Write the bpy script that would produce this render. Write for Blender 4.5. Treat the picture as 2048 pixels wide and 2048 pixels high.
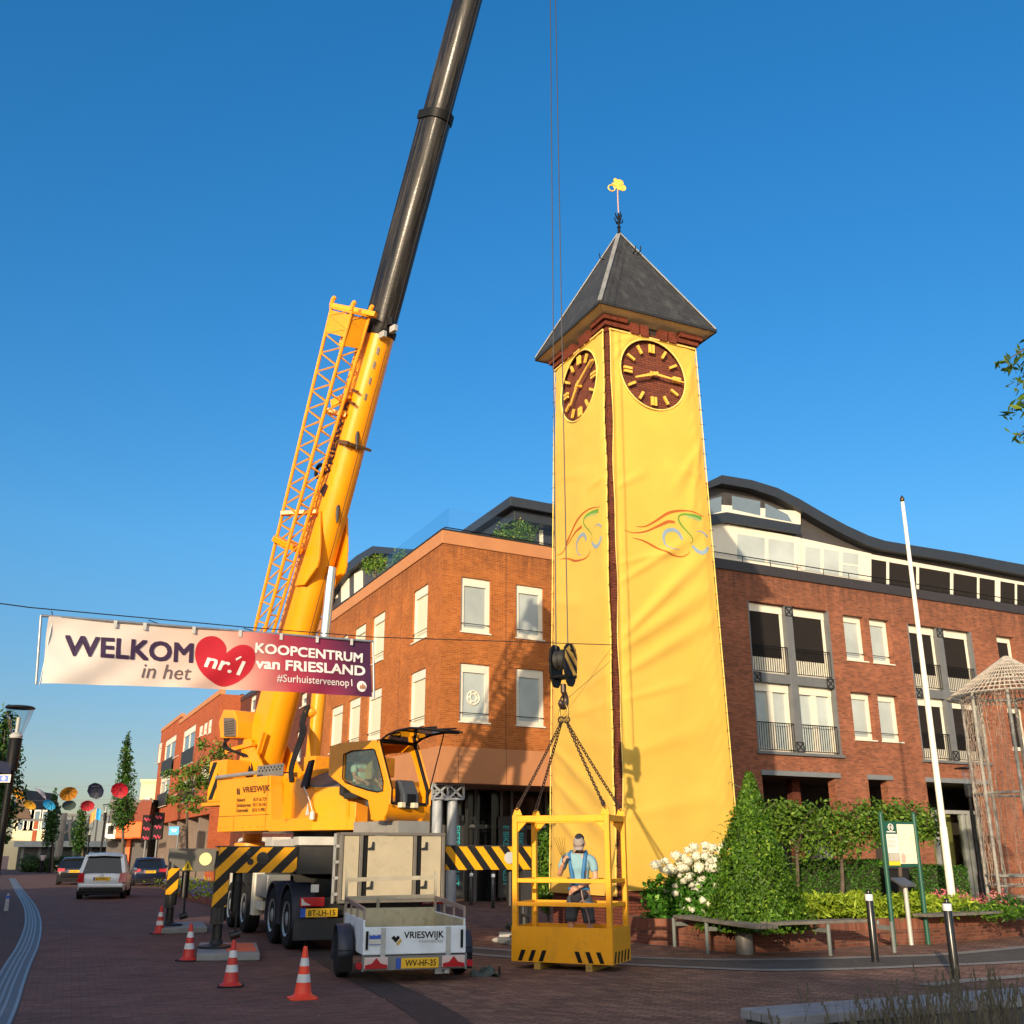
import bpy, bmesh, math, random
import numpy as np
from mathutils import Vector as V, Matrix, Quaternion
for _o in list(bpy.data.objects): bpy.data.objects.remove(_o)
random.seed(7); RNG = np.random.default_rng(11)
R = math.radians
sc = bpy.context.scene; COL = sc.collection
# ---------------------------------------------------------------- camera, sky, sun, exposure
FPX, EYE = 2070.0, 1.65
PITCH = math.atan(684/FPX)
cd = bpy.data.cameras.new('camera'); cam = bpy.data.objects.new('camera', cd); COL.objects.link(cam)
cam.location = (0, 0, EYE); cam.rotation_euler = (R(90)+PITCH, 0, 0)
cd.sensor_width = 36; cd.lens = 36*FPX/2048; cd.clip_start = .05; cd.clip_end = 3000
sc.camera = cam
SUN_AZ, SUN_EL = 198.0, 13.0          # compass angle from +Y towards +X; the sun stands low behind the camera
w = bpy.data.worlds.new('World'); sc.world = w; w.use_nodes = True
_n = w.node_tree.nodes; _l = w.node_tree.links
_sky = _n.new('ShaderNodeTexSky'); _sky.sky_type = 'NISHITA'; _sky.sun_disc = False
_sky.sun_elevation = R(SUN_EL); _sky.sun_rotation = R(SUN_AZ); _sky.altitude = 0
_sky.air_density = 1.0; _sky.dust_density = 0.4; _sky.ozone_density = 3.0
# clear blue away from the sun, a broad warm glow round it behind the viewer
def _hsv(sat, val):
    h = _n.new('ShaderNodeHueSaturation'); h.inputs['Saturation'].default_value = sat; h.inputs['Value'].default_value = val; _l.new(_sky.outputs[0], h.inputs['Color']); return h.outputs[0]
_tc = _n.new('ShaderNodeTexCoord'); _dp = _n.new('ShaderNodeVectorMath'); _dp.operation = 'DOT_PRODUCT'; _l.new(_tc.outputs['Generated'], _dp.inputs[0])
_dp.inputs[1].default_value = (math.sin(R(SUN_AZ)), math.cos(R(SUN_AZ)), 0)
_mr = _n.new('ShaderNodeMapRange'); _mr.interpolation_type = 'SMOOTHSTEP'; _mr.inputs[1].default_value = -.15; _mr.inputs[2].default_value = .9; _l.new(_dp.outputs['Value'], _mr.inputs[0])
_mx = _n.new('ShaderNodeMix'); _mx.data_type = 'RGBA'; _l.new(_mr.outputs[0], _mx.inputs[0]); _sx = _n.new('ShaderNodeSeparateXYZ'); _l.new(_tc.outputs['Generated'], _sx.inputs[0])
_rp = _n.new('ShaderNodeValToRGB'); _l.new(_sx.outputs[2], _rp.inputs[0]); _e = _rp.color_ramp.elements      # the haze dims the lowest sky
_e[0].position = .0; _e[0].color = (.42, .37, .40, 1); _e[1].position = .75; _e[1].color = (1, 1, 1, 1)
for _p, _c in ((.10, (.54, .47, .49, 1)), (.28, (.84, .80, .78, 1)), (.45, (.86, .88, .88, 1))): _x = _e.new(_p); _x.color = _c
_fm = _n.new('ShaderNodeMix'); _fm.data_type = 'RGBA'; _fm.blend_type = 'MULTIPLY'; _fm.inputs[0].default_value = 1; _l.new(_hsv(1.29, 1.04), _fm.inputs[6]); _l.new(_rp.outputs[0], _fm.inputs[7]); _l.new(_fm.outputs[2], _mx.inputs[6])
_wm = _n.new('ShaderNodeMix'); _wm.data_type = 'RGBA'; _wm.blend_type = 'MULTIPLY'; _wm.inputs[0].default_value = 1; _l.new(_hsv(.5, 2.0), _wm.inputs[6]); _wm.inputs[7].default_value = (1, .86, .68, 1); _l.new(_wm.outputs[2], _mx.inputs[7])
_l.new(_mx.outputs[2], _n['Background'].inputs[0]); _n['Background'].inputs[1].default_value = .15
sd = bpy.data.lights.new('sun', 'SUN'); sun = bpy.data.objects.new('sun', sd); COL.objects.link(sun)
sd.energy = 3.8; sd.angle = R(.53); sd.color = (1, .80, .55)
_d = V((math.sin(R(SUN_AZ+180))*math.cos(R(SUN_EL)), math.cos(R(SUN_AZ+180))*math.cos(R(SUN_EL)), -math.sin(R(SUN_EL))))
sun.rotation_euler = _d.to_track_quat('-Z', 'Y').to_euler(); sun.location = (-20, -40, 30)
vs = sc.view_settings; vs.view_transform = 'Standard'; vs.look = 'None'; vs.gamma = 1; vs.exposure = 0.6; vs.use_curve_mapping = False
sc.render.engine = 'CYCLES'; sc.cycles.use_denoising = True; sc.cycles.max_bounces = 8; sc.cycles.transparent_max_bounces = 16
# ---------------------------------------------------------------- from photograph measurements to places in the world
_cp, _sp = math.cos(PITCH), math.sin(PITCH)
def ray(u, v):
    x = (u-1024)/FPX; y = (1024-v)/FPX
    return V((x, _cp-y*_sp, _sp+y*_cp))
def at_z(u, v, z=0.0):
    r = ray(u, v); return V((0, 0, EYE))+r*((z-EYE)/r.z)
def at_y(u, v, Y):
    r = ray(u, v); return V((0, 0, EYE))+r*(Y/r.y)
class Wall:
    """an upright plane through p0 running along compass angle az; s along, o outwards, z up"""
    def __init__(s, p0, az, flip=1):
        s.p = V((p0[0], p0[1], 0)); s.d = V((math.sin(R(az)), math.cos(R(az)), 0)); s.az = az
        s.n = V((s.d.y, -s.d.x, 0))*flip
    def at(s, u, v, o=0.0):
        q = s.p+s.n*o; r = ray(u, v); e = V((0, 0, EYE))
        return e+r*((q-e).dot(s.n)/r.dot(s.n))
    def loc(s, u, v, o=0.0):
        P = s.at(u, v, o)-s.p; return P.dot(s.d), P.z
    def pt(s, a, z, o=0.0):
        return s.p+s.d*a+s.n*o+V((0, 0, z))
# ---------------------------------------------------------------- object helpers
def tag(o, label=None, cat=None, group=None, kind=None):
    if label: o['label'] = label
    if cat: o['category'] = cat
    if group: o['group'] = group
    if kind: o['kind'] = kind
    return o
def thing(name, loc, label, cat, group=None, rz=0.0):
    o = bpy.data.objects.new(name, None); COL.objects.link(o); o.empty_display_size = .2
    o.location = loc; o.rotation_euler = (0, 0, rz)
    return tag(o, label, cat, group)
def kids(o): return list(o.children)
def copy_tree(o, parent=None):
    c = o.copy(); COL.objects.link(c); c.parent = parent
    for ch in kids(o): copy_tree(ch, c)
    return c
def base(o):
    while o.parent: o = o.parent
    return V(o.location)
class MB:
    def __init__(s): s.v = []; s.f = []; s.mi = []; s.m = 0; s.cut = []
    def add(s, vs, fs):
        k = len(s.v); s.cut.append((k, len(s.f))); s.v += [V(p) for p in vs]; s.f += [[i+k for i in f] for f in fs]; s.mi += [s.m]*len(fs); return s
    def poly(s, pts): return s.add(pts, [list(range(len(pts)))])
    def prism(s, pts, e):
        n = len(pts); e = V(e); pts = [V(p) for p in pts]
        nn = V((0, 0, 0))
        for i in range(n): nn += pts[i].cross(pts[(i+1) % n])
        if nn.dot(e) > 0: pts = pts[::-1]
        return s.add(pts+[p+e for p in pts], [list(range(n)), list(range(2*n-1, n-1, -1))]+[[i, i+n, (i+1) % n+n, (i+1) % n] for i in range(n)])
    def para(s, o, ex, ey, ez):
        o = V(o); ex = V(ex); ey = V(ey); ez = V(ez)
        return s.prism([o, o+ex, o+ex+ey, o+ey], ez)
    def box(s, c, sx, sy, sz, rz=0.0):
        m = Matrix.Rotation(rz, 3, 'Z'); ex = m@V((sx, 0, 0)); ey = m@V((0, sy, 0)); ez = V((0, 0, sz))
        return s.para(V(c)-(ex+ey+ez)/2, ex, ey, ez)
    def tube(s, a, b, r, r2=None, n=10, cap=True):
        a = V(a); b = V(b); r2 = r if r2 is None else r2; d = (b-a)
        if d.length < 1e-6: return s
        d.normalize(); x = d.orthogonal().normalized(); y = d.cross(x); vs = []
        for P, q in ((a, r), (b, r2)):
            for i in range(n):
                t = 2*math.pi*i/n; vs.append(P+(x*math.cos(t)+y*math.sin(t))*q)
        fs = [[i, (i+1) % n, (i+1) % n+n, i+n] for i in range(n)]
        if cap: fs += [list(range(n-1, -1, -1)), list(range(n, 2*n))]
        return s.add(vs, fs)
    def bar(s, a, b, w, h, up=(0, 0, 1)):
        a = V(a); b = V(b); d = (b-a).normalized(); x = d.cross(V(up))
        if x.length < 1e-3: x = d.orthogonal()
        x.normalize(); y = x.cross(d).normalized()
        return s.para(a-x*w/2-y*h/2, x*w, y*h, b-a)
    def path(s, pts, r, n=8, close=False):
        pts = [V(p) for p in pts]; m = len(pts); rings = []; px = None; vs = []; fs = []
        for i in range(m):
            t = (pts[(i+1) % m]-pts[i-1]) if close else (pts[min(i+1, m-1)]-pts[max(i-1, 0)])
            t.normalize()
            x = t.orthogonal() if px is None else px-t*px.dot(t)
            x.normalize(); px = x; y = t.cross(x); rr = r[i] if hasattr(r, '__len__') else r
            vs += [pts[i]+(x*math.cos(2*math.pi*k/n)+y*math.sin(2*math.pi*k/n))*rr for k in range(n)]
        for i in range(m if close else m-1):
            j = (i+1) % m
            fs += [[i*n+k, i*n+(k+1) % n, j*n+(k+1) % n, j*n+k] for k in range(n)]
        if not close: fs += [list(range(n-1, -1, -1)), [(m-1)*n+k for k in range(n)]]
        return s.add(vs, fs)
    def lathe(s, c, prof, n=24, ax=(0, 0, 1)):
        c = V(c); z = V(ax).normalized(); x = z.orthogonal().normalized(); y = z.cross(x); vs = []; fs = []
        for (r, h) in prof:
            vs += [c+z*h+(x*math.cos(2*math.pi*k/n)+y*math.sin(2*math.pi*k/n))*max(r, 1e-4) for k in range(n)]
        for i in range(len(prof)-1):
            fs += [[i*n+k, i*n+(k+1) % n, (i+1)*n+(k+1) % n, (i+1)*n+k] for k in range(n)]
        fs += [list(range(n-1, -1, -1)), [(len(prof)-1)*n+k for k in range(n)]]
        return s.add(vs, fs)
    def ball(s, c, r, n=12, m=8, jit=0.0):
        c = V(c); r = r if hasattr(r, '__len__') else (r, r, r); vs = []; fs = []
        for i in range(m+1):
            a = math.pi*i/m
            for k in range(n):
                b = 2*math.pi*k/n; q = 1+random.uniform(-jit, jit)
                vs.append(c+V((r[0]*math.sin(a)*math.cos(b)*q, r[1]*math.sin(a)*math.sin(b)*q, r[2]*math.cos(a)*q)))
        for i in range(m):
            fs += [[i*n+k, (i+1)*n+k, (i+1)*n+(k+1) % n, i*n+(k+1) % n] for k in range(n)]
        return s.add(vs, fs)
    def disc(s, c, r, ax, t, n=28):
        c = V(c); z = V(ax).normalized(); return s.tube(c, c+z*t, r, n=n)
    def ring(s, c, r, rr, ax=(0, 0, 1), n=24, k=8, sx=1.0, sy=1.0):
        z = V(ax).normalized(); x = z.orthogonal().normalized(); y = z.cross(x)
        return s.path([V(c)+x*math.cos(2*math.pi*i/n)*r*sx+y*math.sin(2*math.pi*i/n)*r*sy for i in range(n)], rr, k, True)
    def grid(s, fn, nu, nv):
        vs = [fn(i/nu, j/nv) for j in range(nv+1) for i in range(nu+1)]
        return s.add(vs, [[j*(nu+1)+i, j*(nu+1)+i+1, (j+1)*(nu+1)+i+1, (j+1)*(nu+1)+i] for j in range(nv) for i in range(nu)])
    def text(s, txt, o, ex, ey, w=None, h=None, bold=0.0, shear=0.0, depth=.004, align='L', mirror=False):
        """flat lettering raised a few millimetres: o = lower left, ex / ey unit directions, w / h in metres"""
        vs, fs, (x0, x1, y0, y1) = glyphs(txt, 0, shear)
        sx = w/(x1-x0) if w else h/(y1-y0); sy = h/(y1-y0) if h else sx
        o = V(o); ex = V(ex); ey = V(ey); nn = ex.cross(ey).normalized()
        if bold:      # heavier strokes: the same letters laid a hair apart on top of one another
            k = bold*.9
            for i, (a, b) in enumerate(((-k, -k), (k, -k), (-k, k), (k, k), (0, 0))):
                s.text(txt, o+ex*a*sx+ey*b*sy, ex, ey, (x1-x0)*sx, (y1-y0)*sy, 0, shear, depth+.0004*i, align)
            return s
        dx = {'L': 0, 'C': -(x1-x0)*sx/2, 'R': -(x1-x0)*sx}[align]
        return s.add([o+ex*((p[0]-x0)*sx+dx)+ey*((p[1]-y0)*sy)+nn*depth for p in vs], fs)
    def build(s, name, mats, parent=None, smooth=None, bevel=0.0, kind=None, solid=0.0, origin=None, flip=False):
        me = bpy.data.meshes.new(name)
        o0 = origin if origin is not None else (base(parent) if parent else V((0, 0, 0)))
        o0 = V(o0)
        me.from_pydata([tuple(p-o0) for p in s.v], [], s.f)
        for x in (mats if isinstance(mats, (list, tuple)) else [mats]): me.materials.append(x)
        if any(s.mi): me.polygons.foreach_set('material_index', s.mi)
        if smooth is not None:
            me.polygons.foreach_set('use_smooth', [True]*len(me.polygons)); me.set_sharp_from_angle(angle=R(smooth))
        me.update()
        o = bpy.data.objects.new(name, me); COL.objects.link(o)
        if parent: o.parent = parent
        else: o.location = o0
        if solid:
            md = o.modifiers.new('thickness', 'SOLIDIFY'); md.thickness = solid; md.offset = 0
        if bevel:
            md = o.modifiers.new('bevel', 'BEVEL'); md.width = bevel; md.segments = 2; md.limit_method = 'ANGLE'; md.angle_limit = R(40)
        if kind: o['kind'] = kind
        return o
    def each(s, name, mats, parent=None, per=1, **kw):
        """every primitive (or every run of per primitives) becomes a part of its own"""
        out = []; c = s.cut+[(len(s.v), len(s.f))]
        for i in range(0, len(s.cut), per):
            (a, fa), (b, fb) = c[i], c[min(i+per, len(s.cut))]
            p = MB(); p.v = s.v[a:b]; p.f = [[j-a for j in f] for f in s.f[fa:fb]]; p.mi = [0]*len(p.f); out.append(p.build(name, mats, parent, **kw))
        return out
_gl = {}
def glyphs(txt, bold, shear):
    k = (txt, bold, shear)
    if k not in _gl:
        cu = bpy.data.curves.new('lettering', 'FONT'); cu.body = txt; cu.offset = bold; cu.shear = shear; cu.resolution_u = 3
        ob = bpy.data.objects.new('lettering', cu); COL.objects.link(ob)
        dg = bpy.context.evaluated_depsgraph_get(); me = bpy.data.meshes.new_from_object(ob.evaluated_get(dg))
        vs = [(v.co.x, v.co.y) for v in me.vertices]; fs = [list(p.vertices) for p in me.polygons]
        bpy.data.objects.remove(ob); bpy.data.curves.remove(cu); bpy.data.meshes.remove(me)
        xs = [p[0] for p in vs]; ys = [p[1] for p in vs]
        _gl[k] = (vs, fs, (min(xs), max(xs), min(ys), max(ys)))
    return _gl[k]
# ---------------------------------------------------------------- materials
def lin(h, k=1.0):
    h = h.lstrip('#'); c = [int(h[i:i+2], 16)/255 for i in (0, 2, 4)]
    return tuple((x/12.92 if x <= .04045 else ((x+.055)/1.055)**2.4)*k for x in c)+(1,)
class NT:
    def __init__(s, name):
        s.mat = bpy.data.materials.new(name); s.mat.use_nodes = True; s.t = s.mat.node_tree; s.b = s.t.nodes['Principled BSDF']
    def n(s, typ, **kw):
        x = s.t.nodes.new('ShaderNode'+typ)
        for k, val in kw.items():
            if k.startswith('i_'): x.inputs[int(k[2:]) if k[2:].isdigit() else k[2:].replace('_', ' ')].default_value = val
            else: setattr(x, k, val)
        return x
    def l(s, a, b): s.t.links.new(a, b)
    def noise(s, vec, scale, detail=4, rough=.55):
        x = s.n('TexNoise', i_Scale=scale, i_Detail=detail, i_Roughness=rough); s.l(vec, x.inputs['Vector']); return x.outputs['Fac']
    def ramp(s, fac, a, b, lo=.3, hi=.7):
        x = s.n('ValToRGB'); s.l(fac, x.inputs[0]); e = x.color_ramp.elements
        e[0].position = lo; e[0].color = a; e[1].position = hi; e[1].color = b; return x.outputs[0]
    def mix(s, fac, a, b, mode='MIX'):
        x = s.n('Mix', data_type='RGBA', blend_type=mode)
        for sock, val in ((x.inputs[0], fac), (x.inputs[6], a), (x.inputs[7], b)):
            if hasattr(val, 'links'): s.l(val, sock)
            elif isinstance(val, (int, float)): sock.default_value = val
            else: sock.default_value = val
        return x.outputs[2]
    def bump(s, fac, strength, dist=.01):
        x = s.n('Bump', i_Strength=strength, i_Distance=dist); s.l(fac, x.inputs['Height']); s.l(x.outputs[0], s.b.inputs['Normal'])
    def obj(s): return s.n('TexCoord').outputs['Object']
    def facade(s):
        """(along the wall, height) coordinates on any upright face"""
        tc = s.n('TexCoord'); a = s.n('SeparateXYZ'); s.l(tc.outputs['Object'], a.inputs[0])
        g = s.n('SeparateXYZ'); s.l(tc.outputs['Normal'], g.inputs[0])
        m1 = s.n('Math', operation='MULTIPLY'); s.l(a.outputs[0], m1.inputs[0]); s.l(g.outputs[1], m1.inputs[1])
        m2 = s.n('Math', operation='MULTIPLY'); s.l(a.outputs[1], m2.inputs[0]); s.l(g.outputs[0], m2.inputs[1])
        d = s.n('Math', operation='SUBTRACT'); s.l(m1.outputs[0], d.inputs[0]); s.l(m2.outputs[0], d.inputs[1])
        c = s.n('CombineXYZ'); s.l(d.outputs[0], c.inputs[0]); s.l(a.outputs[2], c.inputs[1]); return c.outputs[0]
_mats = {}
def M(name, col=None, rough=.55, metal=0.0, var=.12, vs=3.0, bump=0.0, bs=40.0, coat=0.0, spec=.5, dirt=0.0, emit=None):
    if name in _mats: return _mats[name]
    t = NT(name); b = t.b; col = lin(col) if isinstance(col, str) else col
    b.inputs['Roughness'].default_value = rough; b.inputs['Metallic'].default_value = metal; b.inputs['Coat Weight'].default_value = coat
    b.inputs['Specular IOR Level'].default_value = spec
    ob = t.obj(); c = t.ramp(t.noise(ob, vs), tuple(x*(1-var) for x in col[:3])+(1,), tuple(min(1, x*(1+var)) for x in col[:3])+(1,))
    if dirt:
        f = t.ramp(t.noise(ob, vs*3.1, 8, .7), (0, 0, 0, 1), (dirt, dirt, dirt, 1), .52, .72)
        c = t.mix(f, c, (.10, .085, .065, 1))
    t.l(c, b.inputs['Base Color'])
    if var:
        rr = t.n('MapRange', i_3=max(.02, rough-.08), i_4=min(1, rough+.1)); t.l(t.noise(ob, vs*4), rr.inputs[0]); t.l(rr.outputs[0], b.inputs['Roughness'])
    if bump: t.bump(t.noise(ob, bs, 5), bump)
    if emit: b.inputs['Emission Color'].default_value = col; b.inputs['Emission Strength'].default_value = emit
    _mats[name] = t.mat; return t.mat
def brick(name, c1, c2, mortar, bw=.21, bh=.0625, rough=.85, mort=.010, stain=.25, plane='facade', rot=0.0, bump=.5, var2=None, top=None):
    t = NT(name); b = t.b
    vec = t.facade() if plane == 'facade' else t.obj()
    if rot:
        mp = t.n('Mapping'); mp.inputs['Rotation'].default_value[2] = rot; t.l(vec, mp.inputs[0]); vec = mp.outputs[0]
    br = t.n('TexBrick', offset=.5); br.inputs['Scale'].default_value = 1
    for k, val in (('Brick Width', bw), ('Row Height', bh), ('Mortar Size', mort/2), ('Mortar Smooth', .2), ('Bias', 0.0)): br.inputs[k].default_value = val
    br.inputs['Color1'].default_value = lin(c1); br.inputs['Color2'].default_value = lin(c2); br.inputs['Mortar'].default_value = lin(mortar)
    t.l(vec, br.inputs[0])
    ob = t.obj(); c = br.outputs[0]
    if var2:
        vo = t.n('TexWhiteNoise', noise_dimensions='2D'); sn = t.n('Vector Math'.replace(' ', ''), operation='SNAP'); sn.inputs[1].default_value = (bw, bh, 1); t.l(vec, sn.inputs[0]); t.l(sn.outputs[0], vo.inputs['Vector'])
        f = t.ramp(vo.outputs[0], (0, 0, 0, 1), (.5, .5, .5, 1), .78, .83); c = t.mix(t.mix(br.outputs[1], f, (0, 0, 0, 1)), c, lin(var2))
    f = t.ramp(t.noise(ob, .9, 6, .65), (1-stain, 1-stain, 1-stain, 1), (1+stain*.5,)*3+(1,), .3, .7)
    c = t.mix(1.0, c, f, 'MULTIPLY')
    if top:      # weather streaks that have run down from the coping
        sz = t.n('SeparateXYZ'); t.l(ob, sz.inputs[0]); mr = t.n('MapRange', i_1=top-1.5, i_2=top); t.l(sz.outputs[2], mr.inputs[0])
        mp2 = t.n('Mapping'); mp2.inputs['Scale'].default_value = (4, 4, .35); t.l(ob, mp2.inputs[0]); ml = t.n('Math', operation='MULTIPLY'); t.l(mr.outputs[0], ml.inputs[0]); t.l(t.ramp(t.noise(mp2.outputs[0], 1.4, 6, .7), (0, 0, 0, 1), (1, 1, 1, 1), .35, .65), ml.inputs[1])
        pw = t.n('Math', operation='MULTIPLY', i_1=.62); t.l(ml.outputs[0], pw.inputs[0]); c = t.mix(pw.outputs[0], c, (.045, .028, .02, 1))
    t.l(c, b.inputs['Base Color']); b.inputs['Roughness'].default_value = rough; b.inputs['Specular IOR Level'].default_value = .25
    iv = t.n('Math', operation='SUBTRACT', i_0=1.0); t.l(br.outputs[1], iv.inputs[1])
    ad = t.n('Math', operation='MULTIPLY_ADD', i_1=.25); t.l(t.noise(ob, 60), ad.inputs[0]); t.l(iv.outputs[0], ad.inputs[2])
    t.bump(ad.outputs[0], bump, .008)
    _mats[name] = t.mat; return t.mat
def glass(name, tint=(.7, .75, .8, 1), rough=.02, refl=.5, fres=1.0):
    """a pane one can look through: mirror on top, tinted transparency below"""
    if name in _mats: return _mats[name]
    t = NT(name); out = t.t.nodes['Material Output']
    g = t.n('BsdfGlossy'); g.inputs['Roughness'].default_value = rough; tr = t.n('BsdfTransparent'); tr.inputs[0].default_value = tint
    fr = t.n('Fresnel'); fr.inputs[0].default_value = 1.5
    mu = t.n('Math', operation='MULTIPLY_ADD', i_1=fres, i_2=refl*.2); t.l(fr.outputs[0], mu.inputs[0])
    mx = t.n('MixShader'); t.l(mu.outputs[0], mx.inputs[0]); t.l(tr.outputs[0], mx.inputs[1]); t.l(g.outputs[0], mx.inputs[2]); t.l(mx.outputs[0], out.inputs[0])
    _mats[name] = t.mat; return t.mat
def leafmat(name, a, b, c=None, trans=.25, rough=.5):
    """every leaf its own green"""
    if name in _mats: return _mats[name]
    t = NT(name); bs = t.b; g = t.n('NewGeometry'); rp = t.n('ValToRGB'); t.l(g.outputs['Random Per Island'], rp.inputs[0])
    e = rp.color_ramp.elements; e[0].color = lin(a); e[1].color = lin(b)
    if c: x = e.new(.93); x.color = lin(b); e[2].position = 1; e[2].color = lin(c)
    cc = t.mix(1.0, rp.outputs[0], t.ramp(t.noise(t.obj(), 1.7), (.72, .72, .72, 1), (1.2, 1.2, 1.2, 1)), 'MULTIPLY')
    t.l(cc, bs.inputs['Base Color']); bs.inputs['Roughness'].default_value = rough; bs.inputs['Specular IOR Level'].default_value = .3
    tl = t.n('BsdfTranslucent'); t.l(cc, tl.inputs[0]); mx = t.n('MixShader'); mx.inputs[0].default_value = trans
    t.l(bs.outputs[0], mx.inputs[1]); t.l(tl.outputs[0], mx.inputs[2]); t.l(mx.outputs[0], t.t.nodes['Material Output'].inputs[0])
    _mats[name] = t.mat; return t.mat
def leaves(name, P, size, mat, parent=None, up=.5, outward=None, aspect=.5, kind=None, droop=0.0):
    """a crown of separate small leaves at the given points (world), each two triangles folded on the midrib"""
    P = np.asarray(P, float); n = len(P); o0 = np.array(base(parent)) if parent else np.zeros(3)
    d = RNG.normal(size=(n, 3)); nn = RNG.normal(size=(n, 3))*.7; nn[:, 2] += up
    if outward is not None: nn += outward*1.0
    d[:, 2] -= droop
    nn /= np.linalg.norm(nn, axis=1)[:, None]; d -= nn*(d*nn).sum(1)[:, None]; d /= np.linalg.norm(d, axis=1)[:, None]
    x = np.cross(nn, d); L = size*RNG.uniform(.6, 1.35, (n, 1)); W = L*aspect
    b = P-d*L/2; vs = np.stack([b, b+d*L*.45+x*W/2+nn*W*.15, b+d*L, b+d*L*.45-x*W/2+nn*W*.15], 1).reshape(-1, 3)-o0
    me = bpy.data.meshes.new(name); me.vertices.add(4*n); me.vertices.foreach_set('co', vs.astype(np.float32).ravel())
    k = np.arange(n)*4; tri = np.stack([k, k+1, k+2, k, k+2, k+3], 1).ravel()
    me.loops.add(6*n); me.loops.foreach_set('vertex_index', tri.astype(np.int32))
    me.polygons.add(2*n); me.polygons.foreach_set('loop_start', (np.arange(2*n)*3).astype(np.int32)); me.polygons.foreach_set('loop_total', np.full(2*n, 3, np.int32))
    me.materials.append(mat); me.update(calc_edges=True); me.validate()
    o = bpy.data.objects.new(name, me); COL.objects.link(o)
    if parent: o.parent = parent
    if kind: o['kind'] = kind
    return o
def blob_points(n, blobs, shell=.55):
    """points in a union of ellipsoids, thicker near the skin; returns points and outward directions"""
    w = np.array([b[1][0]*b[1][1]*b[1][2] for b in blobs])**.75; w /= w.sum(); k = RNG.choice(len(blobs), n, p=w)
    d = RNG.normal(size=(n, 3)); d /= np.linalg.norm(d, axis=1)[:, None]; r = RNG.uniform(shell, 1.06, (n, 1))
    C = np.array([b[0] for b in blobs], float)[k]; S = np.array([b[1] for b in blobs], float)[k]
    return C+d*S*r, d
# ---------------------------------------------------------------- shared materials
WHITE = M('white_frame', '#dad4c2', .4, var=.03); DARKM = M('dark_grey_metal', (.026, .028, .031, 1), .5, var=.1, spec=.2)
BLACK = M('black_paint', (.009, .009, .010, 1), .5, var=.1, spec=.15); GREYM = M('grey_metal', (.17, .18, .19, 1), .45, var=.1); ZINC = M('galvanised_steel', (.38, .40, .42, 1), .42, .6, var=.15, vs=9)
RUBBER = M('rubber', (.014, .014, .016, 1), .8, var=.2, spec=.2); BLIND = M('dark_sun_screen', (.021, .018, .017, 1), .8, var=.06, spec=.1)
CREAMPANE = M('pane_with_pale_blind', (.40, .44, .42, 1), .08, var=.22, vs=.45, spec=.8); BLUEPANE = M('window_pane', (.16, .21, .25, 1), .05, var=.1, vs=.7, spec=.9)  # mottled tone of the pale blind pane paints in uneven reflections
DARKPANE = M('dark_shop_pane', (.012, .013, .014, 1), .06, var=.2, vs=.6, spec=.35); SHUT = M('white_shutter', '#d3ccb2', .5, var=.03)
FRAMEG = M('warm_grey_frame', (.10, .10, .10, 1), .5)
BR_A = brick('orange_brick', '#b2652f', '#9c5222', '#b2804f', mort=.013, stain=.22, top=12.4, var2='#85421d')
BR_B = brick('red_brown_brick', '#9d5f45', '#824b37', '#83654f', stain=.25, var2='#5a382d', mort=.012, top=11.5)
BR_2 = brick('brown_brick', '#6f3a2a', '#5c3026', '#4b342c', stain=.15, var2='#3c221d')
BR_3 = brick('far_orange_brick', '#b05a36', '#9c4b2c', '#8c5a40', stain=.15)
BR_T = brick('tower_brick', '#7d4433', '#68382b', '#3a2620', stain=.2, mort=.012, bump=.8)
PEACH = M('painted_concrete_band', '#b3794f', .8, var=.06, vs=1.2, bump=.1)
UPV = V((0, 0, 1))
# ---------------------------------------------------------------- ground
def paver(name, c1, c2, mortar, bw, bh, rot, stain=.22, mort=.008, var2=None):
    return brick(name, c1, c2, mortar, bw, bh, .82, mort, stain, 'flat', rot, .35, var2)
def sheet(name, pts, z, mat, kind='structure'):
    m = MB(); m.poly([V((p[0], p[1], z)) for p in pts]); o = m.build(name, mat); o['kind'] = kind; return o
PV_PLAZA = paver('plaza_pavers', '#8c6757', '#6a4e43', '#382e29', .21, .105, R(28), .32, .014, '#a58068')
PV_ROAD = paver('street_pavers', '#74524a', '#5d453f', '#43352f', .20, .07, R(-22), .32, .008, '#7c625b')
PV_WALK = paver('pavement_pavers', '#5c4a45', '#50413d', '#40332f', .21, .07, R(-20), .15)
PV_GREY = paver('grey_band_pavers', '#5c5652', '#524c49', '#3c3734', .21, .105, R(5), .2)
BANDL = M('light_stone_band', (.21, .195, .175, 1), .85, var=.18, vs=2, bump=.2)
m = MB(); m.grid(lambda a, b: V((-500+1000*a, -200+1100*b, 0)), 20, 20); m.build('ground', PV_PLAZA, kind='structure')
seam = [at_z(*q) for q in ((905, 2110), (860, 2048), (780, 1995), (700, 1955), (640, 1920), (590, 1890), (540, 1862), (490, 1840), (440, 1818))]
drainc = [at_z(*q) for q in ((-60, 2120), (-25, 2060), (2, 2007), (17, 1970), (37, 1927), (55, 1893), (65, 1859), (65, 1833), (57, 1809), (37, 1779), (24, 1757))]
def smooth_line(pts, k=6):
    out = []; n = len(pts)
    for i in range(n-1):
        p0, p1, p2, p3 = pts[max(i-1, 0)], pts[i], pts[i+1], pts[min(i+2, n-1)]
        for j in range(k):
            t = j/k
            out.append(.5*((2*p1)+(p2-p0)*t+(2*p0-5*p1+4*p2-p3)*t*t+(3*p1-p0-3*p2+p3)*t**3))
    return out+[pts[-1]]
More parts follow.
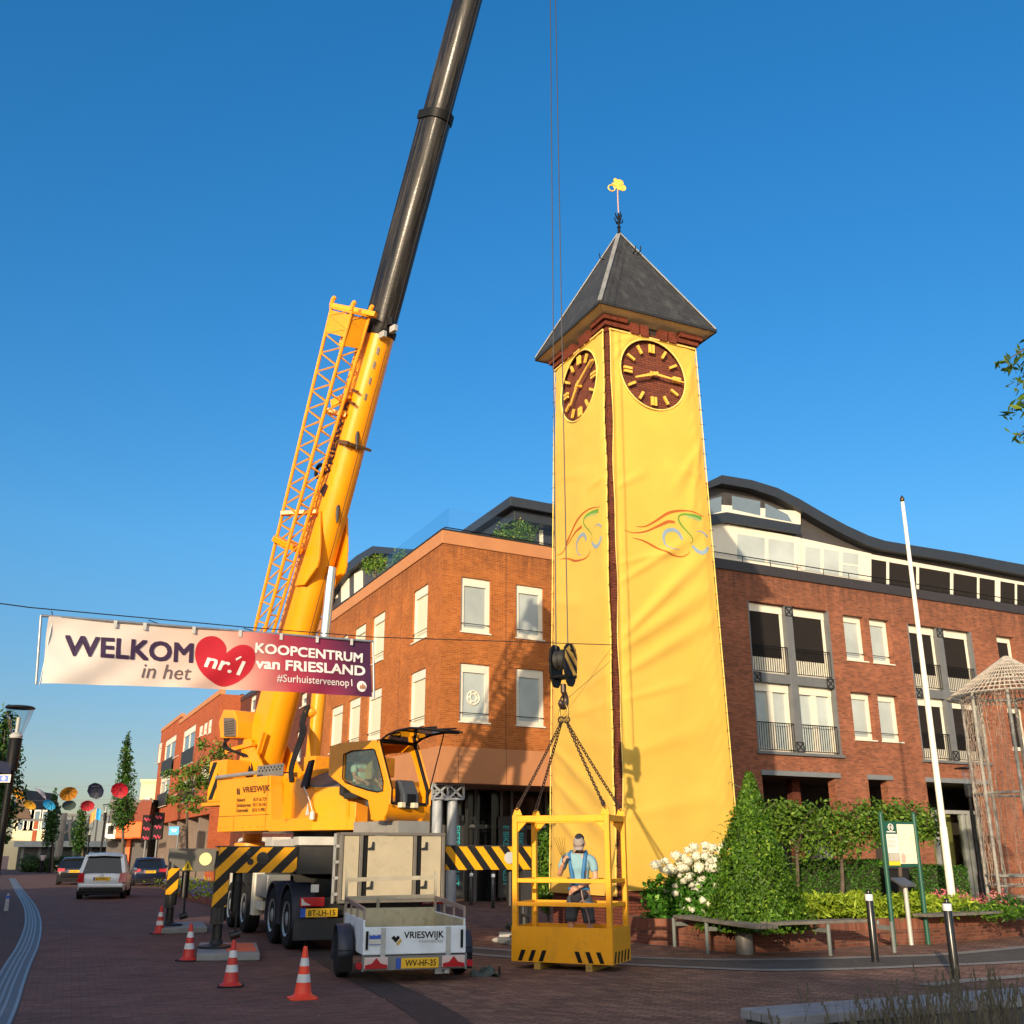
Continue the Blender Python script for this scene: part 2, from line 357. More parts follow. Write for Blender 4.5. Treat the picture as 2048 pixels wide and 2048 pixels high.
def strip(m, line, w0, w1, z):
    """a ribbon on the ground from w0 to w1 sideways of the line"""
    vs = []; n = len(line)
    for i, p in enumerate(line):
        t = (line[min(i+1, n-1)]-line[max(i-1, 0)]); t.z = 0; t.normalize(); s = V((t.y, -t.x, 0))
        a = p+s*w0; b = p+s*w1; vs += [V((a.x, a.y, z)), V((b.x, b.y, z))]
    m.add(vs, [[2*i, 2*i+1, 2*i+3, 2*i+2] for i in range(n-1)])
seam = smooth_line(seam); drainc = smooth_line(drainc)
road_pts = [seam[0]+V((0, -12, 0))]+seam+[V((-14, 60, 0)), V((-40, 125, 0)), V((-62, 125, 0))]+drainc[::-1]+[drainc[0]+V((2, -12, 0))]
sheet('street', road_pts, .004, PV_ROAD)
sheet('pavement', [V((-200, 130, 0)), V((-62, 125, 0))]+drainc[::-1]+[drainc[0]+V((2, -12, 0)), V((-200, -12, 0))], .005, PV_WALK)
m = MB(); strip(m, seam, -.10, .42, .009); m.build('gutter', paver('gutter_pavers', '#4a3d3a', '#413633', '#2e2725', .21, .07, R(70), .15), kind='structure')
m = MB(); strip(m, drainc, -.2, .2, .012); m.build('drain_channel', M('drain_stone', (.085, .095, .115, 1), .6, var=.15, vs=6), kind='structure')
m = MB()
for k in (-.19, .155): strip(m, drainc, k, k+.035, .016)
for k in (-.10, -.03, .04): strip(m, drainc, k, k+.028, .015)
m.build('drain_grate', M('drain_rim', (.20, .21, .24, 1), .45, .3), kind='structure')
la = smooth_line([at_z(*q) for q in ((860, 1876), (928, 1894), (1100, 1906), (1259, 1915), (1416, 1920), (1532, 1920), (1648, 1918), (1765, 1914), (1881, 1910), (2048, 1895), (2300, 1870))])
lb = smooth_line([at_z(*q) for q in ((850, 1888), (928, 1907), (1100, 1920), (1243, 1929), (1416, 1937), (1532, 1941), (1687, 1939), (1842, 1933), (2048, 1924), (2300, 1905))])
lc = smooth_line([at_z(*q) for q in ((1850, 1972), (1939, 1962), (2048, 1953), (2300, 1930))])
sheet('grey_paving_band', la+lb[::-1], .005, PV_GREY)
m = MB()
for ln in (la, lb, lc): strip(m, ln, -.13, .13, .010)
m.build('stone_paving_strips', BANDL, kind='structure')
def wbox(m, W, s0, s1, z0, z1, o0, o1):
    m.para(W.pt(s0, z0, o0), W.d*(s1-s0), W.n*(o1-o0), V((0, 0, z1-z0)))
def facade(m, W, s0, s1, z0, z1, holes, depth=.16, o=0.0):
    """a wall face with real openings and reveals; holes = (s0, s1, z0, z1)"""
    S = sorted({s0, s1}|{x for h in holes for x in h[:2]}); Z = sorted({z0, z1}|{x for h in holes for x in h[2:]})
    S = [x for x in S if s0-1e-6 <= x <= s1+1e-6]; Z = [x for x in Z if z0-1e-6 <= x <= z1+1e-6]
    fl = W.d.cross(V((0, 0, 1))).dot(W.n) > 0
    for i in range(len(S)-1):
        for j in range(len(Z)-1):
            cs = (S[i]+S[i+1])/2; cz = (Z[j]+Z[j+1])/2
            if any(h[0] < cs < h[1] and h[2] < cz < h[3] for h in holes): continue
            q = [W.pt(S[i], Z[j], o), W.pt(S[i+1], Z[j], o), W.pt(S[i+1], Z[j+1], o), W.pt(S[i], Z[j+1], o)]
            m.poly(q if fl else q[::-1])
    for h in holes:
        c = [(h[0], h[2]), (h[1], h[2]), (h[1], h[3]), (h[0], h[3])]
        for k in range(4):
            a, b = c[k], c[(k+1) % 4]
            q = [W.pt(a[0], a[1], o), W.pt(a[0], a[1], o-depth), W.pt(b[0], b[1], o-depth), W.pt(b[0], b[1], o)]
            m.poly(q if fl else q[::-1])
def window(W, h, par, o=-.10, frame=.10, box=.16, mull=0, pane=None, rail=True, name='window', fm=None, shutter=False, pd=.05):
    """white frame with shutter box, pane and guard rail: window > pane, guard_rail"""
    s0, s1, z0, z1 = h; m = MB(); fm = fm or WHITE; e = .002
    wbox(m, W, s0+e, s0+frame, z0+e, z1-e, o-.06, o); wbox(m, W, s1-frame, s1-e, z0+e, z1-e, o-.06, o)
    wbox(m, W, s0+frame, s1-frame, z1-box, z1-e, o-.06, o+.01); wbox(m, W, s0+frame, s1-frame, z0+e, z0+frame, o-.06, o)
    for k in range(mull):
        c = s0+(s1-s0)*(k+1)/(mull+1); wbox(m, W, c-frame*.4, c+frame*.4, z0+frame, z1-box, o-.055, o-.005)
    wbox(m, W, s0-.03, s1+.03, z0-.05, z0-.003, -.02, .05)
    wd = m.build(name, fm, par)
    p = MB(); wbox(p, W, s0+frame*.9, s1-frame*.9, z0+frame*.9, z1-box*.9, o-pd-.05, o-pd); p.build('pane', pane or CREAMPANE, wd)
    if rail:
        r = MB(); zz = z0+.30
        r.tube(W.pt(s0+.04, zz, o+.07), W.pt(s1-.04, zz, o+.07), .014, n=6)
        r.tube(W.pt(s0+.04, zz, o+.07), W.pt(s0+.04, zz, o-.02), .012, n=6); r.tube(W.pt(s1-.04, zz, o+.07), W.pt(s1-.04, zz, o-.02), .012, n=6)
        r.build('guard_rail', BLACK, wd)
    return wd
def railing(m, W, s0, s1, z0, z1, o, gap=.11, r=.009):
    m.tube(W.pt(s0, z1, o), W.pt(s1, z1, o), .02, n=6); m.tube(W.pt(s0, z0, o), W.pt(s1, z0, o), .015, n=6)
    n = max(2, int((s1-s0)/gap))
    for k in range(n+1): wbox(m, W, s0+(s1-s0)*k/n-r, s0+(s1-s0)*k/n+r, z0, z1, o-.008, o+.008)
def pxp(W, pts, o=0.0): return [W.at(u, v, o) for u, v in pts]
def px_hole(W, x0, x1, y0, y1, o=0.0):
    """opening measured on the photograph at its middle lines"""
    xm, ym = (x0+x1)/2, (y0+y1)/2
    return (W.loc(x0, ym, o)[0], W.loc(x1, ym, o)[0], W.loc(xm, y1, o)[1], W.loc(xm, y0, o)[1])
# ---------------------------------------------------------------- corner office of orange brick
WR = Wall((-2.5, 36), 60.5); WL = Wall((-2.5, 36), -25, -1)
A = thing('brick_office', (-2.5, 36, 0), 'orange brick corner office building with white windows above an open ground floor on grey pillars', 'building')
ZB, ZF, ZT, ZC = 3.94, 5.15, 12.35, 12.85; LR, LL = 13.5, 17.5
sx = lambda x, y: 640+x*.383
hr = [px_hole(WR, 922, 981, 1157, 1265), px_hole(WR, 1032, 1087, 1172, 1273), px_hole(WR, 918, 980, 1328, 1444), px_hole(WR, 1032, 1090, 1340, 1448)]
hr = [(hr[0][0], hr[0][1], hr[0][2], hr[0][3]), (hr[1][0], hr[1][1], hr[0][2], hr[0][3]), (hr[0][0], hr[0][1], hr[2][2], hr[2][3]), (hr[1][0], hr[1][1], hr[2][2], hr[2][3])]
wl_u = [(826, 855), (745, 769), (709, 731), (676, 695)]; wl_l = [(819, 850), (735, 762), (697, 720), (662, 685)]
hl = []
for (a, b), ym, ref in [(q, y, hr[0]) for q, y in zip(wl_u, (1220, 1255, 1272, 1290))]+[(q, y, hr[2]) for q, y in zip(wl_l, (1395, 1415, 1425, 1435))]:
    hl.append((WL.loc(b, ym)[0], WL.loc(a, ym)[0], ref[2], ref[3]))
m = MB(); facade(m, WR, 0, LR, ZF, ZT, hr, .22); facade(m, WL, 0, LL, ZF, ZT, hl, .22)
bk = WL.pt(LL, 0)+WR.d*LR
m.poly([WR.pt(LR, ZB), bk+V((0, 0, ZB)), bk+V((0, 0, ZT)), WR.pt(LR, ZT)]); m.poly([WL.pt(LL, ZT), bk+V((0, 0, ZT)), bk+V((0, 0, ZB)), WL.pt(LL, ZB)])
m.build('wall', BR_A, A)
def ringpoly(m, o, z0, z1, i):
    """band round the two street fronts, o proud of the brick, i inwards"""
    c = lambda k: WR.p+(WR.n+WL.n)*k*(1/(1+WR.n.dot(WL.n)))
    pts = [WL.pt(LL, 0, o), c(o), WR.pt(LR, 0, o), WR.pt(LR, 0, -i), c(-i), WL.pt(LL, 0, -i)]
    m.prism([p+V((0, 0, z0)) for p in pts], (0, 0, z1-z0))
m = MB(); ringpoly(m, .04, ZB, ZF, .5); m.build('fascia', PEACH, A, bevel=.01)
m = MB(); ringpoly(m, .05, ZT, ZC, .6); m.build('coping', PEACH, A, bevel=.015)
m = MB(); ringpoly(m, .075, ZC+.003, ZC+.05, .65); m.build('parapet_cap', DARKM, A)
m = MB(); m.poly([WL.pt(LL, ZB+.02), WR.pt(0, ZB+.02), WR.pt(LR, ZB+.02), bk+V((0, 0, ZB+.02))]); m.poly([WL.pt(LL, ZT), WR.pt(0, ZT), WR.pt(LR, ZT), bk+V((0, 0, ZT))]); m.build('floor_slab', M('soffit', (.16, .12, .10, 1), .8), A)
for i, h in enumerate(hr):
    wd = window(WR, h, A, frame=.16, box=.30, o=-.08)
    if i == 2: m = MB(); c = WR.pt((h[0]+h[1])/2+.0, h[2]+(h[3]-h[2])*.42, -.12); m.ring(c, .24, .03, WR.n, 24, 5); m.ring(c, .13, .03, WR.n, 18, 5); [m.ball(c+(WR.d*math.cos(k*1.05)+UPV*math.sin(k*1.05))*.19, .045, 6, 4) for k in range(6)]; m.build('window_ornament', WHITE, wd)
for i, h in enumerate(hl): window(WL, h, A, frame=.15, box=.34, o=-.07, pane=SHUT, pd=.05)
m = MB()
for s_ in (2.62, 6.4): wbox(m, WR, s_-.012, s_+.012, ZF, ZT, .0005, .003)
for s_ in (4.4, 9.0): wbox(m, WL, s_-.012, s_+.012, ZF, ZT, .0005, .003)
for s_ in (.75, 2.62, 5.0): wbox(m, WR, s_-.008, s_+.008, ZB, ZF, .0405, .043)
m.each('expansion_joint', M('joint_seal', (.10, .05, .03, 1), .9), A)
# open ground floor: set back shop front, pillars in pairs under lattice heads
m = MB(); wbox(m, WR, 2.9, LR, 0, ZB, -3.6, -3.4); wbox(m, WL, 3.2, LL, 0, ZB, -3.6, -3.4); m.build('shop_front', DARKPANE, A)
m = MB()
for s in (3.2, 4.3, 4.75, 6.3, 7.0, 8.1, 9.4, 10.6, 12): wbox(m, WR, s-.06, s+.06, 0, ZB, -3.395, -3.33)
for s in (4.5, 6, 8, 10, 12, 14): wbox(m, WL, s-.06, s+.06, 0, ZB, -3.395, -3.33)
wbox(m, WR, 2.9, LR, 2.55, 2.7, -3.395, -3.34); m.each('mullion', FRAMEG, A)
TEAL = M('teal_lettering', (.03, .42, .45, 1), .5, var=0)
for u, tx in ((913, 'FIETSSPECIALIST'), (1011, 'E BIKE SPECIALIST'), (1040, 'E BIKE')):
    s, z1 = WR.loc(u, 1652, -3.0); z0 = WR.loc(u, 1772 if len(tx) > 8 else 1700, -3.0)[1]
    p = MB(); wbox(p, WR, s-.30, s+.30, .12, 3.0, -3.06, -3.0); sp = p.build('sign_panel', M('shop_sign_panel', (.035, .036, .038, 1), .5), A)
    t = MB(); t.text(tx, WR.pt(s-.10, z1, -3.0), V((0, 0, -1)), WR.d, w=z1-z0, h=.24, bold=.02, depth=.006); t.build('lettering', TEAL, sp)
for s, side in ((.55, WR), (8.2, WR), (7.5, WL)):
    p = side.pt(s, 0, -.55); m = MB()
    for k in (-.36, .36): m.tube(p+side.d*k*.8, p+side.d*k*.8+V((0, 0, ZB-.52)), .17, n=16)
    pl = m.build('pillar', M('pale_grey_steel', (.33, .35, .37, 1), .5), A, smooth=40)
    m = MB(); zb, zt = ZB-.5, ZB-.02
    for a, b in (((-.6, zb), (.6, zb)), ((-.6, zt), (.6, zt)), ((-.6, zb), (0, zt)), ((0, zb), (-.6, zt)), ((0, zb), (.6, zt)), ((.6, zb), (0, zt)), ((-.6, zb), (-.6, zt)), ((.6, zb), (.6, zt)), ((0, zb), (0, zt))):
        for q in (-.22, .22): m.bar(p+side.d*a[0]+side.n*q+V((0, 0, a[1])), p+side.d*b[0]+side.n*q+V((0, 0, b[1])), .05, .06)
    m.build('pillar_head', M('pale_grey_steel'), pl)
# roof terrace: dark penthouse roofs, glass balustrade
DROOF = M('dark_roof_edge', (.026, .031, .040, 1), .45, var=.08); DPANEL = M('dark_cladding', (.06, .055, .055, 1), .5, var=.1)
def roof_slab(m, c, zt, th, lr, ll):
    a = c+WR.d*lr; b = c+WL.d*ll; d = a+WL.d*ll
    m.prism([V((q.x, q.y, zt-th)) for q in (b, c, a, d)], (0, 0, th))
PW = Wall(WR.pt(0, 0, -3.0), 60.5); c = PW.at(1021, 992); zt = c.z
m = MB(); roof_slab(m, c, zt, .42, 12, 7.5); roof_slab(m, c-WR.n*.35-WL.n*.35, zt-.423, .45, 11.6, 7.1); m.build('penthouse_roof', DROOF, A, bevel=.02)
m = MB(); c2 = c-WR.n*1.1-WL.n*1.1; a = c2+WR.d*10; b = c2+WL.d*6
m.prism([V((q.x, q.y, ZT)) for q in (b, c2, a, a+WL.d*6)], (0, 0, zt-.88-ZT)); pn = m.build('penthouse_wall', M('dark_penthouse_glass', (.035, .03, .028, 1), .12), A)
m = MB()
for k in (0.9, 2.2, 4.0): wbox(m, Wall(c2, 60.5), k, k+.16, ZT, zt-.9, .004, .06)
m.build('frame', WHITE, pn)
PL = Wall(WL.pt(0, 0, -3.0), -25, -1)
pts = pxp(PL, [(640, 1215), (660, 1168), (684, 1136), (712, 1112), (745, 1092), (815, 1098), (880, 1100), (880, 1113), (818, 1110), (748, 1106), (716, 1126), (690, 1150), (668, 1180), (650, 1222)])
m = MB(); m.prism(pts, -PL.n*5); m.build('curved_penthouse_roof', DROOF, A)
m = MB(); m.prism(pxp(PL, [(640, 1250), (668, 1180), (690, 1150), (716, 1126), (748, 1106), (818, 1110), (880, 1113), (880, 1200)], -.35), -PL.n*4); pn = m.build('curved_penthouse_wall', DPANEL, A)
for x0, x1, yt in ((662, 674, 1190), (682, 697, 1165), (708, 724, 1148)):
    q = [PL.at(x0, 1205, -.3), PL.at(x1, 1195, -.3), PL.at(x1, yt-8, -.3), PL.at(x0, yt, -.3)]; m = MB(); m.prism(q, -PL.n*.06); m.build('frame', WHITE, pn)
GL = glass('balustrade_glass', (.95, .975, .985, 1), refl=.12, fres=.12)
m = MB(); wbox(m, WR, .3, LR, ZC+.06, ZC+1.0, -.32, -.31); wbox(m, WL, .3, 7.5, ZC+.06, ZC+1.0, -.32, -.31); bl = m.build('glass_balustrade', GL, A)
m = MB(); m.tube(WR.pt(.2, ZC+.22, -.28), WR.pt(LR, ZC+.22, -.28), .02, n=6); m.tube(WR.pt(.2, ZC+.22, -.28), WL.pt(7.5, ZC+.22, -.28), .02, n=6); m.build('rail', BLACK, bl)
# ---------------------------------------------------------------- brown house front and the orange block farther down the street
A2 = thing('brown_house', WL.pt(20, 0), 'dark brown brick house front standing behind the crane boom, next to the orange office', 'building')
W2 = Wall(WL.pt(0, 0, -.5), -25, -1); h2 = []
for x0, x1, y0, y1 in ((455, 480, 1398, 1440), (500, 511, 1392, 1424), (601, 613, 1386, 1412), (591, 602, 1463, 1522), (636, 648, 1445, 1518), (486, 496, 1470, 1500)):
    h = px_hole(W2, x1, x0, y0, y1); h2.append((min(h[:2]), max(h[:2]), h[2], h[3]))
h2 = [h for h in h2 if h[0] > 17.6]
m = MB(); facade(m, W2, 17.4, 62, 0, 11.6, h2, .2); wbox(m, W2, 17.4, 62, 0, 11.5, -8, -.25); m.build('wall', BR_2, A2)
m = MB(); wbox(m, W2, 17.4, 62, 11.6, 11.9, -.3, .05); m.build('roof_edge', DROOF, A2)
for h in h2: window(W2, h, A2, frame=.18, box=.3, pane=BLUEPANE, rail=False)
W3 = Wall(WL.pt(0, 0, .9), -25, -1)
s_r = W3.loc(432, 1500)[0]; s_m = W3.loc(354, 1500)[0]; s_l = W3.loc(313, 1530)[0]
z3, z3l, z3b = W3.loc(420, 1404)[1], W3.loc(335, 1453)[1], W3.loc(385, 1634)[1]
A3 = thing('orange_apartment_block', W3.pt((s_r+s_l)/2, 0), 'orange brick apartment block with tall white windows behind the small tree left of the crane', 'building')
h3 = []
for x0, x1, y0, y1, kind in ((398, 405, 1452, 1472, 0), (407, 414, 1446, 1468, 0), (416, 423, 1440, 1466, 0), (365, 388, 1458, 1528, 1), (349, 359, 1468, 1512, 0), (366, 388, 1558, 1602, 1), (346, 355, 1545, 1590, 0), (325, 345, 1478, 1548, 1), (313, 319, 1487, 1525, 0), (316, 334, 1552, 1612, 1), (402, 424, 1530, 1560, 0)):
    h = px_hole(W3, x1, x0, y0, y1); h3.append(((min(h[:2]), max(h[:2]), h[2], h[3]), kind))
m = MB(); facade(m, W3, s_r, s_m, z3b, z3, [h for h, k in h3 if h[1] < s_m], .2); facade(m, W3, s_m, s_l, z3b, z3l, [h for h, k in h3 if h[0] > s_m], .2, -.15)
wbox(m, W3, s_r, s_m, z3b, z3-.01, -9, -.3); wbox(m, W3, s_m, s_l, z3b, z3l-.01, -9, -.5); wbox(m, W3, s_r-.01, s_r+.3, 0, z3, -3, -.001)
m.build('wall', BR_3, A3)
m = MB(); wbox(m, W3, s_r, s_m, z3, z3+.35, -.3, .06); wbox(m, W3, s_m+.01, s_l, z3l, z3l+.3, -.4, -.08); m.build('parapet', PEACH, A3)
for h, k in h3:
    wd = window(W3, h, A3, o=-.05 if h[1] < s_m else -.2, frame=.22, box=.5, pane=(BLUEPANE if k else SHUT), rail=False, mull=1 if k else 0)
    if k:
        m = MB(); r0 = h[2]; wbox(m, W3, h[0], h[1], r0, r0+(h[3]-h[2])*.42, -.01, .03); m.build('balcony_screen', DARKM, wd)
m = MB(); wbox(m, W3, s_r+.1, s_l, 0, z3b, -1.6, -1.2); m.build('shop_front', M('taupe_panel', (.14, .11, .09, 1), .7), A3)
m = MB()
for k in range(7): q = s_r+.3+(s_l-s_r-.9)*k/6; wbox(m, W3, q, q+.7, 0, z3b, -1.19, -.25)
m.each('pier', M('taupe_pier', (.20, .15, .12, 1), .8), A3)
# ---------------------------------------------------------------- apartment house on the right
WB = Wall((9.4, 38), 62.5)
qx = lambda x, y: (1400+x*.3985, 930+y*.3985)
def bq(x, y, o=0.0): return WB.loc(*qx(x, y), o)
B = thing('brick_apartment_house', WB.pt(6, 0), 'red brown brick apartment house behind the garden, with wavy dark roof and white penthouse', 'building')
sL, sR = WB.loc(1405, 1400)[0], WB.loc(2048, 1400)[0]+9
zf0, zf1 = bq(95, 520)[1], bq(95, 470)[1]
zl = bq(520, 1540)[1]; zl0 = bq(520, 1565)[1]
def bhole(l, r, t, b): return (bq(l, (t+b)/2)[0], bq(r, (t+b)/2)[0], bq((l+r)/2, b)[1], bq((l+r)/2, t)[1])
bay1 = (bq(260, 1000)[0], bq(668, 1000)[0], bq(520, 1447)[1], bq(440, 706)[1])
bay2 = (bq(1075, 1100)[0], bq(1395, 1100)[0], bq(1280, 1487)[1], bq(1200, 816)[1])
z_u0, z_u1 = bq(780, 980)[1], bq(770, 757)[1]; z_l0, z_l1 = bq(820, 1378)[1], bq(820, 1143)[1]
sm = []
for l, r in ((728, 830), (858, 958)): a, b = bq(l, 870)[0], bq(r, 870)[0]; sm += [(a, b, z_u0, z_u1, 1), (a, b, z_l0, z_l1, 1)]
a = bq(1500, 950)[0]; dS = sm[0][1]-sm[0][0]
sm += [(a, a+dS, z_u0, z_u1, 0), (a, a+dS, z_l0, z_l1, 0)]
sh = bay2[0]-bay1[0]
g1 = (bq(318, 1650)[0], bq(682, 1650)[0], 0, zl0); g2 = (bq(850, 1640)[0], bq(945, 1640)[0], 0, zl0); g3 = (bq(1148, 1700)[0], bq(1440, 1700)[0], .12, zl0)
bay3 = (bay2[0]+sh, bay2[1]+sh, bay2[2], bay2[3])
m = MB(); facade(m, WB, sL, sR, 0, zf0, [bay1, bay2, bay3]+[h[:4] for h in sm]+[g1, g2, g3], .35)
wbox(m, WB, sL, sR, zf0-.3, zf0-.01, -9, -.36); m.poly([WB.pt(sL, 0), WB.pt(sL, zf0), WB.pt(sL, zf0, -9), WB.pt(sL, 0, -9)])
m.build('wall', BR_B, B)
m = MB(); wbox(m, WB, sL, sR, zf0, zf1, -1.2, .07); m.build('cornice', M('brown_black_fascia', (.035, .030, .030, 1), .5), B, bevel=.01)
m = MB()
for g in (g1, g2, g3): wbox(m, WB, g[0]-.05, g[1]+.25, zl0, zl, -.3, .09)
m.each('lintel', GREYM, B, bevel=.01)
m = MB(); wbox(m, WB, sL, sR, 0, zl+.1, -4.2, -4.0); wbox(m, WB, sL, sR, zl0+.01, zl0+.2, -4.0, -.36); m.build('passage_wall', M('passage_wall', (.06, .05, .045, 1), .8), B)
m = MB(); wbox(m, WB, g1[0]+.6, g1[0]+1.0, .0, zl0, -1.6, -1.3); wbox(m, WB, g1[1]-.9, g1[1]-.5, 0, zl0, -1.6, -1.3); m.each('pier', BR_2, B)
# entrance: white transom, glass doors
m = MB(); z0 = bq(1300, 1752, -1.2)[1]; d0, d1 = bq(1180, 1820, -1.2)[0], bq(1412, 1820, -1.2)[0]; wbox(m, WB, d0, d1, z0, z0+.14, -1.3, -1.15)
for k in (0, .60, .72, .96): wbox(m, WB, d0+(d1-d0)*k, d0+(d1-d0)*k+.11, .14, z0, -1.3, -1.15)
ent = m.build('entrance_front', M('silver_grey_frame', (.36, .37, .38, 1), .45, .2), B)
m = MB(); wbox(m, WB, d0, d1, .14, z0, -1.27, -1.25); m.build('pane', glass('door_glass', (.86, .9, .82, 1), refl=.2, fres=.5), ent)
m = MB(); wbox(m, WB, d0-.6, d0+(d1-d0)*.7, .14, z0, -2.1, -2.0); m.build('inner_wall', M('lobby_wall', '#d9cf86', .8), ent)
m = MB(); wbox(m, WB, g3[0]-.2, g3[1]+.6, 0, .14, -3, .9); m.build('doorstep', M('doorstep_stone', (.25, .22, .19, 1), .8), B)
for h in sm:
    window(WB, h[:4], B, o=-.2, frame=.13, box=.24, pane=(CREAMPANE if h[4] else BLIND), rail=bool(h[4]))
RAILM = BLACK
def bay(h, glazed):
    s0, s1, z0, z1 = h; c = (s0+s1)/2; zm = z0+(z1-z0)*.485
    m = MB(); wbox(m, WB, c-.17, c+.17, z0, z1, -.30, -.02); wbox(m, WB, s0, s1, zm-.17, zm+.17, -.30, -.03); wbox(m, WB, s0, s0+.05, z0, z1, -.3, .02); wbox(m, WB, s1-.05, s1, z0, z1, -.3, .02)
    wbox(m, WB, s0-.08, s1+.08, z0-.10, z0-.003, -.1, .1)
    fr = m.build('bay_frame', M('bay_grey_steel', (.13, .135, .14, 1), .5), B, bevel=.008)
    m = MB()
    for x, z in ((c, z1-.22), (c, z0+.22), (s0+.22, zm), (s1-.22, zm)):
        for q in (-1, 1): m.bar(WB.pt(x-.15, z-.15*q, .0), WB.pt(x+.15, z+.15*q, .0), .03, .03)
        for a, b, e, f in ((-.17, -.17, .17, -.17), (-.17, .17, .17, .17), (-.17, -.17, -.17, .17), (.17, -.17, .17, .17)): m.bar(WB.pt(x+a, z+b, .0), WB.pt(x+e, z+f, .0), .03, .03)
    m.each('cross_brace', DARKM, fr, 6)
    for k, (a, b) in enumerate(((s0+.06, c-.18), (c+.18, s1-.06))):
        for j, (p, q) in enumerate(((z0+.02, zm-.18), (zm+.18, z1-.02))):
            m = MB(); o = -.22; e = .13
            wbox(m, WB, a, b, q-.30, q, o-.08, o+.02); wbox(m, WB, a, a+e*.6, p, q-.3, o-.08, o); wbox(m, WB, b-e, b, p, q-.3, o-.08, o); wbox(m, WB, a, b, p, p+.12, o-.08, o)
            lit = glazed and j == 0
            if lit: x = (a+b)/2; wbox(m, WB, x-.13, x+.13, p, q-.3, o-.07, o-.005)
            else: wbox(m, WB, a+e*.6, b-e, p+.12, p+.75, o-.07, o-.03)
            wd = m.build('window', WHITE, B)
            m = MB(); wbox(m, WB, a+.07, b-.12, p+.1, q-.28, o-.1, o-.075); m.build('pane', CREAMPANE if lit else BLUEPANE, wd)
            if not lit: m = MB(); wbox(m, WB, a+.075, b-.135, p+(.62 if j else .45), q-.301, o-.028, o-.015); m.build('sun_screen', BLIND, wd)
            m = MB(); railing(m, WB, a+.01, b-.01, p+.06, p+1.02, -.06, .105); m.build('railing', RAILM, wd)
bay(bay1, True); bay(bay2, False); bay(bay3, False)
# penthouse: white window bands under the curved roof
OP = -.55; WP = Wall(WB.pt(0, 0, OP), 62.5)
def pq(x, y, o=0.0): return WP.at(*qx(x, y), o)
top = [(-160, 120), (40, 85), (110, 50), (260, 75), (390, 115), (500, 170), (620, 240), (740, 305), (850, 355), (930, 380), (1080, 405), (1300, 440), (1626, 500), (1900, 552)]
bot = [(1900, 606), (1626, 552), (1300, 488), (1080, 452), (930, 427), (840, 402), (730, 352), (610, 288), (490, 216), (385, 161), (256, 118), (110, 92), (40, 118), (-160, 165)]
m = MB(); m.prism([pq(x, y, .45) for x, y in top+bot], -WP.n*7)
m.build('curved_roof', DROOF, B)
gab = [(-160, 160)]+[(x, y+4) for x, y in ((40, 112), (110, 86), (256, 112), (385, 155), (490, 210), (610, 282), (730, 346), (840, 396), (930, 421), (1080, 446), (1300, 482), (1626, 546), (1900, 600))]
m = MB(); m.prism([pq(x, y) for x, y in gab]+[pq(1900, 760), pq(-160, 420)], -WP.n*6); m.build('penthouse_wall', DPANEL, B)
def pband(x0, yt0, yb0, x1, yt1, yb1, o0, o1, mat, name, par):
    m = MB(); q = [pq(x0, yb0, o1), pq(x1, yb1, o1), pq(x1, yt1, o1), pq(x0, yt0, o1)]; m.prism(q, -WP.n*(o1-o0)); return m.build(name, mat, par)
# lower band of windows
wb = pband(-160, 240, 440, 505, 365, 535, .002, .30, WHITE, 'white_window_band', B)
for l, r in ((187, 325), (343, 472), (-60, 40)):
    y = lambda x: 345+(x-187)*.155
    yb = lambda x: 470+(x-187)*.15
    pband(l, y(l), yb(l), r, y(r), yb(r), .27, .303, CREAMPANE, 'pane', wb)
wb = pband(505, 366, 540, 860, 445, 600, .002, .18, WHITE, 'white_window_band', B)
for l, r in ((528, 605), (621, 697), (715, 795)):
    y = lambda x: 408+(x-528)*.15
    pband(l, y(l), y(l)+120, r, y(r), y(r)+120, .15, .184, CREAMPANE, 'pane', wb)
pband(715, 492, 500, 795, 504, 512, .184, .20, WHITE, 'transom', wb)
wb = pband(860, 448, 610, 1900, 640, 790, .002, .14, WHITE, 'white_window_band', B)
xs = [850, 935, 950, 1085, 1100, 1255, 1272, 1390, 1403, 1480, 1508, 1580, 1592, 1720, 1735, 1880]
for i in range(0, len(xs), 2):
    y = lambda x: 470+(x-850)*.172
    pband(xs[i], y(xs[i]), y(xs[i])+150, xs[i+1], y(xs[i+1]), y(xs[i+1])+150, .12, .146, BLIND, 'sun_screen', wb)
# upper corner window with its dark sill band
wb = pband(-160, 178, 300, 505, 232, 298, .002, .22, WHITE, 'upper_window', B)
m = MB(); m.prism([pq(*q, .225) for q in ((162, 222), (303, 254), (303, 182), (162, 154))], -WP.n*.03); m.build('pane', BLUEPANE, wb)
m = MB(); m.prism([pq(*q, .225) for q in ((328, 262), (462, 286), (440, 248), (328, 192))], -WP.n*.03); m.build('pane', BLUEPANE, wb)
m = MB(); m.prism([pq(*q, .225) for q in ((-60, 280), (108, 232), (108, 158), (-60, 200))], -WP.n*.03); m.build('pane', BLUEPANE, wb)
m = MB(); m.prism([pq(*q, .5) for q in ((-160, 330), (135, 285), (505, 345), (505, 300), (135, 236), (-160, 280))], -WP.n*.49); m.build('sill_band', DROOF, B)
m = MB(); m.tube(WB.pt(sL, zf1+.28, -.1), WB.pt(sR, zf1+.28, -.1), .02, n=6)
for k in range(16): s = sL+1+k*1.35; m.tube(WB.pt(s, zf1, -.1), WB.pt(s, zf1+.28, -.1), .014, n=5)
m.build('roof_rail', BLACK, B)
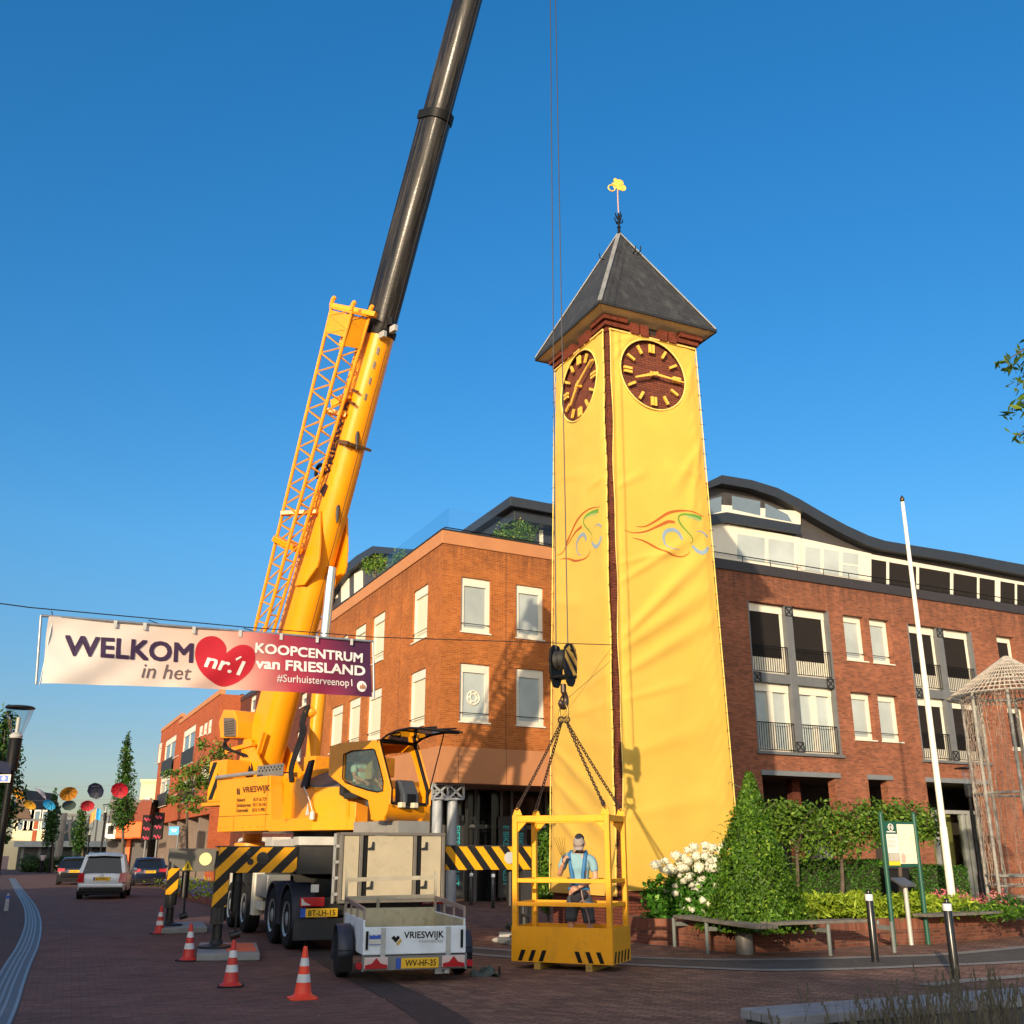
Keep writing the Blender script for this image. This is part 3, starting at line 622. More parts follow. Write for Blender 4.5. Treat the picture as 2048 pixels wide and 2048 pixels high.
# ---------------------------------------------------------------- end of the street
def yw(Y): return Wall((0, Y), 90)
def flat(W, x0, x1, y0, y1, o0=0, o1=-6):
    """block whose front fills the given piece of the photograph"""
    s0, s1 = W.loc(x0, 1650)[0], W.loc(x1, 1650)[0]; xm = (x0+x1)/2; return s0, s1, max(0, W.loc(xm, y1)[1]), W.loc(xm, y0)[1]
def block(name, Y, px, mat, label, depth=8, cap=DROOF, az=90):
    W = Wall(tuple(at_y(px[0], 1700, Y)[:2]), az); s1 = W.loc(px[1], 1650)[0]; zt = W.loc((px[0]+px[1])/2, px[2])[1]
    t = thing(name, W.pt(s1/2, 0), label, 'building'); m = MB(); wbox(m, W, 0, s1, 0, zt, -depth, 0); m.build('wall', mat, t)
    m = MB(); wbox(m, W, -.1, s1+.1, zt, zt+.25, -depth, .12); m.build('roof_edge', cap, t); return t, W, s1, zt
CREAMW = M('cream_render', '#d8c9a2', .8, var=.05); GREYW = M('grey_cladding', (.12, .14, .15, 1), .6, var=.1); STRIPED = M('dark_slats', (.055, .048, .045, 1), .6)
t, W, s1, zt = block('low_shop', 118, (36, 345, 1692), M('dark_shop', (.03, .035, .04, 1), .4), 'long low dark shop front with pale fascia closing the end of the street')
m = MB(); wbox(m, W, 0, s1, zt-.1, zt+.5, .13, 1.2); m.build('fascia', M('pale_fascia', (.35, .37, .36, 1), .6), t)
m = MB()
for k in range(9): wbox(m, W, s1*k/9+.4, s1*k/9+.7, 0, zt-.1, .001, .05)
m.each('mullion', GREYM, t)
t, W, s1, zt = block('grey_hall', 126, (108, 216, 1632), GREYW, 'grey flat roofed hall rising behind the low shop at the end of the street')
m = MB()
for k in range(6): wbox(m, W, s1*k/6+.6, s1*k/6+.75, 3, zt, .001, .05)
m.each('seam', DARKM, t)
t, W, s1, zt = block('cream_house', 122, (20, 92, 1642), CREAMW, 'cream walled house with a red brick strip and a pitched roof behind the lamp post', 9)
m = MB(); wbox(m, W, s1*.62, s1*.75, 3, zt, .001, .06); m.build('brick_strip', BR_3, t)
for k in (.12, .3, .48, .85): window(W, (s1*k, s1*k+1.2, 4.2, 6.4), t, o=.1, pane=BLUEPANE, rail=False)
m = MB(); a = W.pt(-1, zt+.25, .3); b = W.pt(s1*.55, zt+.25, .3); mid = (a+b)/2+V((0, 0, 3.2)); m.prism([a, b, mid], -W.n*9); m.build('gable_roof', M('brown_tiles', '#5a4638', .8), t)
t, W, s1, zt = block('slatted_house', 96, (212, 300, 1605), STRIPED, 'flat roofed house clad in dark vertical slats beside the brick apartment block')
m = MB()
for k in range(26): wbox(m, W, s1*k/26, s1*k/26+.12, 5.6, zt, .001, .12)
m.each('slat', M('brown_slat', (.10, .075, .06, 1), .7), t)
m = MB(); m.prism([W.pt(s1*.5, 4.4, .5), W.pt(s1, 4.4, .5), W.pt(s1, 6.3, .1), W.pt(s1*.75, 6.3, .1)], -W.n*.4); m.build('tiled_slope', M('red_tiles', '#7a3b28', .8), t)
m = MB(); wbox(m, W, s1*.32, s1*.95, 2.9, 4.35, .13, 1.5); m.build('orange_awning', M('orange_awning', '#f2671c', .6, var=.04), t, bevel=.1)
m = MB(); wbox(m, W, s1*.06, s1*.34, 2.9, 4.2, .13, 1.3); m.build('white_sign_box', M('white_sign_box', '#e2dcd2', .5), t, bevel=.05)
m = MB(); wbox(m, W, s1*.12, s1*.26, 3.3, 4.0, 1.301, 1.32); m.build('dark_screen', BLACK, t)
m = MB(); wbox(m, W, s1*.50, s1*.60, 0, 2.9, .02, .3); m.build('orange_pillar', M('orange_awning'), t)
t, W, s1, zt = block('cream_block', 104, (268, 312, 1564), CREAMW, 'cream rendered flat roofed block with air conditioner above the slatted house', 6, CREAMW)
m = MB(); wbox(m, W, s1*.35, s1*.62, zt-4.0, zt-1.5, .02, .5); ac = m.build('air_conditioner', M('white_sign_box'), t)
m = MB()
for z in (zt-3.4, zt-2.2): m.ring(W.pt(s1*.46, z, .52), .42, .07, W.n, 16, 6)
m.build('fan_ring', DARKM, ac)
# advertising panels on the orange block, blue sign
for (x0, x1, y0, y1), lb in (((284, 304, 1630, 1681), 'dark advertising panel with pink lettering, left of the pair on the orange block'), ((306, 327, 1625, 1679), 'dark advertising panel with pink lettering, right of the pair on the orange block')):
    Y = 72; Wq = yw(Y); s0, s1, z0, z1 = flat(Wq, x0, x1, y0, y1); t = thing('advertising_panel', Wq.pt((s0+s1)/2, 0), lb, 'sign')
    m = MB(); wbox(m, Wq, s0, s1, z0, z1, -.12, 0); m.build('panel', M('panel_black', (.012, .009, .010, 1), .6, spec=.1), t, bevel=.02)
    m = MB()
    for k in (.1, .46, .82):
        z = z0+(z1-z0)*k; m.path([Wq.pt(s0+(s1-s0)*(.2+.6*j/10), z+.12*math.sin(j*1.3), .012) for j in range(11)], .03, 4)
    m.build('pink_lettering', M('pink_lettering', '#d8506a', .6), t)
    m = MB(); m.tube(Wq.pt((s0+s1)/2, 0, -.06), Wq.pt((s0+s1)/2, z0, -.06), .06); m.build('post', GREYM, t)
Wq = yw(66); s0, s1, z0, z1 = flat(Wq, 339, 359, 1653, 1670); t = thing('blue_sign', Wq.pt(s1, 0), 'light blue square sign on a grey post before the orange apartment block', 'sign')
m = MB(); wbox(m, Wq, s0, s1, z0, z1, -.05, 0); m.build('panel', M('sky_blue_sign', '#2f9fe0', .5), t)
m = MB(); wbox(m, Wq, s0+.12, s1-.12, z0+.28, z0+.34, .001, .006); wbox(m, Wq, s0+.2, s1-.2, z0+.18, z0+.22, .001, .006); m.build('lettering', WHITE, t)
m = MB(); m.tube(Wq.pt(s1-.05, 0, -.08), Wq.pt(s1-.05, z1, -.08), .05); m.build('post', GREYM, t)
# houses behind the viewer and along the left: they throw the evening shade over the street
_u = V((math.cos(R(18)), -math.sin(R(18)), 0)); _v = V((math.sin(R(18)), math.cos(R(18)), 0))
def shade_house(u0, u1, v, h, label, depth=9):
    p = _u*u0+_v*v; W = Wall((p.x, p.y), 108); W.d = _u.copy(); W.n = _v.copy(); L = u1-u0
    t = thing('terraced_house', W.pt(L/2, 0, -depth/2), label, 'building')
    hs = [(L*k/4+L/8-.5, L*k/4+L/8+.5, z, z+1.6) for k in range(4) for z in (1, 4) if z+1.8 < h]
    m = MB(); facade(m, W, 0, L, 0, h, hs, .2); wbox(m, W, 0, L, 0, h-.005, -depth, -.25); m.build('wall', BR_2, t)
    m = MB(); wbox(m, W, -.1, L+.1, h, h+.2, -depth, .1); m.build('roof_edge', DROOF, t)
    for q in hs: window(W, q, t, pane=BLUEPANE, rail=False)
ET = math.tan(R(SUN_EL))
shade_house(-46, -9.3, -24, (24.4+24)*ET-.2, 'long brick house behind the camera, tallest of the row', 10)
shade_house(-9.2, -.9, -24, (20.6+24)*ET-.2, 'brick house behind the camera, between the long one and the low one')
shade_house(-.8, 16, -24, (16.6+24)*ET-.2, 'low brick house behind the camera, right end of the row')
shade_house(-96, -67, 62, 11.4, 'tall brick house on the left far down the street, outside the picture', 8)  # added out of view so the far shop front lies in shade
shade_house(-40, -17.6, 11, 8.2, 'brick house on the left pavement beside the street, outside the picture', 5)
# ---------------------------------------------------------------- clock tower
TC = V((2.943, 24.585, 0)); TT = R(64.38)
TU = V((math.sin(TT), math.cos(TT), 0)); TV = V((-math.cos(TT), math.sin(TT), 0))   # along the right face (away), along the left face (away)
def hw(z): return 1.529+(1.322-1.529)*(z-.9)/(14.064-.9)
tower = thing('clock_tower', TC, 'tall square brick clock tower with slate pyramid roof, wrapped in yellow cloth', 'tower')
def tp(a, b, z, e=0.0):   # a along TU, b along TV in half widths
    h = hw(z)+e; return TC+TU*a*h+TV*b*h+V((0, 0, z))
m = MB()
zs = [0, .9, 4, 8, 12, 14.1]
vs = [tp(a, b, z, -.035) for z in zs for a, b in ((-1, -1), (1, -1), (1, 1), (-1, 1))]
m.add(vs, [[i*4+k, i*4+(k+1) % 4, (i+1)*4+(k+1) % 4, (i+1)*4+k] for i in range(len(zs)-1) for k in range(4)]+[[20, 21, 22, 23]])
m.build('shaft', BR_T, tower, origin=None)
tower_shaft = tower.children[0]
# brick cornice with corner blocks
BR_C = brick('cornice_brick', '#7a3a28', '#64301f', '#3a221a', stain=.2)
m = MB()
for a, b in ((-1, -1), (1, -1), (1, 1), (-1, 1)):
    for k, (e, z0, z1) in enumerate(((.02, 13.90, 14.03), (.09, 14.035, 14.16), (.16, 14.165, 14.30))):
        L = .80-.06*k
        for ax, bx in ((TU, TV), (TV, TU)):
            pass
        c = TC+TU*a*(1.30+e-L/2)+TV*b*(1.30+e-L/2)
        m.para(c-TU*L/2-TV*L/2+V((0, 0, z0)), TU*L, TV*L, V((0, 0, z1-z0)))
for s in (-1, 1):
    for q in (-.42, .42):
        for a, b in ((TU, TV), (TV, TU)):
            c = TC-b*(1.36)+a*(q+s*.14)
            m.para(c-a*.11-b*.10+V((0, 0, 13.92)), a*.22, b*.2, V((0, 0, .30)))
m.each('cornice_block', BR_C, tower)
m = MB(); m.para(TC-TU*1.28-TV*1.28+V((0, 0, 14.1)), TU*2.56, TV*2.56, V((0, 0, .28))); m.build('belfry_core', M('belfry_dark', (.03, .022, .018, 1), .9), tower)
EH = 1.727; ZE, ZA = 14.425, 17.86
ec = [TC+TU*a*EH+TV*b*EH for a, b in ((-1, -1), (1, -1), (1, 1), (-1, 1))]
m = MB()
for a, b in (((-1, -1), (1, -1)), ((1, -1), (1, 1)), ((1, 1), (-1, 1)), ((-1, 1), (-1, -1))): pass
m.add([c+V((0, 0, ZE-.05)) for c in ec]+[TC+TU*a*1.2+TV*b*1.2+V((0, 0, ZE-.16)) for a, b in ((-1, -1), (1, -1), (1, 1), (-1, 1))], [[i, (i+1) % 4, (i+1) % 4+4, i+4] for i in range(4)]+[[7, 6, 5, 4]])
m.build('soffit', M('painted_soffit', '#e0cfa8', .7, var=.06), tower)
def slate():
    t = NT('slate'); ob = t.obj(); s = t.n('SeparateXYZ'); t.l(ob, s.inputs[0])
    w = t.n('TexBrick', offset=.5); w.inputs['Scale'].default_value = 1
    for k, v_ in (('Brick Width', .26), ('Row Height', .15), ('Mortar Size', .006), ('Mortar Smooth', .1)): w.inputs[k].default_value = v_
    fc = t.facade(); t.l(fc, w.inputs[0]); w.inputs['Color1'].default_value = (.034, .035, .036, 1); w.inputs['Color2'].default_value = (.022, .023, .025, 1); w.inputs['Mortar'].default_value = (.012, .012, .012, 1)
    mp = t.n('Mapping'); mp.inputs['Scale'].default_value = (3.2, 3.2, .45); t.l(ob, mp.inputs[0])
    c = t.mix(t.ramp(t.noise(mp.outputs[0], 1.3, 6, .7), (0, 0, 0, 1), (.6, .6, .6, 1), .5, .75), w.outputs[0], (.085, .088, .09, 1))
    t.l(c, t.b.inputs['Base Color']); t.b.inputs['Roughness'].default_value = .72; t.bump(w.outputs[1], -.5, .01); return t.mat
SLATE = slate()
m = MB(); ap = TC+V((0, 0, ZA)); m.add([c+V((0, 0, ZE)) for c in ec]+[ap], [[0, 1, 4], [1, 2, 4], [2, 3, 4], [3, 0, 4], [3, 2, 1, 0]]); roof = m.build('roof', SLATE, tower)
m = MB()
for c in ec:
    a = c+V((0, 0, ZE+.01)); d = (ap-a); m.bar(a+V((0, 0, .0)), a+d*.985, .11, .03, (c-TC).normalized()+V((0, 0, 1)))
m.build('hip_ridge', M('lead', (.20, .205, .205, 1), .6, .2, var=.2), roof)
m = MB()
for i in range(4): a, b = ec[i], ec[(i+1) % 4]; m.bar(a+V((0, 0, ZE-.03)), b+V((0, 0, ZE-.03)), .035, .07)
m.build('eaves_gutter', DARKM, roof)
m = MB()
for q in ((TC-TV*.42+TU*.3), (TC-TU*.5-TV*.0), (TC-TV*.45+TU*.12)):
    z = ZA-(max(abs((q-TC).dot(TU)), abs((q-TC).dot(TV))))/EH*(ZA-ZE)
    m.path([q+V((0, 0, z)), q-(TV if abs((q-TC).dot(TV)) > .2 else TU)*.14+V((0, 0, z+.02)), q-(TV if abs((q-TC).dot(TV)) > .2 else TU)*.15+V((0, 0, z+.16))], .016, 6)
m.each('roof_hook', BLACK, roof)
# finial and gilded cyclist vane
m = MB(); m.lathe(ap, [(.09, -.12), (.05, 0), (.035, .12), (.06, .16), (.03, .2), (.03, .5), (.02, .62)], 10)
for k in range(4):
    d = TU*math.cos(k*math.pi/2)+TV*math.sin(k*math.pi/2)
    m.path([ap+d*.02+V((0, 0, .30)), ap+d*.11+V((0, 0, .34)), ap+d*.13+V((0, 0, .44))], .018, 5); m.path([ap+d*.02+V((0, 0, .42)), ap+d*.09+V((0, 0, .5)), ap+d*.10+V((0, 0, .6))], .016, 5)
fin = m.build('finial', BLACK, tower)
GOLD = M('gilding', (.95, .62, .10, 1), .32, .35, var=.05)
m = MB(); m.tube(ap+V((0, 0, .6)), ap+V((0, 0, 1.36)), .018); m.build('vane_rod', M('pale_copper_rod', '#caa58c', .4, .3), tower)
vx = V((1, .25, 0)).normalized(); vz = V((0, 0, 1)); o = ap+V((0, 0, 1.36)); vn = vx.cross(vz)
m = MB(); VK = .72; m.ring(o-vx*.24*VK+vz*.06*VK, .135*VK, .02, vn, 24, 6); m.disc(o+vx*.20*VK+vz*.15*VK-vn*.01, .15*VK, vn, .02, 24)
body = [(-.12, .36), (-.17, .30), (-.24, .27), (-.22, .22), (-.10, .20), (-.06, .10), (.02, .0), (.10, .04), (.06, .16), (.18, .24), (.26, .33), (.22, .46), (.10, .50), (.0, .48), (-.06, .53), (-.14, .50), (-.16, .43)]
m.prism([o+vx*a*VK+vz*b*VK-vn*.015 for a, b in body], vn*.03); m.build('cyclist_vane', GOLD, tower)
# clock faces: open round window in the cloth, bars for hours, two hands
HOUR = M('ochre_marker', '#e8b64a', .45, var=.04)
def face(side):
    """side 0 = right face (runs along TU), 1 = left face (runs along TV)"""
    X = TU if side == 0 else -TV; N = -TV if side == 0 else -TU
    def P(x, z, e=0.0): return TC+X*x+N*(hw(z)+e)+V((0, 0, z))
    return X, N, P
CLK = {}
for side in (0, 1):
    X, N, P = face(side); cz = 12.93; cx = -.06 if side == 0 else .05; Rr = .95 if side == 0 else .93
    CLK[side] = (cx, cz, Rr); Z = V((0, 0, 1)); c = P(cx, cz, 0)
    m = MB()
    for k in range(12):
        a = 2*math.pi*k/12; d = X*math.sin(a)+Z*math.cos(a); t_ = X*math.cos(a)-Z*math.sin(a); r0, r1 = .60, .83
        for q in ((-.048, .048) if k % 3 == 0 else (0,)):
            m.bar(c+d*r0+t_*q+N*.05, c+d*r1+t_*q+N*.05, .062, .05, N)
    m.each('hour_marker', HOUR, tower)
    m = MB()
    hrs = ((250, .58, .085), (94, .86, .07)) if side == 0 else ((222, .54, .08), (62, .82, .07))
    for ang, L, w_ in hrs:
        a = R(ang); d = X*math.sin(a)+Z*math.cos(a); s_ = N.cross(d)
        m.prism([c-d*.12-s_*w_*.5+N*.11, c-d*.12+s_*w_*.5+N*.11, c+d*L+s_*w_*.25+N*.11, c+d*L-s_*w_*.25+N*.11], N*.03)
    m.disc(c, .05, N, .15, 14); m.build('clock_hand', HOUR, tower)
# the two cloths, stretched with ties, cut out round the clocks
def cloth_mat():
    t = NT('yellow_cloth'); ob = t.obj(); c = t.ramp(t.noise(ob, .5, 3), (.61, .375, .060, 1), (.69, .435, .078, 1)); t.l(c, t.b.inputs['Base Color'])
    t.b.inputs['Roughness'].default_value = .75; t.b.inputs['Sheen Weight'].default_value = .1; t.b.inputs['Specular IOR Level'].default_value = .2
    wv = t.noise(ob, 900, 1); t.bump(wv, .06, .002); return t.mat
CLOTH = cloth_mat(); EDGE = M('cloth_hem', (.80, .58, .15, 1), .7, var=.03)
def ridge(x, z, x0, z0, x1, z1, wd, amp):
    """one tension fold running from (x0, z0) to (x1, z1)"""
    dx, dz = x1-x0, z1-z0; L = math.hypot(dx, dz); tt = ((x-x0)*dx+(z-z0)*dz)/L/L
    if tt < -.05 or tt > 1.05: return 0
    d = ((x-x0)*dz-(z-z0)*dx)/L; ww = wd*(.45+.9*tt)
    return amp*math.exp(-(d/ww)**2)*math.sin(max(0, min(1, (tt+.05)/1.1))*math.pi)**.6
folds = {0: [(-1.4, 6.1, 1.3, 8.6, .16, .05), (-1.4, 5.9, 1.2, 7.6, .20, .05), (-1.3, 5.4, 1.4, 7.0, .18, .04), (-1.4, 7.4, .9, 8.9, .10, .03), (-1.35, 7.9, .5, 8.5, .08, .025), (1.35, 11.4, .3, 9.9, .12, .025), (1.35, 11.9, .7, 8.9, .10, .02),
             (-1.25, 13.6, -.3, 13.95, .07, .02), (-1.3, 13.0, -.6, 13.9, .08, .018), (1.3, 13.9, .8, 12.2, .10, .02), (-1.45, 3.6, 1.0, 4.4, .18, .02), (-1.4, 2.4, 1.3, 2.9, .2, .02), (-1.4, 9.7, -.4, 10.3, .1, .02), (1.35, 10.4, .2, 10.6, .12, .025), (-1.45, 4.8, .6, 5.4, .10, .02)],
         1: [(-1.4, 4.1, 1.3, 2.6, .16, .035), (-1.45, 3.4, 1.2, 2.0, .16, .03), (-1.4, 2.7, .8, 1.4, .14, .03), (-1.4, 4.9, .9, 4.7, .2, .02), (.2, 5.2, 1.4, 5.5, .10, .025), (-.2, 4.7, 1.4, 4.8, .10, .02), (1.3, 10.1, .4, 10.0, .08, .03), (-1.3, 10.8, .8, 10.4, .14, .015), (-1.4, 7.6, 1.2, 7.0, .2, .012)]}
def cloth_e(side, x, z, h):
    e = .035+.018*math.sin(2.1*x+1.3*z+side)*math.sin(.9*z)+1.5*sum(ridge(x, z, *f) for f in folds[side])+.006*math.sin(5.3*x-2.1*z)*math.sin(1.7*z+x)+.004*math.sin(11*z+3*x)*math.sin(2.3*x)
    d = max(0, h-abs(x)-.05); e += .010*math.cos(2*math.pi*z/.397)*math.exp(-d/.14)+.006*math.cos(2*math.pi*(z+d*1.4)/.397)*math.exp(-d/.4)
    k = min(1, (h-abs(x))/.25)
    return .02+e*max(.15, k)
def make_cloth(side, label):
    X, N, P = face(side); cx, cz, Rr = CLK[side]; z0, z1 = (.93, 13.93) if side == 0 else (.82, 13.93)
    def gap(z): return .078+.025*math.sin(z*2.3)*math.sin(z*.7)          # brick strip left open at the front corner
    o = thing('tower_cloth', P(0, z0), label, 'cloth cover', 'yellow cloths round the tower'); nu, nz = 48, 250; vs = []; ok = []
    for j in range(nz+1):
        z = z0+(z1-z0)*j/nz; h = hw(z)
        for i in range(nu+1):
            f = i/nu
            lo, hi = ((-h+gap(z), h-.03) if side == 0 else (-h+.03, h-gap(z)*.9))
            x = lo+(hi-lo)*f
            sc_ = .012*abs(math.sin(z*math.pi/.42)) if i in (0, nu) else 0
            x += sc_ if i == 0 else -sc_
            vs.append((x, z))
    # snap the vertices near the clock onto its circle, drop the faces inside it
    ins = [math.hypot(x-cx, z-cz) < Rr for x, z in vs]; fs = []
    for j in range(nz):
        for i in range(nu):
            q = [j*(nu+1)+i, j*(nu+1)+i+1, (j+1)*(nu+1)+i+1, (j+1)*(nu+1)+i]
            if all(ins[k] for k in q): continue
            fs.append(q)
    used = {k for f in fs for k in f}
    def snap(k):
        x, z = vs[k]
        if ins[k]: d = math.hypot(x-cx, z-cz) or 1; return (cx+(x-cx)*Rr/d, cz+(z-cz)*Rr/d)
        return (x, z)
    vs = [snap(k) if k in used else v_ for k, v_ in enumerate(vs)]
    m = MB(); m.add([P(x, z, cloth_e(side, x, z, hw(z))) for x, z in vs], [f if side == 0 else f for f in fs])
    ob = m.build('cloth', CLOTH, o, smooth=80)
    bm = bmesh.new(); bm.from_mesh(ob.data); bmesh.ops.delete(bm, geom=[v for v in bm.verts if not v.link_faces], context='VERTS'); bm.to_mesh(ob.data); bm.free()
    m = MB(); m.path([P(cx+Rr*math.cos(2*math.pi*k/64), cz+Rr*math.sin(2*math.pi*k/64), .075) for k in range(64)], .022, 6, True)
    m.path([P(-hw(13.9)+.05+k*(2*hw(13.9)-.1)/12, 13.93, .07) for k in range(13)], .03, 6)
    for s in (-1, 1): m.path([P(s*(hw(z)-(gap(z) if (side == 0) == (s < 0) else .03)), z, .06) for z in [z0+k*(z1-z0)/60 for k in range(61)]], .014, 5)
    m.build('hem', EDGE, o)
    m = MB()
    for s in (-1, 1):
        for k in range(32):
            z = z0+.2+k*(z1-z0-.3)/32; x = s*(hw(z)-.02 if (side == 0) != (s < 0) else hw(z)-gap(z)*.2)
            m.bar(P(x-.065, z, .07), P(x+.065, z, .055), .014, .010)
    m.each('tie', BLACK, o)
    # printed racing cyclist: coloured strokes lying on the cloth
    px = lambda x, y: (1040+x*.2277, 950+y*.2277)
    Wf = Wall(tuple(P(0, 8.5)[:2]), math.degrees(math.atan2(X.x, X.y)))
    def stroke(pts, wds, mat, name):
        pts = smooth_line([V((*q, 0)) for q in pts], 6); n = len(pts); L = []; vs = []
        for q in pts:
            w_ = Wf.at(*px(q.x, q.y), .0); x = (w_-TC).dot(X); z = w_.z; L.append((x, z))
        for i, (x, z) in enumerate(L):
            a = L[min(i+1, n-1)]; b = L[max(i-1, 0)]; tx, tz = a[0]-b[0], a[1]-b[1]; l = math.hypot(tx, tz) or 1
            f = i/(n-1); k = f*(len(wds)-1); i0 = min(int(k), len(wds)-2); wd = wds[i0]+(wds[i0+1]-wds[i0])*(k-i0)
            for s in (-1, 1):
                xx, zz = x-tz/l*wd*s, z+tx/l*wd*s; vs.append(P(xx, zz, cloth_e(side, xx, zz, hw(zz))+.006))
        m = MB(); m.add(vs, [[2*i, 2*i+1, 2*i+3, 2*i+2] for i in range(n-1)]); ob = m.build(name, mat, o); return ob
    OR = M('print_orange', '#ad5a1c', .75, var=.1); GR = M('print_green', '#648f30', .75, var=.08); MI = M('print_mint', '#93ab6c', .75); BL = M('print_blue', '#8298a6', .75, var=.08)
    if side == 0:
        S = [([(1015, 455), (1090, 455), (1180, 410), (1290, 340), (1400, 318), (1500, 330), (1605, 372)], (.005, .02, .035, .02, .006), OR), ([(900, 490), (980, 512), (1090, 500), (1200, 455), (1290, 415), (1350, 420)], (.004, .014, .022, .04, .03), OR), ([(975, 558), (1080, 585), (1200, 650), (1300, 700), (1400, 722), (1455, 705), (1478, 678)], (.004, .028, .02, .012, .004), OR),
             ([(1582, 388), (1500, 362), (1420, 350), (1382, 375), (1395, 430), (1450, 500), (1495, 560), (1498, 595), (1472, 607)], (.055, .035, .02, .03, .022, .012, .005), GR), ([(1572, 404), (1500, 382), (1430, 372)], (.04, .03, .01), MI),
             ([(1410, 575), (1380, 510), (1330, 485), (1275, 500), (1252, 545), (1265, 610), (1310, 650), (1380, 662)], (.035, .05, .045, .02, .004), BL), ([(1500, 625), (1540, 675), (1590, 690), (1640, 640)], (.03, .05, .05, .03), BL), ([(1530, 505), (1580, 505), (1635, 550)], (.005, .02, .035), BL)]
    else:
        S = [([(340, 708), (390, 680), (440, 560), (500, 430), (570, 340), (640, 295), (720, 282)], (.005, .02, .035, .02, .006), OR), ([(405, 650), (450, 580), (500, 505), (560, 455)], (.004, .02, .04), OR), ([(370, 742), (430, 735), (500, 755), (580, 740), (625, 700), (635, 660)], (.004, .028, .015, .004), OR), ([(408, 610), (440, 550), (480, 480)], (.01, .02, .01), OR),
             ([(708, 315), (640, 335), (590, 370), (578, 420), (600, 460), (640, 505), (655, 545), (640, 595)], (.055, .035, .025, .02, .012, .005), GR), ([(690, 340), (630, 355), (592, 400)], (.04, .03, .005), MI),
             ([(603, 580), (590, 535), (565, 525), (530, 560), (510, 620), (525, 690), (560, 705)], (.035, .05, .03, .005), BL), ([(655, 590), (680, 630), (715, 615), (740, 540)], (.03, .05, .03), BL), ([(680, 455), (710, 435), (735, 458)], (.005, .02, .03), BL)]
    for p_, w_, mt in S: stroke(p_, w_, mt, 'printed_stroke')
    return o
make_cloth(0, 'yellow cloth on the wide right face of the clock tower, printed with a racing cyclist')
make_cloth(1, 'yellow cloth on the narrow left face of the clock tower, behind the hanging hook')
# ---------------------------------------------------------------- mobile crane
TO = V((-2.55, 20.19, 0)); TA = R(-23.5); TF = V((math.sin(TA), math.cos(TA), 0)); TR = V((TF.y, -TF.x, 0)); UP = V((0, 0, 1))
def T(x, y, z): return TO+TR*x+TF*y+UP*z
HOOK = V((.875, 17.68, 0))
CS = V((-3.91, 23.31, 0)); CA = V((.6999, -.7143, 0)); CN = V((-.7143, -.6999, 0))
def C(s, o, z): return CS+CA*s+CN*o+UP*z
def CW(o): return Wall(tuple((CS+CN*o)[:2]), math.degrees(math.atan2(CA.x, CA.y)))
def cpx(u, v, o): return CW(o).at(u, v)
YEL = M('crane_yellow', (.86, .315, .004, 1), .32, var=.05, vs=1.2, coat=.2, dirt=.14); YEL2 = M('crane_yellow_worn', (.80, .30, .008, 1), .42, var=.08, dirt=.35)
CHARC = M('charcoal_paint', (.036, .035, .035, 1), .55, var=.12, dirt=.2, spec=.25); TREAD = M('tread_plate', (.10, .105, .115, 1), .5, .3, bump=.4, bs=70); LGREY = M('light_grey_paint', (.52, .50, .45, 1), .5, dirt=.25); NAVY = M('dark_blue_mudguard', (.030, .036, .058, 1), .5)
REDL = M('red_lamp_glass', (.40, .012, .02, 1), .15, coat=.5, var=.05); PLATE = M('number_plate', '#e6b420', .4, var=.02); EUBL = M('plate_blue', '#1c4fb4', .4, var=0); ALU = M('dull_aluminium', (.42, .41, .39, 1), .4, .5, var=.1, dirt=.15)
PLY = M('pale_plywood', '#aa9f87', .75, var=.08, vs=2, dirt=.22); RIM = M('wheel_rim', (.40, .42, .44, 1), .35, .5, dirt=.3)
def stripes(name, d, period, a, b, ofs=0.0, rough=.4):
    t = NT(name); v = t.n('VectorMath', operation='DOT_PRODUCT'); t.l(t.obj(), v.inputs[0]); v.inputs[1].default_value = tuple(d)
    f = t.n('Math', operation='MULTIPLY_ADD', i_1=1/period, i_2=ofs); t.l(v.outputs['Value'], f.inputs[0]); g = t.n('Math', operation='FRACT'); t.l(f.outputs[0], g.inputs[0])
    h = t.n('Math', operation='GREATER_THAN', i_1=.5); t.l(g.outputs[0], h.inputs[0])
    c = t.mix(h.outputs[0], a, b); dd = t.ramp(t.noise(t.obj(), 9, 8, .7), (0, 0, 0, 1), (.4, .4, .4, 1), .55, .75); c = t.mix(dd, c, (.08, .07, .05, 1))
    t.l(c, t.b.inputs['Base Color']); t.b.inputs['Roughness'].default_value = rough; t.b.inputs['Specular IOR Level'].default_value = .2; return t.mat
HY = (.80, .36, .010, 1); HK = (.014, .014, .015, 1)
ST_R = stripes('hazard_stripes_rising', TR-UP, .40, HK, HY, .1); ST_F = stripes('hazard_stripes_falling', TR*1.25+UP, .42, HK, HY, .3)
crane = thing('mobile_crane', TO, 'yellow mobile crane truck with raised telescopic boom, standing on striped outriggers in the street', 'crane')
def cb(m, s0, s1, o0, o1, z0, z1): m.para(C(s0, o0, z0), CA*(s1-s0), CN*(o1-o0), UP*(z1-z0))
def tb(m, x0, x1, y0, y1, z0, z1): m.para(T(x0, y0, z0), TR*(x1-x0), TF*(y1-y0), UP*(z1-z0))
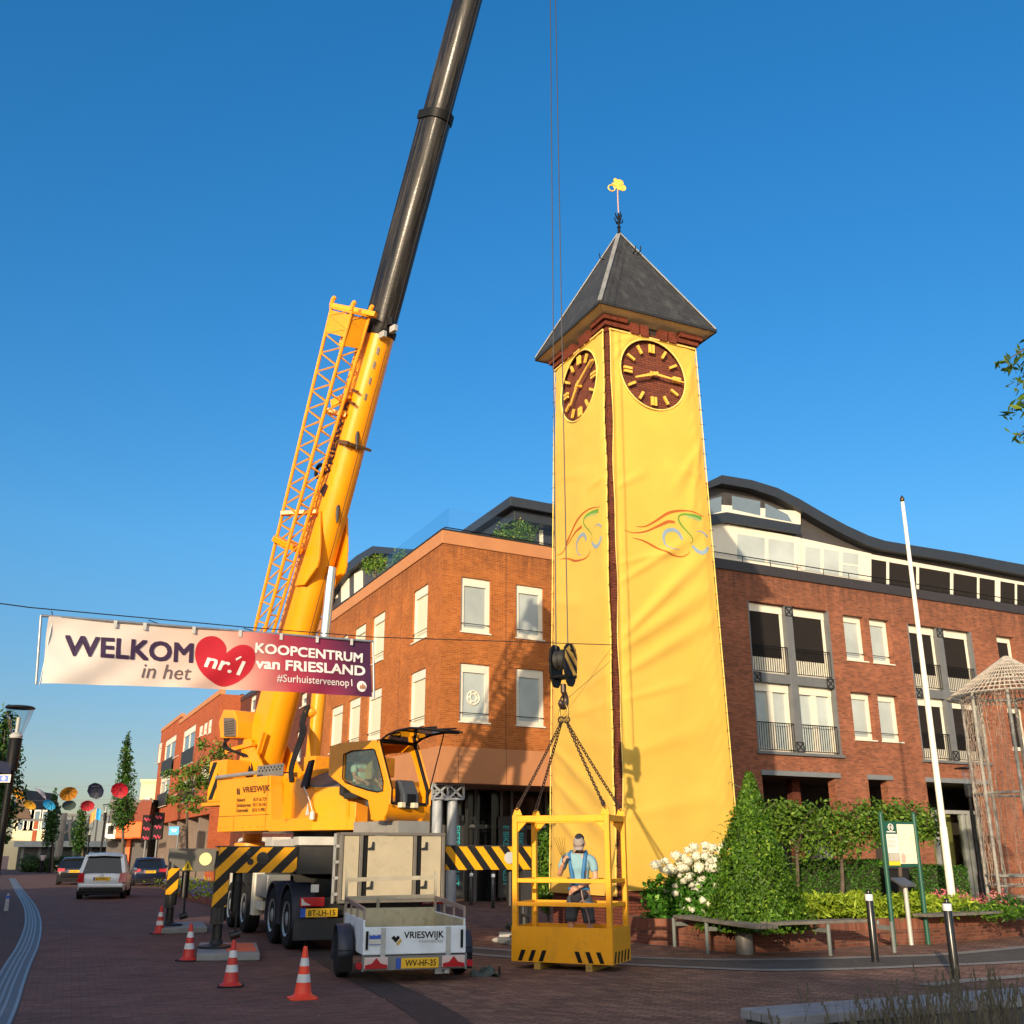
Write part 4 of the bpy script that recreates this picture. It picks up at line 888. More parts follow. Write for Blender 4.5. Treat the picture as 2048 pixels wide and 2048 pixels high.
# truck
m = MB(); tb(m, -.5, .5, .3, 9.2, .62, 1.2); tb(m, -1.3, 1.3, .6, 7.4, 1.45, 1.72); tb(m, -1.2, 1.2, 3.0, 4.6, .55, 1.4); m.build('chassis', CHARC, crane, bevel=.02)
m = MB(); tb(m, -1.38, -.3, .55, 2.6, 1.76, 1.92); tb(m, -1.38, -1.0, 2.62, 3.4, 1.74, 1.98); tb(m, -1.3, 1.3, 5.4, 7.0, 1.73, 1.8); m.each('deck', LGREY, crane, bevel=.015)
m = MB(); tb(m, -1.40, -1.15, 4.15, 4.45, .42, 1.62); tb(m, -1.38, -1.2, 3.3, 4.1, .55, .72); m.build('side_panel', M('white_truck_paint', '#d9d5c4', .4, dirt=.2), crane, bevel=.01)
m = MB(); tb(m, -1.38, -.9, 2.9, 4.1, .8, 1.25); m.build('tool_box', M('grey_tool_box', (.28, .29, .29, 1), .4, .3), crane, bevel=.02)
m = MB(); tb(m, -1.1, 1.15, 7.6, 9.4, .5, 1.75); tb(m, -1.05, 1.1, 7.65, 8.9, 1.75, 2.05); m.build('truck_cab', M('white_truck_paint'), crane, bevel=.08)
m = MB(); tb(m, -1.43, 1.40, .02, .50, 1.30, 1.79); m.build('outrigger_housing', CHARC, crane, bevel=.015)
m = MB(); tb(m, -1.42, -.66, -.04, .5, 1.80, 1.95); m.build('housing_lid', LGREY, crane, bevel=.01)
m = MB(); tb(m, -1.42, 1.42, -.02, .04, .20, .56); tb(m, -1.2, 1.2, .05, .3, .6, .9); m.build('rear_underrun', M('black_rubber_panel', (.022, .023, .026, 1), .6, dirt=.2), crane, bevel=.01)
for x in (-1.13, 1.13):
    m = MB(); tb(m, x-.22, x+.22, -.10, -.03, .76, .92); tl = m.build('tail_lamp', REDL, crane, bevel=.015)
    m = MB(); m.prism([T(x-.2, -.105, .785), T(x-.02, -.105, .785), T(x-.14, -.105, .84), T(x-.18, -.105, .9), T(x-.2, -.105, .9)], TF*.01); m.build('clear_lens', M('clear_lens', (.6, .55, .52, 1), .15), tl)
m = MB(); tb(m, -1.24, -.66, -.09, -.06, .585, .73); pl = m.build('number_plate', PLATE, crane, bevel=.006)
m = MB(); m.text('BT-LH-15', T(-.95, -.09, .61), TR, UP, w=.48, h=.09, bold=.012, align='C', depth=.003); m.build('lettering', BLACK, pl)
m = MB(); tb(m, -1.33, -1.242, -.09, -.06, .585, .73); m.build('plate_flash', EUBL, pl)
m = MB(); tb(m, -1.16, -1.02, -.06, -.03, 1.0, 1.13); m.build('sticker', M('white_sticker', '#c9c9c4', .5), crane)
m = MB(); m.tube(T(-.55, .0, 1.08), T(-.3, .05, 1.0), .13, n=14); m.ball(T(-.5, .03, 1.12), .12); m.tube(T(-.62, 0, 1.2), T(-.55, -.05, 1.0), .03); m.build('air_tank', M('dull_bronze', (.14, .11, .08, 1), .35, .6, dirt=.4), crane, smooth=50)
def wheel(x, y, par, r=.52, w_=.30):
    s = -1 if x < 0 else 1; c = T(x, y, r); ax = TR*s; m = MB()
    m.lathe(c, [(.30, -w_), (r-.05, -w_), (r, -w_+.05), (r, -.05), (r-.04, 0), (.36, .01), (.30, -.01)], 36, ax); m.m = 0
    wd = m.build('wheel', RUBBER, par, smooth=35)
    m = MB(); m.lathe(c, [(.30, -.02), (.305, .012), (.27, 0), (.20, -.10), (.17, -.10), (.15, -.02), (.10, 0), (.02, .01)], 28, ax)
    for k in range(10): a = 2*math.pi*k/10; d = TF*math.cos(a)+UP*math.sin(a); m.tube(c+d*.235-ax*.07, c+d*.235-ax*.02, .018, n=6)
    m.build('rim', RIM, wd, smooth=40)
for y in (.85, 2.22, 5.4, 7.3):
    for x in (-1.38, 1.38): wheel(x, y, crane)
for y in (.85, 2.22):
    for sx_ in (-1, 1):
        m = MB(); prof = []
        for k in range(13):
            a = R(-12+204*k/12); prof.append((math.cos(a), math.sin(a)))
        vs = []
        for r_ in (.63, .60):
            for xx in (1.40, .98): vs.append([T(sx_*xx, y, .52)+TF*c_*r_+UP*s_*r_ for c_, s_ in prof])
        n = len(prof); flatv = [p for r_ in vs for p in r_]
        m.add(flatv, [[i, i+1, n+i+1, n+i] for i in range(n-1)]+[[2*n+i, 3*n+i, 3*n+i+1, 2*n+i+1] for i in range(n-1)]+[[i, 2*n+i, 2*n+i+1, i+1] for i in range(n-1)]+[[n+i, n+i+1, 3*n+i+1, 3*n+i] for i in range(n-1)])
        m.build('mudguard', NAVY, crane, smooth=40)
# aluminium boarded rack on the tail
m = MB()
x0, x1, z0, z1, yy = -.76, 1.23, .84, 2.02, -.42
for a, b in ((x0, x0+.06), (x1-.06, x1), (-.40, -.34), (.62, .68)): tb(m, a, b, yy-.02, yy+.06, z0+.03, z1)
tb(m, x0, x1, yy-.03, yy+.07, z1-.05, z1+.003); tb(m, x0, x1, yy-.02, yy+.07, z0-.02, z0+.03); tb(m, x0, x0+.05, yy+.07, -.03, z0, z1)
rk = m.build('rack_frame', M('brown_grey_steel', (.16, .145, .125, 1), .5, .3, dirt=.3), crane, bevel=.006)
for a, b in ((-.69, -.41), (-.24, .61), (.78, 1.16)):
    m = MB(); tb(m, a, b, yy, yy+.03, z0+.035, z1-.055); m.build('board', PLY, rk, bevel=.008)
m = MB()
for a in (-.33, .69): tb(m, a, a+.085, yy+.02, yy+.05, z0+.03, z1-.05)
m.each('board_gap', BLACK, rk)
m = MB()
for x in (-.24, .78):
    for z in (1.05, 1.72):
        m.prism([T(x-.02, yy-.03, z), T(x+.10, yy-.03, z), T(x+.10, yy-.03, z+.14), T(x+.07, yy-.03, z+.14), T(x+.055, yy-.03, z+.05), T(x-.02, yy-.03, z+.03)], TF*.025)
m.each('latch', DARKM, rk)
m = MB()
for k in range(4): z = .95+k*.27; tb(m, -.86, -.765, yy+.02, yy+.06, z, z+.05)
tb(m, -.87, -.83, yy+.02, yy+.05, .82, 2.0); m.build('step_ladder', ALU, crane)
# outriggers
def leg(x, y, sgn, mat, par, s=1.0):
    """striped guard, hydraulic jack and foot; x at the outer end"""
    m = MB(); xi = x-sgn*.22*s
    m.prism([T(x, y, 1.72), T(xi-sgn*.0, y, 1.33), T(xi, y, .78), T(x, y, .78)] if False else [T(x, y, 1.34), T(x-sgn*.24, y, 1.34), T(x-sgn*.22, y, .78), T(x+sgn*.02, y, .78)], TF*.05); g = m.build('leg_guard', mat, par)
    m = MB(); xc = x-sgn*.13; m.tube(T(xc, y+.16, .55), T(xc, y+.16, 1.7), .13, n=16); m.tube(T(xc, y+.16, .18), T(xc, y+.16, .56), .085, n=14); tb(m, min(x, x-sgn*.2), max(x, x-sgn*.2), y+.04, y+.2, .5, .8)
    m.tube(T(xc-sgn*.3, y+.1, .35), T(xc-sgn*.28, y+.1, 1.2), .022, n=8); m.tube(T(xc-sgn*.22, y+.14, .30), T(xc-sgn*.38, y+.14, .34), .07, n=10)
    m.tube(T(xc-sgn*.28, y+.2, .7), T(xc-sgn*.28, y+.2, 1.6), .085, n=12)
    m.build('jack', M('oily_black_steel', (.02, .02, .021, 1), .4, .2, dirt=.2), par, smooth=45)
    m = MB(); m.lathe(T(xc, y+.16, .125), [(.30, 0), (.30, .03), (.12, .06), (.09, .12)], 20); m.build('foot_plate', DARKM, par, smooth=40)
m = MB(); m.prism([T(-2.84, -.02, 1.335), T(-1.432, -.02, 1.335), T(-1.432, -.02, 1.765), T(-2.80, -.02, 1.765)], TF*.34); br = m.build('outrigger_beam', ST_R, crane, bevel=.006)
m = MB(); tb(m, -2.84, -1.435, -.03, .33, 1.766, 1.785); m.disc(T(-2.05, -.021, 1.58), .105, -TF, .004); m.disc(T(-2.30, -.021, 1.67), .04, -TF, .006); m.disc(T(-2.26, -.021, 1.52), .055, -TF, .006); m.build('beam_fitting', CHARC, br)
leg(-2.84, -.02, -1, ST_R, crane)
m = MB(); m.prism([T(1.402, -.02, 1.36), T(3.28, -.02, 1.36), T(3.28, -.02, 1.79), T(1.402, -.02, 1.79)], TF*.34); br = m.build('outrigger_beam', ST_F, crane, bevel=.006)
m = MB(); m.disc(T(2.72, -.021, 1.58), .11, -TF, .006); m.build('beam_reflector', M('grey_reflector', (.45, .46, .46, 1), .4), br)
m = MB(); tb(m, 1.4, 3.28, -.03, .33, 1.791, 1.81); m.build('beam_fitting', CHARC, br)
leg(3.24, -.02, 1, CHARC, crane)
m = MB(); m.prism([T(-2.95, 6.36, 1.50), T(-2.62, 6.36, 1.27), T(-1.3, 6.36, 1.27), T(-1.3, 6.36, 1.77), T(-2.95, 6.36, 1.77)], TF*.34); br = m.build('outrigger_beam', M('olive_grey_paint', (.13, .125, .11, 1), .5, dirt=.2), crane, bevel=.006)
PALEY = M('pale_yellow_disc', '#f2e7a8', .5, var=.02)
m = MB(); m.disc(T(-2.16, 6.35, 1.54), .14, -TF, .008); m.disc(T(-1.78, 6.35, 1.54), .14, -TF, .008); m.each('beam_disc', PALEY, br)
m = MB(); m.prism([T(-2.66, 6.34, 1.30), T(-2.42, 6.34, 1.30), T(-2.54, 6.34, 1.52)], TF*.01); wt = m.build('warning_sign', M('warning_yellow', '#e8c51e', .4, var=.02), br)
m = MB(); m.prism([T(-2.56, 6.335, 1.34), T(-2.52, 6.335, 1.34), T(-2.53, 6.335, 1.44), T(-2.55, 6.335, 1.44)], TF*.004); m.build('warning_mark', BLACK, wt)
leg(-2.95, 6.34, -1, ST_R, crane)
# slewing ring and upper works
m = MB(); m.lathe(CS+UP*1.72, [(.95, 0), (.95, .12), (.78, .14), (.78, .40)], 40); m.build('slewing_ring', DARKM, crane, smooth=40)
m = MB(); m.tube(T(-1.15, 6.2, 1.8), T(-1.15, 6.2, 2.1), .22, n=18); m.lathe(T(-1.15, 6.2, 1.79), [(.42, 0), (.40, .1), (.2, .16)], 20); m.build('deck_drum', YEL2, crane, smooth=40)
m = MB(); cb(m, -2.45, 1.9, -1.2, .93, 2.10, 3.1); m.build('slewing_body', YEL, crane, bevel=.03)
WN = CW(1.25)
m = MB(); m.prism(pxp(WN, [(434, 1664), (541, 1661), (541, 1551), (444, 1560)]), -CN*.32); ec_ = m.build('engine_cover', YEL, crane, bevel=.012)
sA = -.45; zA = 2.12
m = MB(); q = [C(sA, .94, zA), C(1.18, 1.26, zA), C(1.18, 1.26, 2.93), C(.55, 1.08, 3.08), C(sA, .94, 3.30)]
m.prism(q, -CN*.3)
q2 = [C(1.18, 1.26, zA), C(2.02, .83, zA), C(2.02, .83, 2.93), C(1.18, 1.26, 2.93)]; m.prism(q2, -CN*.3)
q3 = [C(sA, .94, zA), C(1.18, 1.26, zA), C(1.18, 1.262, zA+.30), C(sA, 1.24, zA+.30), C(sA, 1.24, zA)]
m.prism([C(sA, .95, zA-.02), C(sA, 1.255, zA-.02), C(1.19, 1.275, zA-.02), C(2.03, .845, zA-.02), C(2.0, .7, zA-.02)], UP*.24)
m.build('side_locker', YEL, crane, bevel=.01)
m = MB(); m.prism([C(sA, .93, 3.30), C(.75, .70, 3.36), C(.55, .35, 3.36), C(-2.5, .35, 3.30), C(-2.5, .93, 3.27)], -UP*.4); m.build('shoulder', YEL, crane, bevel=.02)
m = MB(); m.prism([C(.50, 1.09, 3.09), C(1.17, 1.255, 2.945), C(2.02, .82, 2.945), C(1.95, .45, 3.22), C(.75, .65, 3.30)], -UP*.03); m.build('tread_deck', TREAD, crane)
# lettering on the cover
s0, z0 = WN.loc(474, 1588); s1, z1 = WN.loc(539, 1576)
def ctext(tx, u0, v0, u1, v1, mat, name, par, hh=None, bold=.02):
    a = WN.at(u0, v0); b = WN.at(u1, v1); d = b-a; w_ = d.length; d.normalize(); m = MB()
    m.text(tx, a+CN*.004, d, UP, w=w_, h=hh, bold=bold, depth=.003); return m.build(name, mat, par)
TXB = M('black_lettering', (.03, .012, .012, 1), .4, var=0)
ctext('VRIESWIJK', 485, 1589.5, 539.5, 1585.5, TXB, 'lettering', ec_, .165)
for i, (n_, ph) in enumerate((('Holwerd', '0519 561729'), ('Surhuisterveen', '0512 361342'), ('Oosterwolde', '0516 514982'))):
    v = 1604+i*10.4; w_ = (16, 28.5, 23.5)[i]
    ctext(n_, 474-i*.6, v, 474-i*.6+w_, v-.7, TXB, 'lettering', ec_, .085, .006); ctext(ph, 507-i, v-1.3, 533-i, v-2.3, TXB, 'lettering', ec_, .075, .006)
m = MB(); a = WN.at(474, 1588); m.prism([a+CN*.004, a+CN*.004+CA*.05-UP*.02, a+CN*.004+CA*.03+UP*.12, a+CN*.004-CA*.02+UP*.13], CN*.002); m.prism([a+CN*.004+CA*.07-UP*.02, a+CN*.004+CA*.14-UP*.02, a+CN*.004+CA*.09+UP*.13, a+CN*.004+CA*.05+UP*.09], CN*.002); m.build('emblem', TXB, ec_)
a = C(.72, 1.285, 2.37); e = (C(1.18, 1.26, 2.3)-C(sA, .94, 2.3)).normalized(); nn = UP.cross(e)*-1
q = C(sA, .94, 0)+e*1.28-UP.cross(e)*-.0; q = V((q.x, q.y, 2.40)); m = MB(); off = e.cross(UP)*.006
m.prism([q+off, q+off+e*.19, q+off+e*.095+UP*.24], e.cross(UP)*.002); m.build('warning_triangle', M('white_sticker'), crane)
m = MB()
for s in (-2.45, -2.2, -1.5, -1.2, -.9, -.7): m.disc(C(s, 1.252, 2.2), .012, CN, .006, 8)
m.each('bolt', DARKM, ec_)
m = MB()
zl_ = 2.44; m.para(C(-2.57, 1.2505, zl_), CA*2.1, CN*.003, UP*.012); m.para(C(-.60, 1.2505, 2.14), CA*.012, CN*.003, UP*1.1); m.para(C(-1.9, 1.2505, 2.14), CA*.01, CN*.003, UP*.3); m.build('panel_seam', M('seam_shadow_gap', (.10, .04, .004, 1), .8), ec_)
# counterweight, guards, winch, boom foot
m = MB(); cb(m, -3.35, -2.62, -1.2, 1.15, 2.78, 3.72); cw = m.build('counterweight', YEL2, crane, bevel=.03)
m = MB(); cb(m, -3.5, -2.6, -1.1, 1.22, 2.70, 2.775); m.build('counterweight_tray', YEL2, crane)
ST_C = stripes('hazard_stripes_counterweight', CA*1.3+CN*1.0-UP*.75, .50, HK, HY, .2)
m = MB(); cb(m, -3.358, -3.352, .45, 1.15, 2.85, 3.70); cb(m, -3.33, -2.95, 1.152, 1.158, 2.84, 3.68); m.build('counterweight_stripes', ST_C, cw)
m = MB(); m.tube(C(-2.9, 1.2, 3.32), C(-1.2, 1.2, 3.34), .045, n=12); m.build('hand_rail', ALU, crane, smooth=40)
m = MB(); cb(m, -1.55, -.50, .95, .97, 3.26, 3.52); gp = m.build('perforated_guard', M('grey_perforated_plate', (.22, .22, .21, 1), .5, .4), crane)
m = MB()
for k in range(7):
    for j in range(2): m.disc(C(-1.45+k*.14+j*.06, .971, 3.40+j*.06), .026, CN, .003, 6)
m.build('guard_hole', BLACK, gp)
m = MB()
for o in (.47, -.52): m.prism([C(-3.3, o, 3.1), C(-1.5, o, 3.1), C(-2.1, o, 3.6), C(-2.75, o, 4.25), C(-3.0, o, 4.25)], CN*.06)
m.each('boom_pivot_frame', YEL, crane, bevel=.01)
m = MB(); cb(m, -2.9, -1.2, -.45, .45, 3.1, 3.4); cb(m, -.9, .9, -.5, .3, 3.1, 3.32); m.build('mechanism_bay', M('oily_dark', (.02, .018, .016, 1), .5, dirt=.3), crane)
m = MB(); cb(m, -.35, .15, .2, .6, 3.3, 3.66); cb(m, 1.0, 1.4, -.6, .1, 3.2, 3.6); m.each('valve_cover', YEL2, crane, bevel=.02)
BD = (C(.99, 0, 13.69)-C(-2.84, 0, 3.72)).normalized(); BQ = BD.cross(CN).normalized()      # along the boom; BQ lies in the boom plane
if BQ.dot(CA) < 0: BQ = -BQ                                                               # towards the underside (front)
BP = C(-2.84, 0, 3.72)
def bl(z): return (z-3.72)/BD.z
def Bm(l, q, o): return BP+BD*l+BQ*q+CN*o
def section(m, l0, l1, w_, h_, taper=1.0):
    """flat back, rounded belly"""
    prof = [(-h_/2, -w_/2), (-h_/2, w_/2)]
    for k in range(0, 11):
        a = math.pi*(k/10); prof.append((h_/2-w_*.46+w_*.46*math.sin(a), w_/2*math.cos(a)))
    n = len(prof); vs = [Bm(l0, q, o) for q, o in prof]+[Bm(l1, q*taper, o*taper) for q, o in prof]
    m.add(vs, [[i, (i+1) % n, (i+1) % n+n, i+n] for i in range(n)]+[list(range(n-1, -1, -1)), list(range(n, 2*n))])
def gloss_black():
    t = NT('greased_black_boom'); v = t.n('VectorMath', operation='DOT_PRODUCT'); v.inputs[1].default_value = tuple(BD); ob = t.obj(); t.l(ob, v.inputs[0])
    sub = t.n('VectorMath', operation='SCALE'); sub.inputs[0].default_value = tuple(BD); t.l(v.outputs['Value'], sub.inputs['Scale'])
    d = t.n('VectorMath', operation='SUBTRACT'); t.l(ob, d.inputs[0]); t.l(sub.outputs[0], d.inputs[1]); k = t.n('VectorMath', operation='SCALE'); k.inputs['Scale'].default_value = 9; t.l(d.outputs[0], k.inputs[0])
    k2 = t.n('VectorMath', operation='SCALE'); k2.inputs['Scale'].default_value = .35; t.l(sub.outputs[0], k2.inputs[0]); ad = t.n('VectorMath', operation='ADD'); t.l(k.outputs[0], ad.inputs[0]); t.l(k2.outputs[0], ad.inputs[1])
    f = t.noise(ad.outputs[0], 1.6, 8, .7); t.l(t.ramp(f, (.007, .006, .006, 1), (.055, .046, .038, 1), .45, .72), t.b.inputs['Base Color']); t.l(t.ramp(f, (.24, .24, .24, 1), (.75, .75, .75, 1), .42, .62), t.b.inputs['Roughness'])
    f2 = t.noise(ob, 14, 6, .7); t.bump(f2, .2, .02); t.b.inputs['Specular IOR Level'].default_value = .4; return t.mat
GB = gloss_black()
l1, l2, l3 = bl(13.72), bl(18.86), bl(30.2)
m = MB(); section(m, -.15, l1, .72, .86, .90); bs_ = m.build('boom_base_section', YEL, crane, smooth=35)
m = MB(); section(m, l1-.10, l1+.06, .70, .82); bc = m.build('boom_collar', BLACK, bs_, smooth=35)
m = MB(); section(m, l1, l2, .62, .70); m.build('boom_second_section', GB, crane, smooth=35)
m = MB(); section(m, l2-.10, l2+.12, .70, .78); m.tube(Bm(l2, -.37, 0), Bm(l2, -.50, 0), .02); m.tube(Bm(l2-.5, .33, .0), Bm(l2-.5, .45, 0), .02); m.ring(Bm(l2, -.52, 0), .05, .012, BD, 10, 5); m.build('boom_collar', BLACK, crane, smooth=35)
m = MB(); section(m, l2, l3-.6, .56, .62); m.build('boom_third_section', GB, crane, smooth=35)
m = MB(); section(m, l3-.7, l3, .6, .6); m.disc(Bm(l3, .3, -.06), .28, CN, .12); m.build('boom_head', BLACK, crane, smooth=35)
# lettering up the side of the boom
m = MB(); lA, lB = (cpx(648, 948, .37)-BP).dot(BD), (cpx(690, 800, .37)-BP).dot(BD)
m.text('VRIESWIJK', Bm(lA, .08, .352), BD, -BQ, w=lB-lA, h=.30, bold=.025, depth=.01); m.build('lettering', TXB, bs_)
m = MB(); k = lA-.55; m.prism([Bm(k, .02, .355), Bm(k+.3, .08, .355), Bm(k+.35, -.1, .355), Bm(k+.12, -.2, .355)], CN*.003); m.build('emblem', TXB, bs_)
m = MB()
for k in (0.55, .9, 1.3, 1.7): m.prism([Bm(l1-k, .28, .2), Bm(l1-k+.16, .28, .2), Bm(l1-k+.12, .36, .12), Bm(l1-k-.06, .36, .12)], CN*.02+BQ*.02)
for k in (2.6, 4.4): m.ball(Bm(l1-k, .38, .12), (.05, .03, .4), 8, 6)
m.build('oil_stain', M('oil_stain', (.02, .012, .008, 1), .3), bs_)
lc_ = bl(8.63)
m = MB()
for o in (-.42, .36): m.prism([Bm(lc_-1.0, -.1, o), Bm(lc_-.9, .30, o), Bm(lc_-.42, .62, o), Bm(lc_-.25, .62, o), Bm(lc_+.15, .48, o), Bm(lc_+.9, .1, o)], CN*.06)
m.each('cylinder_bracket', YEL, bs_, bevel=.01)
m = MB()
for k in (lc_+2.6,): tb_ = [Bm(k, q, .37) for q in (-.2, .46)]; m.bar(tb_[0]+BQ*.25, tb_[1], .10, .05, CN); m.bar(Bm(k, .44, .3), Bm(k, .44, -.3), .12, .06, CN)
m.bar(Bm(l1-1.55, .05, .36), Bm(l1-1.60, .35, .40), .06, .04); m.bar(Bm(l1-1.85, .05, .36), Bm(l1-1.90, .35, .40), .06, .04); m.build('rope_guide', M('rusty_brown_steel', (.10, .05, .02, 1), .6), bs_)
# lift cylinder
ct = Bm(lc_-.35, .60, 0); cbm = C(-.87, 0, 3.25); dd = (ct-cbm); mid = cbm+dd*.56
m = MB(); m.tube(cbm, mid, .165, n=22); m.lathe(mid-dd.normalized()*.1, [(.185, 0), (.185, .14)], 22, dd); m.ball(cbm, .2); lc2 = m.build('lift_cylinder', YEL, crane, smooth=40)
m = MB(); m.tube(mid, ct, .115, n=20); m.build('piston_rod', M('chromed_steel', (.72, .72, .72, 1), .16, 1.0, var=.04), lc2, smooth=40)
m = MB(); q = cbm+dd*.30+CN*.18
m.ball(q, (.16, .12, .12), 10, 6); lcv = m.build('valve_block', YEL2, lc2)
m = MB()
for k in range(4):
    o = CA*(.05*k-.08); p1 = q+o+CN*.08; m.path(smooth_line([p1+UP*.15, p1-UP*.25+CN*.12, C(-.55+.06*k, .55, 4.2), C(-.2+.04*k, .98, 3.45), C(-.05+.03*k, 1.05, 3.1)]), .026, 7)
m.build('hydraulic_hose', RUBBER, crane)
m = MB(); m.prism([C(.55, 1.13, 2.95), C(.95, 1.24, 2.9), C(.92, 1.1, 3.5), C(.62, 1.0, 3.5)], CN*.08); m.build('hose_box', BLACK, crane, bevel=.03)
m = MB(); m.path(smooth_line([C(.85, 1.30, 2.95), C(1.15, 1.36, 2.7), C(1.3, 1.36, 2.45)]), .012, 5); m.tube(C(1.3, 1.36, 2.45), C(1.3, 1.36, 2.3), .05); m.build('control_pendant', M('white_sticker'), crane)
# winch on the boom foot
wc = C(-3.35, .35, 4.58); m = MB(); WX, WZ = CA, (UP*.96-CA*.28).normalized(); WY = CN
m.prism([wc+WX*a+WZ*b+WY*.42 for a, b in ((-.42, -.30), (.34, -.34), (.42, .05), (.30, .36), (-.18, .42), (-.45, .12))], -WY*.75); wn = m.build('winch', YEL, crane, bevel=.03)
m = MB(); m.prism([wc+WX*a+WZ*b+WY*.425 for a, b in ((-.18, -.27), (.34, -.31), (.40, .06), (.30, .16), (-.14, .20))], WY*.03); vg = m.build('vent_grille', M('brown_grey_grille', (.19, .15, .12, 1), .5, .3), wn, bevel=.01)
m = MB()
for i in range(9):
    for j in range(6): m.disc(wc+WX*(-.10+.050*i+.02*(j % 2))+WZ*(-.22+.060*j)+WY*.456, .015, WY, .003, 6)
m.build('vent_hole', BLACK, vg)
m = MB()
for k in range(5): m.ball(wc-WX*(.45+.05*(k % 2))+WZ*(-.2+.1*k)+WY*(.2-.1*(k % 3)), .07, 8, 6)
m.build('winch_motor', YEL2, wn)
m = MB()
for k in range(3): m.path(smooth_line([wc-WX*(.4-.1*k)-WZ*.3+WY*.3, wc-WX*.2-WZ*.55+WY*(.35+.05*k), C(-2.9+.1*k, .5, 3.8), C(-2.6+.1*k, .6, 3.35)]), .03, 7)
m.build('winch_hose', RUBBER, crane)
m = MB(); m.bar(C(-3.75, .5, 4.02), C(-2.5, .55, 4.1), .10, .09); m.ring(C(-3.78, .5, 4.02), .06, .025, CN, 12, 5); m.bar(C(-2.2, .48, 4.35), C(-2.55, .48, 3.5), .08, .08); m.build('derrick_link', YEL, crane)
# lattice jib stowed on the near side
def chord(pu, pl, o0, o1): return cpx(*pu, o0), cpx(*pl, o1)
NL = chord((664, 612), (500, 1300), .99, .87); NR = chord((704, 622), (523, 1285), .99, .87); FL = chord((704, 622), (523, 1285), .51, .63); FR = chord((740, 630), (545, 1268), .51, .63)
JY = M('jib_yellow', (.66, .27, .02, 1), .45, var=.08, dirt=.25); m = MB()
for a, b in (NL, NR, FL, FR): m.tube(a, b, .042, n=8)
jib = m.build('lattice_jib', YEL2, crane, smooth=40)
m = MB(); n = 36
for (A1, B1), (A2_, B2) in ((NL, NR), (NL, FL), (NR, FR), (FL, FR)):
    for k in range(n):
        f0, f1 = k/n, (k+1)/n; p = A1.lerp(B1, f0) if k % 2 else A2_.lerp(B2, f0); q = A2_.lerp(B2, f1) if k % 2 else A1.lerp(B1, f1); m.tube(p, q, .019, n=5, cap=False)
m.build('lacing', JY, jib)
top4 = [x[0] for x in (NL, NR, FR, FL)]; tc = sum(top4, V())/4
m = MB(); m.prism([p+(p-tc)*.12 for p in top4], BD*-.06); m.prism([top4[1]-BD*.1, top4[2]-BD*.1, top4[2]-BD*.85, top4[1]-BD*.85], -CN*.03); m.prism([top4[0]-BD*.1, top4[1]-BD*.1, top4[1]-BD*.65, top4[0]-BD*.65], -CN*.02)
for p in top4: m.prism([p+BQ*.06, p-BQ*.06, p-BQ*.05+BD*.2, p+BQ*.05+BD*.2], CN*.05); m.ball(p+BD*.2, .06, 8, 6)
m.bar(top4[0], top4[2]+BQ*.25, .12, .12); m.tube(tc-BD*.9, tc+BD*.1, .09, n=8); m.build('jib_head', YEL, jib)
lb_ = (cpx(575, 1070, .9)-BP).dot(BD)
m = MB(); m.bar(Bm(lb_+.45, -.58, 1.0), Bm(lb_+.7, .0, .42), .10, .14, CN); m.bar(Bm(lb_-.15, -.62, 1.0), Bm(lb_-.3, -.1, .45), .14, .2, CN); m.bar(Bm(l1-2.2, -.35, .7), Bm(l1-2.2, .05, .35), .12, .12); m.bar(Bm(l1-2.0, -.40, .55), Bm(l1-1.7, .05, .4), .1, .2); m.each('jib_bracket', YEL, crane, bevel=.01)
m = MB(); m.ring(Bm(lA+.05, -.45, .36), .16, .05, CN, 20, 6); m.build('cable_drum', BLACK, bs_)
# work lamps at the boom collar
m = MB(); lp = Bm(l1-.05, .52, .05); m.bar(Bm(l1, .35, 0), lp, .05, .05); m.tube(lp, lp+UP*.3, .03)
m.tube(lp+UP*.22, lp+UP*.42, .09, n=10); wl = m.build('work_lamp', BLACK, crane)
m = MB()
for k in (-.2, .22): m.para(lp+CA*k-UP*.12+CN*.1, CA*.2, CN*.1, UP*.16)
m.each('lamp_head', M('grey_lamp_glass', (.35, .36, .36, 1), .2), wl, bevel=.01)
# hoist ropes
ROPE = M('steel_rope', (.035, .034, .036, 1), .5, .4); tipb = Bm(l3, .34, 0); tip = V((HOOK.x+.02, HOOK.y, tipb.z))
m = MB(); m.path([tip-CA*.03, V((HOOK.x-.115, HOOK.y, 5.0))], .010, 6); m.path([tip+CA*.03, V((HOOK.x+.085, HOOK.y-.06, 5.0))], .010, 6); m.build('hoist_rope', ROPE, crane)
m = MB(); m.bar(Bm(l3-.2, .2, 0), tip+V((0, 0, .12)), .3, .3); m.build('boom_nose', BLACK, crane)
m = MB(); m.path([C(-3.35, .1, 4.7), Bm(l2, -.56, 0), Bm(l3, -.5, 0)], .011, 5); m.path([Bm(l1-8, .50, .05), Bm(l1, .46, 0), Bm(l2-.5, .45, 0), Bm(l3, .42, 0)], .008, 5); m.build('boom_rope', ROPE, crane)
